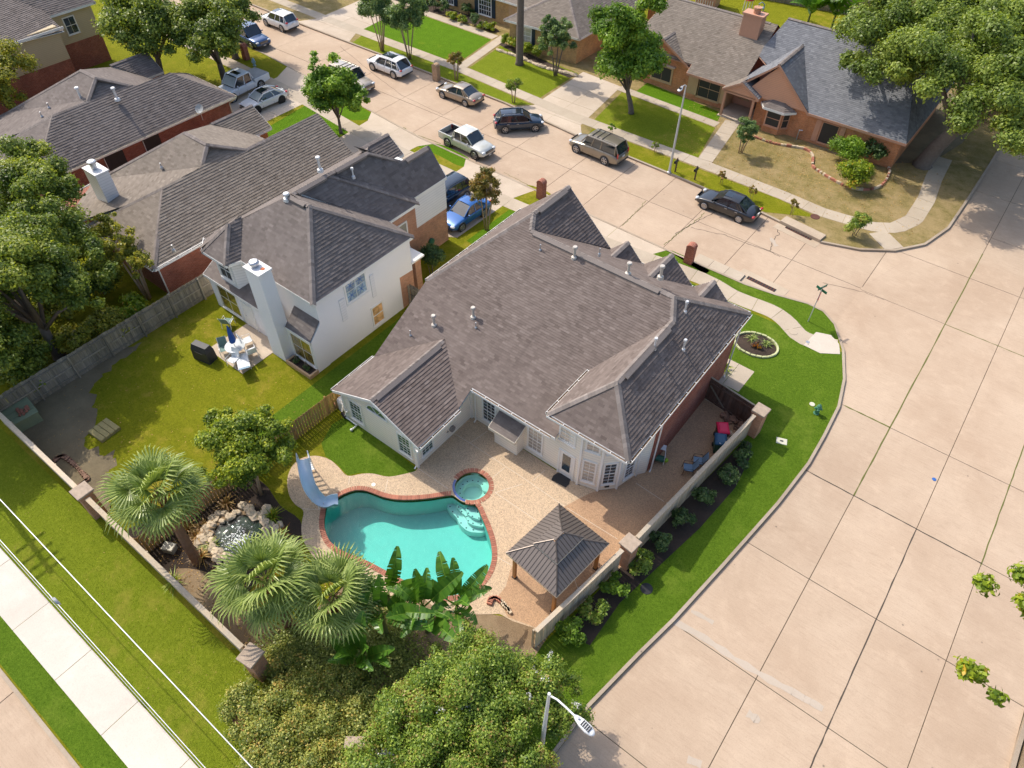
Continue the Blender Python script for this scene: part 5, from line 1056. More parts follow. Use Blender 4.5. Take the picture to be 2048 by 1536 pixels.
# gate
g = thing('wood_gate', 'dark brown double board gate with a diagonal brace behind the bins', 'gate', (-7.72, 29.3, 0), math.atan2(-.45, 3.05)); me = None
for k in range(20):
    if me is None: o = picket_mesh(1.8, .143).build('board', M_DARKWOOD, g); me = o.data
    else: o = bpy.data.objects.new('board', me); link(o, g)
    o.location = (.08 + .148 * k, 0, .05)
for z in (.25, 1.55): mb = MB(); mb.box(.02, 2.98, -.07, -.015, z-.05, z+.05); mb.build('rail', M_DARKWOOD, g)
mb = MB(); mb.beam((.15,-.045,1.3), (1.4,-.045,.2), .1, .04, up=(0,1,0)); mb.build('brace', M_FENCE_GREY, g)
mb = MB(); mb.box(0, 3.02, -.05, .05, 1.86, 1.9); mb.build('cap_rail', M_FENCE_GREY, g)
# gazebo
gz = thing('gazebo', 'square wooden gazebo with a two-tier ribbed metal roof beside the pool', 'gazebo', (-8.18, 14.53, 0), math.atan2(16.5-13.0, -9.45+9.83) - math.pi/2)
M_GZ = simple('bronze_roof_metal', (.185,.155,.135), .42, .55, .12, 2.0); M_GZD = simple('bronze_roof_seam', (.09,.075,.066), .5, .4, .1)
hx, hy = 1.46, 1.76
for x in (-1, 1):
    for y in (-1, 1):
        mb = MB(); mb.box(x*(hx-.2)-.075, x*(hx-.2)+.075, y*(hy-.2)-.075, y*(hy-.2)+.075, 0, 2.2); p = mb.build('post', M_CEDAR, gz)
        mb = MB(); mb.box(x*(hx-.2)-.11, x*(hx-.2)+.11, y*(hy-.2)-.11, y*(hy-.2)+.11, .018, .05); mb.build('foot_plate', M_BLACK, p)
        for d in ((-x, 0), (0, -y)): mb = MB(); q = Vector((x*(hx-.2), y*(hy-.2), 0)); mb.beam(q + Vector((0,0,1.7)), q + Vector((d[0]*.5, d[1]*.5, 2.18)), .08); mb.build('brace', M_CEDAR, gz)
for y in (-1, 1): mb = MB(); mb.box(-hx+.05, hx-.05, y*(hy-.2)-.05, y*(hy-.2)+.05, 2.2, 2.36); mb.build('beam', M_CEDAR, gz)
for x in (-1, 1): mb = MB(); mb.box(x*(hx-.2)-.05, x*(hx-.2)+.05, -hy+.05, hy-.05, 2.2, 2.36); mb.build('beam', M_CEDAR, gz)
def tier(x0, y0, z0, x1, y1, z1, name, ribs):
    c = [Vector((sx*x0, sy*y0, z0)) for sx, sy in ((-1,-1),(1,-1),(1,1),(-1,1))]; t = [Vector((sx*x1, sy*y1, z1)) for sx, sy in ((-1,-1),(1,-1),(1,1),(-1,1))]
    for i in range(4):
        a, b, d, e = c[i], c[(i+1)%4], t[(i+1)%4], t[i]; al = (b-a).normalized(); Ln = (b-a).length; n = round(Ln / .2)
        nrm = (b-a).cross(e-a).normalized(); up = ((e + d) / 2 - (a + b) / 2)
        for k in range(n):
            u0, u1 = Ln * k / n, Ln * (k+1) / n
            def hgt(u):
                s0 = (e-a).dot(al); s1 = Ln - (d-a).dot(al)
                return min(1, u / s0 if s0 > 1e-6 else 1, (Ln-u) / s1 if s1 > 1e-6 else 1)
            upn = up - al * up.dot(al); pr = [a + al*u0, a + al*u1, a + al*u1 + upn*max(0, hgt(u1)), a + al*u0 + upn*max(0, hgt(u0))]
            mb = MB(); g_ = .008; pr2 = [p + al * (g_ if q in (0, 3) else -g_) for q, p in enumerate(pr)]
            mb.poly(pr2); mb.poly([p - nrm*.03 for p in pr2][::-1])
            for q in range(4): x, y = pr2[q], pr2[(q+1)%4]; mb.poly([x, x - nrm*.03, y - nrm*.03, y])
            o = mb.build('roof_panel', M_GZ, gz)
            if k: mb = MB(); mb.beam(pr[0] + nrm*.004, pr[3] + nrm*.004, .028, .03); mb.build('seam', M_GZD, gz) if (pr[3]-pr[0]).length > .06 else None
        mb = MB(); mb.tube([a + nrm*.01, e + nrm*.01], .035, 6); mb.build('hip_cap', M_GZD if i % 2 else M_GZ, gz)
    mb = MB(); mb.mesh([*[p - Vector((0,0,.02)) for p in c], *[p - Vector((0,0,.12)) for p in c]], [(0,1,5,4),(1,2,6,5),(2,3,7,6),(3,0,4,7)]); mb.build('eave_trim', M_CREAM, gz)
tier(hx+.1, hy+.1, 2.4, .56, .74, 3.02, 'lower', 0); tier(.72, .92, 3.1, .04, .28, 3.5, 'upper', 0)
mb = MB(); mb.tube([(0,-.3,3.52),(0,.3,3.52)], .05, 6); mb.build('ridge_cap', M_GZ, gz)

# ================================================================ pool side objects
# slide
sl_ = thing('pool_slide', 'pale blue curved pool slide with a ladder leaning over the pool edge', 'slide', (0, 0, 0))
M_SLIDE = simple('pale_blue_fibreglass', (.55,.68,.78), .22, 0, .1, 3, coat=.6)
cl = [Vector(p) for p in [(-21.584,10.786,2.05),(-20.926,10.317,1.95),(-20.404,9.992,1.45),(-20.027,9.947,0.75),(-19.708,10.114,0.38),(-19.557,10.507,0.28),(-19.4,10.702,0.24)]]
pts = []
for i in range(len(cl) - 1):
    for k in range(5):
        t = k / 5; a, b, c, d = cl[max(i-1,0)], cl[i], cl[i+1], cl[min(i+2,len(cl)-1)]
        pts.append(.5*((2*b)+(c-a)*t+(2*a-5*b+4*c-d)*t*t+(3*b-a-3*c+d)*t**3))
pts.append(cl[-1])
mb = MB(); prof = [(-.30,.24),(-.33,.26),(-.27,.2),(-.24,.04),(-.12,-.02),(.12,-.02),(.24,.04),(.27,.2),(.33,.26),(.30,.24),(.24,-.0),(.12,-.07),(-.12,-.07),(-.24,.0)]
vs = []; fs = []; m = len(prof)
for i, p in enumerate(pts):
    d = (pts[min(i+1,len(pts)-1)] - pts[max(i-1,0)]); d.z *= .6; d.normalize(); x = d.cross(Vector((0,0,1))).normalized(); y = x.cross(d)
    for u, v in prof: vs.append(p + x*u + y*v)
for i in range(len(pts)-1):
    for k in range(m): fs.append((i*m+k, i*m+(k+1)%m, (i+1)*m+(k+1)%m, (i+1)*m+k))
mb.mesh(vs, fs); mb.build('chute', M_SLIDE, sl_, smooth=True)
tp = pts[0]; dirn = (pts[4]-pts[0]); dirn.z = 0; dirn.normalize(); sd_ = Vector((-dirn.y, dirn.x, 0)); ft = tp - dirn*.75; ft.z = 0
for s in (-1, 1):
    mb = MB(); mb.tube([ft + sd_*.25*s, tp - dirn*.1 + sd_*.27*s + Vector((0,0,.0)), tp - dirn*.05 + sd_*.28*s + Vector((0,0,.55)), tp + dirn*.35 + sd_*.3*s + Vector((0,0,.45)), tp + dirn*.5 + sd_*.3*s + Vector((0,0,.15))], .028, 8); mb.build('handrail', M_WHITE, sl_)
    for q in (9, 17): 
        if q < len(pts): mb = MB(); p = pts[q] + sd_*.15*s; mb.tube([p - Vector((0,0,.06)), (p.x, p.y, 0)], .028, 6); mb.build('leg', M_WHITE, sl_)
for k in range(6):
    t = (k + .6) / 6.6; c = ft.lerp(tp - dirn*.1, t); mb = MB(); mb.beam(c - sd_*.25, c + sd_*.25, .1, .03); mb.build('rung', M_WHITE, sl_)
# pond with stone ring and stones
PC = (-21.917,6.312)
pond = thing('garden_pond', 'small garden pond with a rim of rough stones under the tall palm', 'pond', (*PC, 0))
ring = ell((0, 0), 1.35, 1.15, 22, R(20), .06)
mb = MB(); mb.prism([(x*1.2, y*1.2) for x, y in ring], 0, .14, holes=[[(x*.98, y*.98) for x, y in ring]]); mb.build('rim', M_DIRT, pond)
mb = MB(); mb.sheet(ring, .02); mb.build('liner', simple('dark_pond_liner', (.06,.075,.06), .6, var=.5, scale=4), pond); mb = MB(); mb.sheet(ring, .12); mb.build('water', W_POND, pond)
rf_ = random.Random(9); mb = MB()
for k in range(260):
    q = rf_.random(); mb.blob((.35 + rf_.gauss(0, .42) - q*.2, -.25 + rf_.gauss(0, .36), .125), (rf_.uniform(.02,.06), rf_.uniform(.015,.04), .012), 5, 3)
mb.build('foam', simple('white_water_foam', (.72,.76,.76), .5, var=.1), pond, kind='stuff')
rs_ = random.Random(4)
for k in range(54):
    a = 2*math.pi*k/54; r_ = rs_.uniform(.98, 1.45); x, y = 1.35*math.cos(a)*r_, 1.15*math.sin(a)*r_; x, y = x*math.cos(R(20))-y*math.sin(R(20)), x*math.sin(R(20))+y*math.cos(R(20))
    mb = MB(); s = rs_.uniform(.11, .26); mb.blob((x, y, .17 + rs_.uniform(-.02, .08)), (s*1.2, s, s*.6), 7, 4, .22, rnd=rs_); mb.build('stone', M_STONE, pond)
rk = thing('rockery', 'scatter of rough tan rocks in the mulch between the pond and the pool deck', 'rocks', (*PC, 0))
for k in range(16):
    p = [(-21.991,7.63),(-21.235,7.66),(-20.364,7.423),(-20.117,6.899),(-21.204,7.313),(-20.692,6.271),(-23.161,5.412),(-21.833,5.026),(-22.667,4.9),(-21.204,4.999),(-23.689,6.108),(-20.832,7.975),(-22.044,8.161),(-22.415,7.487),(-23.198,4.841),(-23.531,6.611)][k]
    mb = MB(); s = rs_.uniform(.14, .3); mb.blob((p[0], p[1], s*.35), (s*1.2, s, s*.6), 7, 4, .25, rnd=rs_); mb.build('rock', M_STONE, rk, world=True)
# planter wall of bricks at the deck edge
t = thing('brick_planter', 'curved brick planter edge between the deck and the bushes', 'planter', (0, 0, 0))
for k, p in enumerate(smooth2([(-9.69,11.3),(-9.76,11.45),(-9.72,11.6),(-9.57,11.69),(-9.37,11.7),(-9.12,11.66),(-8.91,11.63),(-8.69,11.56)], 2)):
    mb = MB(); mb.M = Matrix.Translation((*p, 0)) @ Matrix.Rotation(rs_.uniform(-.3,.3) + (.4 if k < 6 else -.6), 4, 'Z'); mb.bbox(-.13,.13,-.07,.07,0,.16,.01); mb.build('brick', M_REDBRICK_PIECE if k < 9 else M_STONE, t)
# wheeled bins
def bin_(label, x, y, rz, body, lid, txt=None):
    t = thing('wheeled_bin', label, 'bin', (x, y, .02), rz, 'wheeled bins by the right fence')
    mb = MB(); b0, b1 = (.24, .27), (.3, .37); zt_ = 1.0
    vs = [(-b0[0],-b0[1],.06),(b0[0],-b0[1],.06),(b0[0],b0[1],.06),(-b0[0],b0[1],.06),(-b1[0],-b1[1],zt_),(b1[0],-b1[1],zt_),(b1[0],b1[1],zt_),(-b1[0],b1[1],zt_)]
    mb.mesh(vs, [(0,3,2,1),(0,1,5,4),(1,2,6,5),(2,3,7,6),(3,0,4,7),(4,5,6,7)]); mb.box(-b1[0]-.03,b1[0]+.03,-b1[1]-.03,b1[1]+.03,zt_-.07,zt_-.01); mb.build('body', body, t)
    mb = MB(); L_ = [(-.34,-.42,zt_),(.34,-.42,zt_),(.34,.42,zt_),(-.34,.42,zt_),(-.31,-.38,zt_+.05),(.31,-.38,zt_+.05),(.31,.36,zt_+.09),(-.31,.36,zt_+.09),(-.2,-.28,zt_+.1),(.2,-.28,zt_+.1),(.2,.26,zt_+.13),(-.2,.26,zt_+.13)]
    mb.mesh(L_, [(0,3,2,1),(0,1,5,4),(1,2,6,5),(2,3,7,6),(3,0,4,7),(4,5,9,8),(5,6,10,9),(6,7,11,10),(7,4,8,11),(8,9,10,11)]); lo = mb.build('lid', lid, t)
    mb = MB(); mb.tube([(-.25,.43,zt_-.06),(.25,.43,zt_-.06)], .022, 6); mb.build('handle', body, t)
    for s in (-1, 1): mb = MB(); mb.tube([(s*.22,.3,.12),(s*.29,.3,.12)], .12, 14); mb.build('wheel', M_BLACK, t)
    if txt: text_on(txt[0], txt[1], t, txt[2], txt[3], txt[4])
    return t
def text_on(s, size, parent, loc, rot, mat, ext=.002, name='lettering'):
    cu = bpy.data.curves.new(name, 'FONT'); cu.body = s; cu.size = size; cu.align_x = 'CENTER'; cu.align_y = 'CENTER'; cu.extrude = ext
    to = bpy.data.objects.new(name, cu); C.objects.link(to); dg = bpy.context.evaluated_depsgraph_get(); me = bpy.data.meshes.new_from_object(to.evaluated_get(dg)); bpy.data.objects.remove(to, do_unlink=True)
    o = bpy.data.objects.new(name, me); me.materials.clear(); me.materials.append(mat); link(o, parent); o.location = loc; o.rotation_euler = rot; return o
M_MAGENTA = simple('magenta_plastic', (.72,.012,.075), .38, var=.08); M_BLUELID = simple('blue_plastic', (.018,.085,.17), .4, var=.1); M_GREENBIN = simple('green_bin_plastic', (.012,.085,.05), .45, var=.15)
bp = [Vector(p) for p in [(-5.613,27.034,0.0),(-5.021,25.978,0.0)]]
bin_('black wheeled bin with a bright magenta lid beside the brick pile', bp[0].x, bp[0].y, R(35), M_BLACK, M_MAGENTA, ('CITY', .16, (0,-.345,.72), (R(90-7),0,0), M_WHITE))
bin_('green wheeled bin with a blue lid against the right fence', -5.35, bp[1].y + .25, R(28), M_GREENBIN, M_BLUELID, ('PRC', .15, (-.05,-.26,1.085), (R(5),0,R(90)), M_WHITE))
# loose brick and stone piles
def pile(label, pts, mat, n, s, seed, cat='pile', nm='brick_pile', piece='brick'):
    t = thing(nm, label, cat, (*pts[0], 0)); rr = random.Random(seed); base = Vector((*pts[0], 0))
    for k in range(n):
        p = pts[rr.randrange(len(pts))]; mb = MB(); mb.M = Matrix.Translation(Vector((p[0]+rr.gauss(0,.16), p[1]+rr.gauss(0,.16), .03 + rr.random()*.2)) - base) @ Matrix.Rotation(rr.uniform(0,6), 4, 'Z') @ Matrix.Rotation(rr.uniform(-.5,.5), 4, 'X')
        q = rr.uniform(.7,1.3)*s; mb.bbox(-q,q,-q*.6,q*.6,-q*.4,q*.4,q*.12); mb.build(piece, mat, t)
pile('heap of broken bricks against the gate behind the magenta bin', [(-5.896,28.684),(-5.548,28.624),(-5.235,28.633),(-5.55,28.956)], M_RUBBLE, 26, .17, 1)
pile('heap of loose bricks along the fence under the gate pillar', [(-5.036,28.414),(-4.928,28.78),(-4.882,29.148),(-4.892,29.571),(-4.857,28.367)], M_RUBBLE, 40, .12, 2)
pile('small pile of broken stone between the two bins', [(-5.261,27.586),(-5.067,27.51)], M_STONE, 12, .13, 3)
# sling chairs stacked by the fence
def sling_chair(label, x, y, rz, cloth, frame, group, z=.02, sc=1.0):
    t = thing('patio_chair', label, 'chair', (x, y, z), rz, group, sc)
    for s in (-1, 1):
        mb = MB(); mb.tube([(s*.28,-.3,0),(s*.28,-.27,.58),(s*.28,.2,.6),(s*.28,.3,.0)], .018, 6); mb.build('leg', frame, t)
        mb = MB(); mb.tube([(s*.25,-.28,.42),(s*.25,.2,.36),(s*.25,.42,.95)], .016, 6); mb.build('side_rail', frame, t)
    mb = MB(); mb.box(-.24,.24,-.27,.2,.385,.40); mb.build('seat', cloth, t)
    mb = MB(); mb.mesh([(-.24,.2,.38),(.24,.2,.38),(.24,.42,.95),(-.24,.42,.95),(-.24,.22,.37),(.24,.22,.37),(.24,.44,.94),(-.24,.44,.94)], [(0,1,2,3),(4,7,6,5),(0,4,5,1),(1,5,6,2),(2,6,7,3),(3,7,4,0)]); mb.build('backrest', cloth, t)
    return t
M_BLUECLOTH = simple('blue_grey_sling', (.20,.30,.40), .7, var=.2, scale=12); M_DKFRAME = simple('dark_bronze_frame', (.035,.03,.028), .4, .3); M_WHITECLOTH = simple('white_sling', (.68,.70,.70), .7, var=.1); M_GREENCLOTH = simple('grey_green_sling', (.15,.24,.21), .7, var=.15)
cp = [Vector(p) for p in [(-5.477,25.183,0.0),(-5.437,25.826,0.0)]]
sling_chair('blue-grey sling chair nearest the camera by the right fence', -5.95, 23.9, R(-62), M_BLUECLOTH, M_DKFRAME, 'sling chairs by the right fence'); sling_chair('blue-grey sling chair tucked beside the green bin', -5.75, 24.65, R(-62), M_BLUECLOTH, M_DKFRAME, 'sling chairs by the right fence')
# things along the brick wall
def G3(x, y): return (x, y, .02)
t = thing('garden_hose', 'coil of green hose on the patio at the brick wall', 'hose', (-8.077,26.774,0.02))
for k in range(4): mb = MB(); mb.tube([(.24*math.cos(a*.5236)*(1-.06*k), .24*math.sin(a*.5236)*(1-.06*k), .03+.035*k) for a in range(13)], .022, 6); mb.build('coil', MATS['green_plastic'], t)
t = thing('hose_cart', 'small green hose cart with a lime cap by the wall downspout', 'cart', (-7.533,23.565,0.02), R(20))
mb = MB(); mb.tube([(-.3,0,.25),(.25,0,.25)], .19, 12); mb.build('reel', MATS['green_plastic'], t); mb = MB(); mb.blob((.36,.02,.2), .13, 8, 6); mb.build('cap', simple('lime_plastic', (.35,.55,.03), .4), t); mb = MB(); mb.tube([(-.3,-.2,0),(-.3,-.1,.55),(-.1,.3,.75),(.2,.3,.75),(.25,-.1,.55),(.25,-.2,0)], .02, 6); mb.build('frame', M_WHITE, t); mb = MB(); mb.box(-.2,.2,.25,.6,.72,.75); mb.build('tray', M_WHITE, t)
mb = MB(); mb.mesh([(-.2,-.12,.0),(.2,-.12,.0),(.2,.12,.0),(-.2,.12,.0),(-.1,-.05,.3),(.1,-.05,.3),(.1,.05,.3),(-.1,.05,.3)], [(0,1,5,4),(1,2,6,5),(2,3,7,6),(3,0,4,7),(4,5,6,7)]); o = tag(mb.build('plastic_jug', M_BLUECLOTH), 'pale blue jug on the patio at the foot of the brick wall', 'jug'); o.location = (-8.02,27.638,0.02)
mb = MB(); mb.prism([(-.45,-.28),(.45,-.28),(.5,0),(.4,.3),(0,.42),(-.4,.3),(-.5,0)], 0, .025); o = tag(mb.build('door_mat', simple('dark_doormat', (.03,.03,.032), .9)), 'dark half round mat on the patio outside the glazed door', 'mat'); o.location = (-11.082,19.166,0.02); o.rotation_euler[2] = R(5)
# pool pump cluster beside the wing, white drain pipe
t = thing('pool_pump', 'white pool filter tank and pump beside the left wing', 'pool pump', (-23.824,15.034,0))
mb = MB(); mb.lathe([(.22,0),(.24,.1),(.24,.75),(.16,.92),(.05,.97)], (-.25,.35,0), 14); mb.build('filter_tank', M_WHITE, t); mb = MB(); mb.tube([(.1,0,.18),(.5,-.1,.18)], .11, 10); mb.build('motor', M_BLACK, t); mb = MB(); mb.tube([(-.25,.35,.7),(.05,.2,.75),(.1,0,.3)], .04, 7); mb.tube([(.5,-.1,.18),(.7,.2,.1)], .04, 7); mb.build('pipe', M_WHITE, t)
mb = MB(); q = [Vector(p) for p in [(-23.072,14.958,0.9),(-23.405,14.962,0.2),(-22.433,14.961,0.12),(-22.454,14.546,0.1)]]; mb.tube(q, .05, 8); mb.blob(q[-1], .09, 8, 6); tag(mb.build('drain_pipe', M_WHITE), 'white drain pipe running from the left wing over the turf', 'pipe')
mb = MB(); mb.lathe([(.11,0),(.11,.012)], (0,0,0), 14); o = tag(mb.build('skimmer_lid', M_WHITE), 'round white skimmer lid set in the deck above the pool', 'lid'); o.location = (-18.844,12.696,0.016)
mb = MB(); mb.box(-.28,.28,-.2,.2,0,.34); mb.bbox(-.31,.31,-.23,.23,.34,.42,.03); o = tag(mb.build('utility_box', simple('beige_box', (.42,.38,.29), .5)), 'beige pump box on the soil at the foot of the golden fence', 'box'); o.location = (-23.977,3.697,0); o.rotation_euler[2] = R(25)

# ================================================================ the white house's yard
py = [Vector(p) for p in [(-34.287,17.01,0.0),(-31.117,15.972,0.0),(-30.917,13.491,0.0),(-34.322,14.007,0.0)]]
mb = MB(); mb.prism([(-34.35,13.5),(-30.92,13.5),(-30.92,15.8),(-30.95,16.55),(-34.35,16.55)], -.02, .03); mb.build('patio_slab', M_DRIVE, kind='structure')
mb = MB(); mb.prism([(-29.5,15.75),(-27.3,15.75),(-27.3,16.46),(-29.5,16.46)], -.02, .28, holes=[[(-29.38,15.87),(-27.42,15.87),(-27.42,16.4),(-29.38,16.4)]]); pb = tag(mb.build('planter_box', M_TAN), 'low tan planter box under the white house window', 'planter')
mb = MB(); mb.sheet([(-29.4,15.85),(-27.4,15.85),(-27.4,16.42),(-29.4,16.42)], .22); mb.build('soil', M_MULCH, pb)
t = thing('barbecue_grill', 'barbecue under a black cover on the grass beside the patio', 'grill', (-33.803,12.95,0), R(12))
mb = MB(); vs = [(-.65,-.35,0),(.65,-.35,0),(.65,.35,0),(-.65,.35,0),(-.62,-.32,.85),(.62,-.32,.85),(.62,.32,.85),(-.62,.32,.85),(-.55,-.2,1.2),(.55,-.2,1.2),(.55,.22,1.2),(-.55,.22,1.2)]
mb.mesh(vs, [(0,1,5,4),(1,2,6,5),(2,3,7,6),(3,0,4,7),(4,5,9,8),(5,6,10,9),(6,7,11,10),(7,4,8,11),(8,9,10,11)]); mb.build('cover', simple('black_grill_cover', (.03,.03,.034), .55, var=.4, scale=4), t)
mb = MB(); mb.tube([(-.3,-.34,.75),(.3,-.34,.75)], .02, 6); mb.build('strap', M_BLACK, t)
t = thing('patio_umbrella', 'folded blue parasol standing in the patio table', 'umbrella', (-32.529,14.404,0.03))
mb = MB(); mb.tube([(0,0,0),(0,0,2.45)], .022, 8); mb.build('pole', M_STEEL, t); mb = MB(); mb.lathe([(.24,1.15),(.2,1.5),(.14,1.9),(.07,2.25),(.02,2.45)], (0,0,0), 8); mb.v = [(x*(1+.25*math.sin(6*math.atan2(y,x))), y*(1+.25*math.sin(6*math.atan2(y,x))), z) for x,y,z in mb.v]; mb.build('canopy', simple('blue_canvas', (.012,.075,.32), .8, var=.2), t)
t = thing('patio_table', 'round glass patio table around the folded blue parasol', 'table', (-32.529,14.404,0.03))
mb = MB(); mb.lathe([(.6,.70),(.6,.715)], (0,0,0), 24); mb.build('tabletop', simple('pale_table_glass', (.55,.58,.58), .1), t); mb = MB(); mb.tube([(.6*math.cos(a*.2618),.6*math.sin(a*.2618),.705) for a in range(25)], .018, 6); mb.build('rim', M_WHITE, t)
for k in range(4): a = math.pi/4+k*math.pi/2; mb = MB(); mb.tube([(.52*math.cos(a),.52*math.sin(a),0),(.46*math.cos(a),.46*math.sin(a),.69)], .018, 6); mb.build('leg', M_WHITE, t)
for lab, (x, y), rz, cl_ in (('white framed sling chair behind the patio table near the house', (-32.662,15.322), R(160), M_WHITECLOTH), ('white sling chair to the right of the patio table', (-31.653,14.873), R(-110), M_WHITECLOTH), ('green sling chair to the left of the patio table', (-33.19,13.994), R(60), M_GREENCLOTH), ('white sling chair in front of the patio table', (-31.967,13.741), R(15), M_WHITECLOTH)):
    sling_chair(lab, x, y, rz, cl_, M_WHITE, 'chairs around the patio table', .03, 1.05)
sling_chair('grey-green high backed chair standing alone on the grass', *(-35.071,15.656), R(-150), M_GREENCLOTH, M_WHITE, 'chairs around the patio table', 0, 1.1)
t = thing('sun_lounger', 'white sun lounger with a blue back panel at the patio edge', 'lounger', (-31.241,13.933,0.03), R(-118))
mb = MB(); mb.box(-.32,.32,-.9,.35,.34,.37); mb.build('bed', M_WHITECLOTH, t); mb = MB(); mb.mesh([(-.32,.35,.36),(.32,.35,.36),(.32,.9,.75),(-.32,.9,.75)], [(0,1,2,3)]); mb.poly([(-.32,.36,.34),(-.32,.91,.73),(.32,.91,.73),(.32,.36,.34)]); mb.build('backrest', M_BLUECLOTH, t)
for x in (-1,1):
    mb = MB(); mb.tube([(x*.34,-.9,.36),(x*.34,.35,.36),(x*.34,.9,.77)], .02, 6); mb.build('rail', M_WHITE, t)
    for y in (-.85,.3): mb = MB(); mb.tube([(x*.34,y,0),(x*.34,y,.36)], .02, 6); mb.build('leg', M_WHITE, t)
t = thing('hay_pallet', 'square straw coloured pallet of four bales on the shaded grass', 'pallet', (-33.433,5.86,0), R(4))
for k in range(4): mb = MB(); mb.bbox(-.62,.62,-.62+.31*k+.01,-.62+.31*k+.30,0,.2,.03); mb.build('bale', simple('straw', (.36,.30,.13), .95, var=.4, scale=9, bmp=.8), t)
t = thing('storage_box', 'pale green storage box with clay bits on its lid in the yard corner', 'storage box', (-37.878,3.479,0), R(-6))
mb = MB(); mb.box(-.9,.9,-.75,.75,0,.75); mb.build('body', simple('sage_wood', (.26,.30,.18), .8, var=.2), t); mb = MB(); [mb.bbox(-.95+.48*k,-.95+.48*k+.46,-.8,.8,.75,.8,.01) for k in range(4)]
for k in range(4): mb = MB(); mb.bbox(-.95+.48*k,-.95+.48*k+.46,-.8,.8,.75,.8,.01); mb.build('lid_board', MATS['sage_wood'], t)
for k in range(14): mb = MB(); mb.blob((random.uniform(-.1,.6), random.uniform(-.1,.5), .86), (.12,.09,.07), 6, 4, .3); mb.build('clay_piece', M_REDBRICK_PIECE, t)
t = thing('garden_edging', 'curved row of dark edging bricks by the back fence', 'edging', (0,0,0))
for k, p in enumerate(smooth2([(-33.6,2.89),(-33.7,3.19),(-33.65,3.4),(-33.42,3.49),(-32.79,3.53),(-32.21,3.53),(-31.67,3.5),(-31.16,3.46),(-31.1,3.23),(-31.07,2.93)], 3)): mb = MB(); mb.M = Matrix.Translation((*p,0)) @ Matrix.Rotation(k*.2,4,'Z'); mb.bbox(-.14,.14,-.08,.08,0,.12,.01); mb.build('brick', M_RUBBLE, t)
mb = MB(); mb.tube([(.33*math.cos(a*.349),0,.35+.33*math.sin(a*.349)) for a in range(19)], .07, 8); mb.lathe([(.12,-.03),(.12,.03)], (0,0,0), 10) if False else None
t = tag(mb.build('spare_tyre', M_BLACK), 'black tyre leaning on the white house wall', 'tyre'); t.location = (-36.505,16.627,0); t.rotation_euler = (R(-12),0,R(4))
# small brick edging between the houses
t = thing('brick_edging', 'row of reddish bricks on edge between the white house and the pool house', 'edging', (0,0,0)); 
for k in range(60): mb = MB(); mb.M = Matrix.Translation((-24.55, 15.2+.145*k, 0)); mb.bbox(-.09,.09,-.062,.062,0,.3,.01); mb.build('brick', M_REDBRICK_PIECE, t)

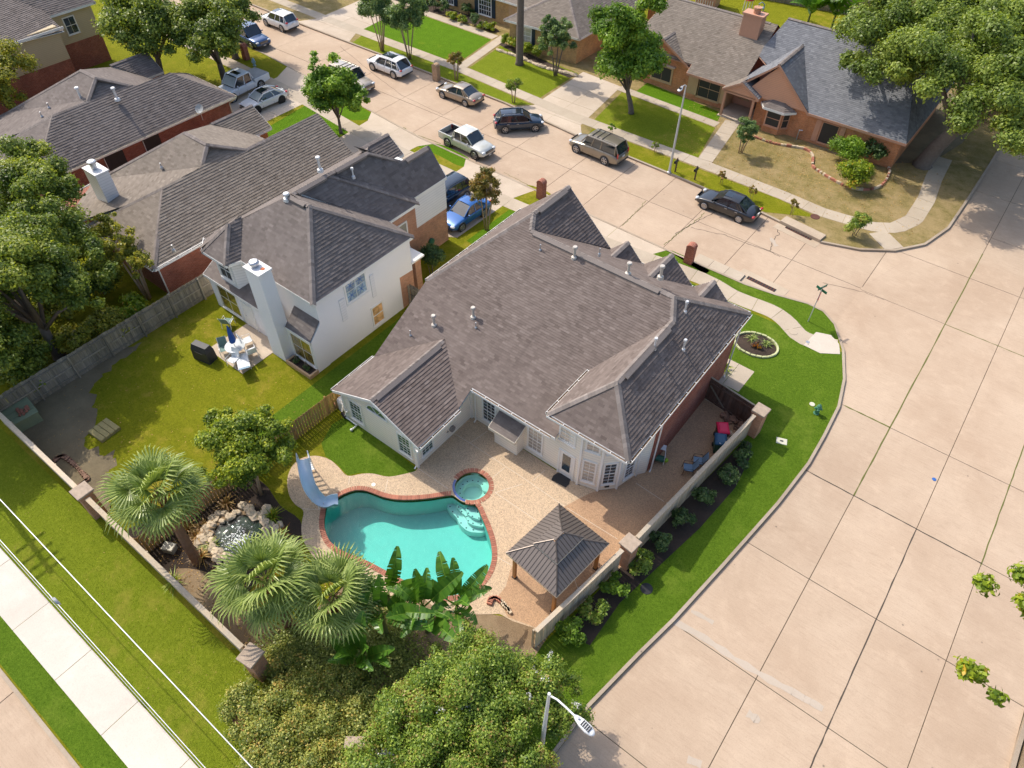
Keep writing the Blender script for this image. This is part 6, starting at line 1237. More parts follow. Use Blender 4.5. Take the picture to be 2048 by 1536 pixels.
# ================================================================ vehicles
M_TYRE = simple('tyre_rubber', (.018,.018,.018), .8, var=.2); M_RIM = simple('alloy_rim', (.50,.50,.51), .3, .8, .1); M_CARGLASS = glass('car_glass', (.010,.016,.020), .03)
M_RED = simple('red_lens', (.45,.012,.012), .15, var=.1, coat=1); M_LENS = simple('clear_lens', (.62,.64,.66), .1, var=.1, coat=1); M_PLATE = simple('number_plate', (.70,.70,.68), .4); M_SEAM = simple('panel_gap', (.02,.02,.02), .6); M_SHADE = simple('foil_sunshade', (.55,.62,.62), .3, .5, .5, 14)
M_CLAD = simple('grey_cladding', (.05,.05,.052), .6)
def make_car(name, label, cat, loc, rz, sp, col, roofcol=None, group='cars parked along the street and in the drives'):
    """sp: L W H and side profile of the lower body (x, top, shoulder, width) plus the cabin corner points"""
    t = thing(name, label, cat, loc, rz, group); L, W, H = sp['L'], sp['W'], sp['H']; hw = W / 2; r = sp.get('r', .33)
    st = sp['st']; zl = sp.get('zl', .22); mb = MB(); m = 13; vs = []; fs = []
    for (x, zt, zs, wf) in st:
        w = hw * wf; e = zl + (.14 if abs(x) > L/2 - .3 else 0)
        half = [(w*.90, e), (w*.985, e+.10), (w, e + (zs-e)*.45), (w*.985, e + (zs-e)*.8), (w*.93, zs), (w*.70, zt - .012)]
        sec = [(-a, b) for a, b in half] + [(0, zt + sp.get('crown', .025))] + [(a, b) for a, b in half[::-1]]
        vs += [(x, a, b) for a, b in sec]
    n = len(st)
    for i in range(n - 1):
        for k in range(m - 1): fs.append((i*m+k, (i+1)*m+k, (i+1)*m+k+1, i*m+k+1))
        fs.append((i*m+m-1, (i+1)*m+m-1, (i+1)*m, i*m))
    fs.append(tuple(range(m))); fs.append(tuple((n-1)*m + k for k in range(m))[::-1])
    mb.mesh(vs, fs); body = mb.build('body', col, t, smooth=True)
    ca = body.modifiers.new('smooth', 'SUBSURF'); ca.levels = 1; ca.render_levels = 2
    # cabin
    xa, xb, xc, xd = sp['cab']; zb = sp['belt']; zr = H; wb = hw * sp.get('wb', .90); wr = hw * sp.get('wr', .70); rc = roofcol or col
    A = lambda s: Vector((xa, s*wb*.90, zb-.02)); B = lambda s: Vector((xb, s*wr, zr-.05)); Cc = lambda s: Vector((xc, s*wr*sp.get('rt', .98), zr-.05)); D = lambda s: Vector((xd, s*wb*.90, zb-.02 + sp.get('rl', 0)))
    a2 = lambda s: Vector((xa-.25, s*wb*1.005, zb-.03)); d2 = lambda s: Vector((xd+.2, s*wb*1.0, zb-.03))
    def quad(nm, p, mat, inset=.0):
        c = sum(p, Vector((0,0,0))) / 4; mb = MB(); q = [x.lerp(c, inset) for x in p]; nrm = (q[1]-q[0]).cross(q[3]-q[0]).normalized(); nrm = nrm if nrm.dot(c - Vector((0,0,zb*.6))) > 0 else -nrm
        mb.poly(q); mb.poly([x - nrm*.03 for x in q][::-1])
        for i in range(4): x, y = q[i], q[(i+1)%4]; mb.poly([x, x-nrm*.03, y-nrm*.03, y])
        return mb.build(nm, mat, t)
    quad('windscreen', [A(-1), A(1), B(1), B(-1)], M_CARGLASS); quad('rear_window', [D(1), D(-1), Cc(-1), Cc(1)], M_CARGLASS)
    if sp.get('shade'): quad('sunshade', [A(-1)*1.0, A(1), B(1), B(-1)], M_SHADE, .12).location = (.012, 0, .012)
    for s in (-1, 1): quad('side_window', [a2(s), d2(s), Cc(s), B(s)], M_CARGLASS)
    for s in (-1, 1):
        mb = MB(); mb.tube([A(s), A(s).lerp(B(s), .5) + Vector((.0,0,.015)), B(s), (B(s)+Cc(s))/2 + Vector((0,0,.03)), Cc(s), D(s)], [.045,.042,.05,.05,.05,.065], 7)
        for f, wd in sp.get('pil', ((.48,.075),)):
            p, q = a2(s).lerp(d2(s), f), B(s).lerp(Cc(s), min(1, max(0, f + sp.get('pslant', .0)))); mb.beam(p, q, wd, .05, up=(0,s,0))
        if sp.get('dwide'): p, q = d2(s), Cc(s); mb.poly([p + Vector((sp['dwide'],0,0)), p, q, q + Vector((sp['dwide'],0,0))] if s > 0 else [p, p + Vector((sp['dwide'],0,0)), q + Vector((sp['dwide'],0,0)), q]); mb.beam(p + Vector((sp['dwide']/2,0,0)), q + Vector((sp['dwide']/2,0,0)), sp['dwide'], .04, up=(0,s,0))
        mb.build('pillar', rc if not roofcol else col, t)
        mb = MB(); p = a2(s); mb.blob((p.x-.05, s*(hw+.07), zb+.07), (.07,.11,.075), 8, 5); mb.build('mirror', col, t)
        mb = MB(); mb.tube([a2(s)+Vector((0,0,.0)), d2(s)+Vector((0,0,.0))], .014, 5); mb.build('window_trim', M_RIM if sp.get('chrome') else M_SEAM, t)
    mb = MB(); vs = []; fs = []; k = 6
    for i in range(k + 1):
        f = i / k; x = xb + (xc - xb) * f; w = wr * (1 if i in (0, k) else 1.04); up = .05 * math.sin(math.pi * (.15 + .7*f)); e = -.05
        for y, dz in ((-1, e), (-.86, .005), (-.4, .03), (.4, .03), (.86, .005), (1, e)): vs.append((x, y*w, zr - .05 + up + dz + .035*(1-abs(y)) if abs(y) < 1 else zr - .07 + up*.4))
    for i in range(k):
        for j in range(5): fs.append((i*6+j, i*6+j+1, (i+1)*6+j+1, (i+1)*6+j))
    mb.mesh(vs, fs); mb.build('roof', rc, t, smooth=True)
    if sp.get('sunroof'):
        x0, x1 = sp['sunroof']; mb = MB(); mb.bbox(x0, x1, -wr*.62, wr*.62, zr-.01, zr+.052, .01); mb.build('sunroof', M_CARGLASS, t)
    if sp.get('rails'):
        for s in (-1, 1): mb = MB(); mb.tube([(xb-.2, s*wr*.9, zr), (xb-.3, s*wr*.9, zr+.07), (xc+.25, s*wr*.9, zr+.07), (xc+.15, s*wr*.9, zr)], .018, 6); mb.build('roof_rail', M_STEEL if sp.get('chrome') else M_BLACK, t)
    if sp.get('ribs'):
        for k in range(3): x = xb - .4 - k*.5; mb = MB(); mb.box(x-.03,x+.03,-wr*.85,wr*.85,zr+.05,zr+.08); mb.build('roof_bar', M_BLACK, t)
    # wheels and arches
    wbx = sp['wbx']
    for x in wbx:
        for s in (-1, 1):
            y = s * (hw - .005); mb = MB(); mb.tube([(x, s*(hw-.30), r+.0), (x, s*(hw*.995), r+.0)], r + .075, 20); mb.build('wheel_arch', sp.get('arch', M_SEAM), t)
            mb = MB(); mb.tube([(x, s*(hw-.22), r), (x, s*(hw-.02), r), (x, s*(hw+.012), r)], [r, r, r*.93], 22); wo = mb.build('wheel', M_TYRE, t)
            mb = MB(); mb.tube([(x, s*(hw-.05), r), (x, s*(hw+.016), r)], r*.70, 20); mb.build('rim', M_SEAM if sp.get('darkrim') else M_BLACK, wo)
            mb = MB(); 
            for k in range(sp.get('spokes', 6)):
                a = 2*math.pi*k/sp.get('spokes', 6); mb.beam((x, s*(hw+.02), r), (x + r*.68*math.cos(a), s*(hw+.02), r + r*.68*math.sin(a)), .075, .02, up=(0,1,0))
            mb.tube([(x + r*.68*math.cos(a*.3491), s*(hw+.018), r + r*.68*math.sin(a*.3491)) for a in range(19)], .018, 5); mb.tube([(x, s*hw, r), (x, s*(hw+.028), r)], .07, 10); mb.build('spokes', M_BLACK if sp.get('darkrim') else M_RIM, wo)
    # lamps, grille, plates, seams
    f = st[-1]; b = st[0]; xf, xk = f[0], b[0]; zf = sp.get('lampz', .68); zk = sp.get('tailz', .85)
    for s in (-1, 1):
        mb = MB(); mb.blob((xf-.14, s*hw*.70, zf), (.15,.20,.085), 10, 6); mb.build('headlight', M_LENS, t)
        mb = MB(); tl = sp.get('tail', (.12,.17,.09)); mb.blob((xk+.09, s*hw*.80, zk), tl, 10, 6); mb.build('tail_light', M_RED, t)
    mb = MB(); mb.bbox(xf-.06, xf+sp.get('gout', .012), -hw*.46, hw*.46, zf-.16, zf+.06, .01); gr = mb.build('grille', M_BLACK, t)
    for k in range(3): mb = MB(); mb.box(xf+sp.get('gout', .012), xf+sp.get('gout', .012)+.008, -hw*.45, hw*.45, zf-.13+k*.06, zf-.115+k*.06); mb.build('grille_bar', M_RIM, gr)
    mb = MB(); mb.box(xk-.016, xk+.04, -.16, .16, sp.get('platez', .78)-.06, sp.get('platez', .78)+.06); mb.build('number_plate', M_PLATE, t)
    mb = MB(); mb.box(xf-.02, xf+.022, -.15, .15, .42, .52); mb.build('number_plate', M_PLATE, t)
    mb = MB(); mb.box(xk-.02, xk+.1, -hw*.78, hw*.78, zl+.14, zl+.26); mb.build('bumper', sp.get('bump', M_CLAD), t); mb = MB(); mb.box(xf-.1, xf+.02, -hw*.72, hw*.72, zl+.12, zl+.22); mb.build('bumper', sp.get('bump', M_CLAD), t)
    for s in (-1, 1):
        for x in sp.get('seams', (.75,-.2,-1.05)): mb = MB(); mb.beam((x, s*hw*.998, zl+.14), (x-.03, s*hw*.95, zb-.06), .012, .02, up=(0,s,0)); mb.build('door_gap', M_SEAM, t)
        for x in [q - .3 + .42 for q in sp.get('seams', (.75,-.2,-1.05))[1:]]: mb = MB(); mb.box(x-.1-.1,x+.1-.1,s*hw*.99-.012,s*hw*.99+.012,zb-.17,zb-.14); mb.build('door_handle', M_RIM if sp.get('chrome') else col, t)
    return t
def profile_sedan(L, belt, nose=.62, hood=.86, deck=.98, tail=.86):
    h = L/2; return [(-h,.70,.60,.80),(-h+.10,tail-.02,.80,.90),(-h+.45,deck,.88,.97),(-h+1.0,deck+.02,.92,1),(-.6,belt,.93,1),(.5,belt,.92,1),(h-1.45,hood+.07,.88,1),(h-.9,hood+.02,.84,.985),(h-.4,hood-.07,.78,.94),(h-.12,nose+.03,.66,.86),(h,nose-.12,.48,.74)]
def profile_suv(L, belt, nose=.80, hood=1.02, tail=1.0):
    h = L/2; return [(-h,.80,.70,.86),(-h+.08,tail,.95,.93),(-h+.35,belt,belt-.06,.98),(-h+1.0,belt,belt-.05,1),(-.6,belt,belt-.05,1),(.5,belt,belt-.05,1),(h-1.3,hood+.06,hood-.02,1),(h-.8,hood,hood-.06,.985),(h-.35,hood-.06,hood-.13,.94),(h-.10,nose+.02,nose-.05,.87),(h,nose-.14,.55,.78)]
def sedan(L, W, H, **k):
    h = L/2; d = dict(L=L, W=W, H=H, st=profile_sedan(L, .94), cab=(h-1.35, h-2.15, -h+1.5, -h+.72), belt=.95, wbx=(h-.93, -h+1.05), r=.335, pil=((.46,.08),(.86,.10)), dwide=.10, lampz=.66, tailz=.83); d.update(k); return d
def suv(L, W, H, belt=1.06, **k):
    h = L/2; d = dict(L=L, W=W, H=H, st=profile_suv(L, belt), cab=(h-1.25, h-1.95, -h+.55, -h+.18), belt=belt+.02, wbx=(h-.92, -h+.98), r=.37, pil=((.40,.07),(.72,.08)), dwide=.09, lampz=.80, tailz=1.0, platez=.9, wr=.76, rails=True, zl=.26, arch=M_CLAD); d.update(k); return d
def place(p, q, W, facing_minus):
    """two tyre contact points on the near side -> centre and heading"""
    p, q = Vector(p[:2]), Vector(q[:2]); d = (q - p).normalized(); nrm = Vector((-d.y, d.x)); c = (p + q) / 2 + nrm * (W/2 - .1); a = math.atan2(d.y, d.x)
    return c, (a + math.pi if facing_minus else a)
P_BLACK = paint('black_paint', (.012,.014,.018)); P_TAN = paint('champagne_paint', (.33,.27,.205), .55, .32); P_TAUPE = paint('taupe_paint', (.27,.235,.18), .55, .32); P_WHITE = paint('white_paint', (.78,.79,.79)); P_SILVER = paint('silver_white_paint', (.60,.60,.54), .35, .3); P_NAVY = paint('dark_blue_paint', (.010,.028,.055), .4, .22); P_BLUE = paint('bright_blue_paint', (.02,.13,.42), .3, .22); P_TRUCKBLUE = paint('truck_blue_paint', (.015,.07,.20), .4, .25); P_PALEGOLD = paint('pale_gold_paint', (.42,.36,.29), .45, .3)
K = {'tahoe': [(-29.582,47.965,-0.12),(-26.615,47.856,-0.12)],'gen': [(-16.989,47.268,-0.12),(-14.067,47.289,-0.12)],'front': [(-39.123,41.797,-0.12),(-35.866,41.662,-0.12)],'gla': [(-36.594,46.72,-0.12),(-34.72,48.572,-0.12)],'camry': [(-45.277,48.247,-0.12),(-42.493,48.316,-0.12)],'cay': [(-54.72,48.258,-0.12),(-51.699,48.269,-0.12)],'rav': [(-71.739,48.741,-0.12),(-69.162,48.741,-0.12)],'wpick': [(-59.888,34.965,0.0),(-60.108,38.845,0.0)],'coupe': [(-56.43,35.27,0.0),(-56.291,37.744,0.0)],'blue': [(-31.189,33.656,0.0),(-31.166,35.11,0.0)],'navy': [(-33.514,35.636,1.6),(-33.498,36.747,1.6)],'tanp': [(-51.382,43.572,-0.12)],'truck': [(-67.282,43.586,-0.12)],'topc': [(-62.333,63.013,0.0)]}
def V(key, W, fm): return place(K[key][0], K[key][1], W, fm)
c, a = V('tahoe', 2.0, True); make_car('parked_suv', 'large taupe SUV with roof bars parked at the far kerb beside the street lamp', 'car', (*c, -.12), a, suv(5.13, 2.0, 1.92, belt=1.18, cab=(1.25,.72,-2.15,-2.48), r=.40, spokes=6, ribs=True, pil=((.25,.07),(.53,.08)), seams=(.95,-.12,-1.15), tail=(.07,.10,.26), tailz=1.12, wbx=(1.62,-1.33)), P_TAUPE)
c, a = V('gen', 1.89, True); make_car('parked_sedan', 'black four-door sedan parked at the far kerb near the street inlet', 'car', (*c, -.12), a, sedan(4.97, 1.89, 1.47, sunroof=(-.25,.35), chrome=True, spokes=9, wbx=(1.55,-1.38)), P_BLACK)
c, a = V('camry', 1.82, True); make_car('parked_sedan', 'tan four-door sedan parked beside the small red-leaved tree', 'car', (*c, -.12), a, sedan(4.8, 1.82, 1.46, wbx=(1.45,-1.33)), P_TAN)
c, a = V('cay', 1.94, True); make_car('parked_suv', 'white SUV with a dark glass roof parked below the two crepe myrtles', 'car', (*c, -.12), a, suv(4.85, 1.94, 1.68, belt=1.0, sunroof=(-1.0,.45), chrome=True, cab=(1.2,.45,-1.75,-2.25), r=.39, spokes=10, wbx=(1.5,-1.4), tailz=.98), P_WHITE)
c, a = V('rav', 1.84, True); make_car('parked_suv', 'white compact SUV parked at the far kerb at the top of the photo', 'car', (*c, -.12), a, suv(4.57, 1.84, 1.68, tailz=1.1, sunroof=(-.2,.4), wbx=(1.36,-1.3)), P_WHITE)
c, a = V('gla', 1.8, False); make_car('hatchback', 'dark blue compact SUV standing at an angle in the middle of the street', 'car', (*c, -.12), a, suv(4.42, 1.8, 1.58, belt=.99, sunroof=(-.6,.35), chrome=True, cab=(1.15,.35,-1.6,-2.05), spokes=5, wbx=(1.4,-1.3), r=.36), P_NAVY)
def pickup(name, label, c, a, z, L, W, H, col, cab, bed0, cover=None, **k):
    h = L/2; bed_z = 1.15
    st = [(-h,.62,.56,.9),(-h+.1,.66,.60,.97),(bed0-.05,.66,.60,1),(bed0,1.12,1.06,1),(-.3,1.14,1.06,1),(.5,1.14,1.06,1),(h-1.4,1.10,1.02,1),(h-.8,1.06,.98,.985),(h-.35,1.0,.92,.95),(h-.1,.84,.76,.9),(h,.66,.56,.82)]
    d = dict(L=L, W=W, H=H, st=st, cab=cab, belt=1.14, wbx=(h-.98, -h+1.12), r=.40, zl=.32, pil=((.5,.08),), dwide=.06, lampz=.82, tailz=.95, tail=(.05,.07,.22), platez=.62, wr=.80, wb=.92, seams=(cab[0]-.35, (cab[0]+cab[3])/2-.1, cab[3]+.12), rl=.12); d.update(k)
    t = make_car(name, label, 'pickup truck', (*c, z), a, d, col); hw = W/2
    for s in (-1, 1): mb = MB(); mb.bbox(-h+.04, bed0-.03, s*hw*.93-.045, s*hw*.93+.045, .58, bed_z, .02); mb.build('bed_side', col, t)
    mb = MB(); mb.bbox(-h+.02, -h+.10, -hw*.9, hw*.9, .62, bed_z, .02); mb.build('tailgate', col, t)
    mb = MB(); mb.box(bed0-.08, bed0-.02, -hw*.9, hw*.9, .62, bed_z); mb.build('bulkhead', col, t)
    mb = MB(); mb.box(-h+.1, bed0-.08, -hw*.88, hw*.88, .66, .685); mb.build('bed_floor', M_CLAD, t)
    if cover: mb = MB(); mb.bbox(-h+.06, bed0-.03, -hw*.92, hw*.92, bed_z, bed_z+.05, .02); mb.build('bed_cover', cover, t)
    else:
        for s in (-1, 1): mb = MB(); mb.box(-h+.1, bed0-.1, s*hw*.86-.02, s*hw*.86+.02, .68, bed_z-.02); mb.build('bed_liner', M_CLAD, t)
    return t
c, a = V('front', 1.85, False); pickup('pickup_truck', 'silver-white pickup with an open empty bed standing in the street', c, a, -.12, 5.22, 1.85, 1.76, P_SILVER, (1.25,.62,-.75,-.98), -1.0)
c, a = V('wpick', 1.98, False); pickup('pickup_truck', 'white pickup with a grey bed cover in the drive of the dark roofed house', c, a + math.pi, 0, 5.7, 2.0, 1.92, P_WHITE, (1.35,.7,-.75,-.98), -1.02, simple('grey_vinyl_cover', (.33,.33,.33), .7), shade=True, sunroof=(-.1,.4), wbx=(1.8,-1.6))
c, a = V('coupe', 1.8, True); make_car('parked_coupe', 'white coupe with a black roof in the drive beside the covered pickup', 'car', (*c, 0), a, sedan(4.42, 1.8, 1.41, shade=True, darkrim=True, sunroof=(-.4,.35), cab=(1.05,.25,-1.0,-1.85), pil=((.62,.07),), seams=(.7,-.5), wbx=(1.33,-1.37), st=profile_sedan(4.42,.93,deck=1.0)), P_WHITE, P_BLACK)
t_ = (-32.347,34.817,1.5); make_car('parked_suv', 'dark blue SUV in the white house drive half hidden by the roof edge', 'car', (-33.4, 35.1, 0), R(-93), suv(4.7, 1.88, 1.7), P_NAVY)
make_car('parked_sedan', 'bright blue car in the white house drive beside the shrubby crepe myrtle', 'car', (-30.75, 34.4, 0), R(-92), sedan(4.5, 1.8, 1.5), P_BLUE)
q = K['tanp'][0]; make_car('parked_suv', 'pale gold SUV parked at the near kerb behind the tree', 'car', (q[0]-2.5, q[1]+.95, -.12), R(-1), suv(5.1, 1.95, 1.85, belt=1.12, cab=(1.25,.6,-2.05,-2.4), ribs=True, r=.39, wbx=(1.6,-1.35)), P_PALEGOLD)
q = K['truck'][0]; pickup('pickup_truck', 'dark blue pickup parked in the shade of the oak at the near kerb', (q[0]-2.6, q[1]+1.2), R(-3), -.12, 5.8, 2.03, 1.9, P_TRUCKBLUE, (1.5,.85,-.85,-1.1), -1.15, wbx=(1.85,-1.7))
q = K['topc'][0]; make_car('parked_suv', 'pale gold car in the drive behind the crepe myrtles at the top edge', 'car', (q[0]-2.3, q[1]+1.0, .01), R(185), suv(4.7, 1.88, 1.7), P_PALEGOLD)
make_car('parked_sedan', 'black car at the far kerb at the very top edge of the photo', 'car', (-82.2, 50.4, -.12), R(180), sedan(4.7, 1.83, 1.45), P_BLACK)

# ================================================================ street furniture
def mailbox_pier(label, x, y, h=1.5, w=.55, d=.42, rz=0, mat=None, arch=True):
    t = thing('brick_mailbox', label, 'mailbox', (x, y, 0), rz, 'brick mailbox piers along the street')
    mb = MB(); mb.box(-w/2, w/2, -d/2, d/2, -.05, h-.2); mb.build('pier', mat or M_BR_RED, t)
    n = 8; mb = MB(); pts = [(w/2*1.06*math.cos(math.pi*k/n), h-.2 + .27*math.sin(math.pi*k/n)) for k in range(n+1)]
    for s in (-d/2-.02, d/2+.02): mb.poly([(x_, s, z_) for x_, z_ in (pts if s < 0 else pts[::-1])])
    for (x0, z0), (x1, z1) in zip(pts, pts[1:]): mb.poly([(x0, -d/2-.02, z0), (x1, -d/2-.02, z1), (x1, d/2+.02, z1), (x0, d/2+.02, z0)][::-1])
    mb.build('arched_cap', mat or M_BR_RED, t)
    mb = MB(); mb.box(-.13, .13, d/2, d/2+.03, h-.55, h-.3); mb.build('letter_box', M_BLACK, t)
    return t
mailbox_pier('red brick mailbox pier on the strip in front of the small gables', -14.75, 40.35, 1.55, .62, .5, R(3))
mailbox_pier('red brick mailbox pier beyond the peak of the big roof', -27.9, 40.3, 1.6, .62, .5)
mailbox_pier('tan stone mailbox pier beside the far sidewalk', *(-48.284,50.63), 1.5, .62, .5, 0, brick('tan_brick', (.46,.30,.18), (.55,.38,.23), (.42,.34,.26)))
mailbox_pier('red brick mailbox pier in front of the dark blue pickup', *(-66.441,41.739), 1.5, .62, .5)
# post mailboxes
for lab, p in (('black mailbox on a wooden post beside the street lamp', (-21.433,50.452)), ('black mailbox on a wooden post by the front path end', (-19.572,50.381))):
    t = thing('post_mailbox', lab, 'mailbox', (*p, 0), 0, 'mailboxes on posts'); mb = MB(); mb.box(-.05,.05,-.05,.05,0,1.25); mb.build('post', M_DARKWOOD, t)
    mb = MB(); mb.box(-.09,.09,-.4,.1,.92,1.05); mb.tube([(0,-.4,1.05),(0,.1,1.05)], .09, 10); mb.build('letter_box', M_BLACK, t); mb = MB(); mb.beam((0,.05,.6),(0,-.3,.9),.05); mb.build('brace', M_DARKWOOD, t)
# lamps
def lamp(label, p, h, arm_dir, arm, metal, head='cobra'):
    t = thing('street_lamp', label, 'street lamp', (*p, 0)); mb = MB(); mb.tube([(0,0,0),(0,0,h*.5),(0,0,h)], [.11,.085,.055], 10); mb.build('pole', metal, t)
    mb = MB(); mb.lathe([(.17,0),(.17,.1),(.12,.14)], (0,0,0), 10); mb.build('base', metal, t)
    d = Vector((*arm_dir, 0)).normalized(); e = Vector((0,0,h-.15)) + d*arm + Vector((0,0,.45))
    mb = MB(); mb.tube([(0,0,h-.15), Vector((0,0,h-.0)) + d*arm*.3 + Vector((0,0,.18)), Vector((0,0,h+.1)) + d*arm*.65 + Vector((0,0,.17)), e], .035, 8); mb.build('arm', metal, t)
    mb = MB(); yaw = math.atan2(d.y, d.x); mb.M = Matrix.Translation(e) @ Matrix.Rotation(yaw, 4, 'Z'); vs = []; fs = []
    sec = [(-.05,.05,.05),(.06,.10,.08),(.25,.15,.09),(.52,.17,.085),(.72,.12,.06),(.80,.04,.03)]; n = 10
    for x, w, hh in sec:
        for k in range(n): a = 2*math.pi*k/n; vs.append((x, w*math.cos(a), hh*math.sin(a)*(1 if math.sin(a) > 0 else .6)))
    for i in range(len(sec)-1):
        for k in range(n): fs.append((i*n+k, i*n+(k+1)%n, (i+1)*n+(k+1)%n, (i+1)*n+k))
    fs.append(tuple(range(n))); fs.append(tuple((len(sec)-1)*n+k for k in range(n))); mb.mesh(vs, fs); hd = mb.build('lamp_head', M_WHITE, t, smooth=True)
    for k in range(5): mb = MB(); mb.M = Matrix.Translation(e) @ Matrix.Rotation(yaw, 4, 'Z'); mb.box(.28+k*.075,.32+k*.075,-.10,.10,.082,.098); mb.build('cooling_fin', M_BLACK, hd)
    mb = MB(); mb.M = Matrix.Translation(e) @ Matrix.Rotation(yaw, 4, 'Z'); mb.tube([(.12,0,.06),(.12,0,.15)], .04, 8); mb.build('photocell', M_STEEL, hd)
    return t
M_GALV = simple('grey_lamp_metal', (.50,.53,.56), .4, .4, .12, 4)
lamp('grey street lamp at the far kerb beside the taupe SUV', (-21.75,50.001), 7.4, (.15,-1), 1.0, M_GALV)
lamp('white street lamp rising through the big crepe myrtle at the bottom', (-3.88, 7.45), 7.4, (1, -.13), 1.15, simple('white_lamp_paint', (.72,.74,.76), .4, .1))
# stop sign with street names (seen from above)
t = thing('stop_sign', 'stop sign post with green street name blades at the corner kerb', 'street sign', (-5.475, 39.717, 0)); mb = MB(); mb.tube([(0,0,0),(0,0,3.0)], .032, 8); mb.build('post', M_GALV, t)
M_SIGNRED = simple('stop_red', (.42,.012,.018), .4); M_SIGNGREEN = simple('street_sign_green', (.008,.13,.075), .4)
mb = MB(); mb.M = Matrix.Translation((.05,0,2.2)) @ Matrix.Rotation(R(-80), 4, 'Z'); o8 = [(.38*math.cos(R(22.5+45*k)), .38*math.sin(R(22.5+45*k))) for k in range(8)]
mb.poly([(x,-.012,z) for x,z in o8]); mb.poly([(x,.0,z) for x,z in o8][::-1])
for k in range(8): a, b = o8[k], o8[(k+1)%8]; mb.poly([(a[0],-.012,a[1]),(a[0],0,a[1]),(b[0],0,b[1]),(b[0],-.012,b[1])])
sg = mb.build('sign_plate', M_SIGNRED, t); text_on('STOP', .26, sg, Vector((.05,0,2.2)) + Vector((math.sin(R(-80))*.013*1, -math.cos(R(-80))*.013, 0)), (R(90),0,R(-80)), M_WHITE, .001)
for z, rz in ((2.72, R(-22)), (2.92, R(70))): mb = MB(); mb.M = Matrix.Translation((0,0,z)) @ Matrix.Rotation(rz, 4, 'Z'); mb.box(-.42,.42,-.012,.012,-.09,.09); mb.build('name_blade', M_SIGNGREEN, t)
# hydrants
def hydrant(label, p, col):
    t = thing('fire_hydrant', label, 'fire hydrant', (*p, 0), R(20), 'fire hydrants'); mb = MB(); mb.lathe([(.17,0),(.17,.05),(.12,.06),(.12,.5),(.16,.51),(.16,.56),(.13,.6),(.12,.68),(.06,.75),(.03,.76),(.03,.81)], (0,0,0), 14); mb.build('barrel', col, t)
    for d in ((1,0),(-1,0),(0,-1)): mb = MB(); mb.tube([(d[0]*.1,d[1]*.1,.42),(d[0]*.22,d[1]*.22,.42)], .065 if d[1] == 0 else .085, 10); mb.build('outlet_cap', col, t)
hydrant('green fire hydrant on the lush lawn near the corner kerb', (-1.989,32.343), simple('hydrant_green', (.06,.20,.12), .5, var=.3)); hydrant('pale blue fire hydrant at the near kerb by the brick pier', (-64.597,41.286), simple('hydrant_blue', (.30,.46,.52), .5, var=.2))
# storm inlets, manholes, lids
M_RUST = simple('rusty_iron', (.13,.055,.04), .85, .2, .4, 7); M_INLET = concrete('inlet_concrete', (.50,.41,.31), (.34,.25,.17), .6, seed=14)
def inlet(label, c, rz, L=2.6):
    t = thing('storm_inlet', label, 'storm drain', (c[0], c[1], -.12), rz, 'storm inlets at the kerbs'); mb = MB(); mb.bbox(-L/2-.5, L/2+.5, -.75, .75, -.05, .014, .01); mb.build('apron', M_INLET, t)
    mb = MB(); mb.box(-L*.42, L*.42, -.16, .2, .0145, .03); gr = mb.build('grate', M_RUST, t)
    for k in range(11): x = -L*.4 + L*.8*k/10; mb = MB(); mb.box(x-.05,x+.05,-.13,.17,.031,.043); mb.build('grate_bar', M_BLACK, gr)
inlet('storm inlet with a rusty grate at the near kerb corner', (-9.594,41.479), R(-4)); inlet('storm inlet with a rusty grate at the far kerb by the black sedan', (-9.908,48.876), R(-8))
mb = MB(); mb.bbox(-1.7,1.7,-.45,.45,-.1,.16,.02); o = tag(mb.build('inlet_top', M_INLET), 'raised concrete slab over the far kerb storm inlet', 'inlet slab'); o.location = (-9.834,49.374,0); o.rotation_euler[2] = R(-8)
for lab, p, r_, m_, z in (('rusty round manhole lid in the far sidewalk', (-9.716,51.557), .36, M_RUST, .02), ('grey round lid in the curb ramp walk', (-5.855,38.13), .3, M_WALK, .02), ('small dark lid set in the pale ramp', (-4.722,37.778), .12, M_STEEL, .03), ('small blue marker on the right road', (4.924,31.934), .11, M_BLUE, -.11), ('dark valve lid in the shaded lawn', (-4.206,16.564), .3, M_BLACK, .012)):
    mb = MB(); mb.lathe([(r_,-.02),(r_,.008),(r_*.8,.010),(.001,.010)], (0,0,0), 18); o = tag(mb.build('manhole_lid', m_), lab, 'manhole lid'); o.location = (*p, z)
mb = MB(); mb.bbox(-.3,.3,-.22,.22,0,.03,.01); mb.box(-.09,.09,-.05,.05,.031,.04) if False else None; o = tag(mb.build('meter_box', simple('pale_concrete', (.60,.58,.45), .8)), 'pale water meter box in the lush lawn by the pillar shadow', 'meter box'); o.location = (-2.741,29.112,0.005); o.rotation_euler[2] = R(20)
mb = MB(); mb.box(-.09,.09,-.05,.05,.03,.036); ho = mb.build('meter_lid', M_BLACK, o)
mb = MB(); mb.lathe([(.16,-.02),(.16,.02)], (0,0,0), 14); o = tag(mb.build('meter_cover', MATS['pale_concrete']), 'round pale cover near the green hydrant', 'cover'); o.location = (-2.447,32.87,0.005)
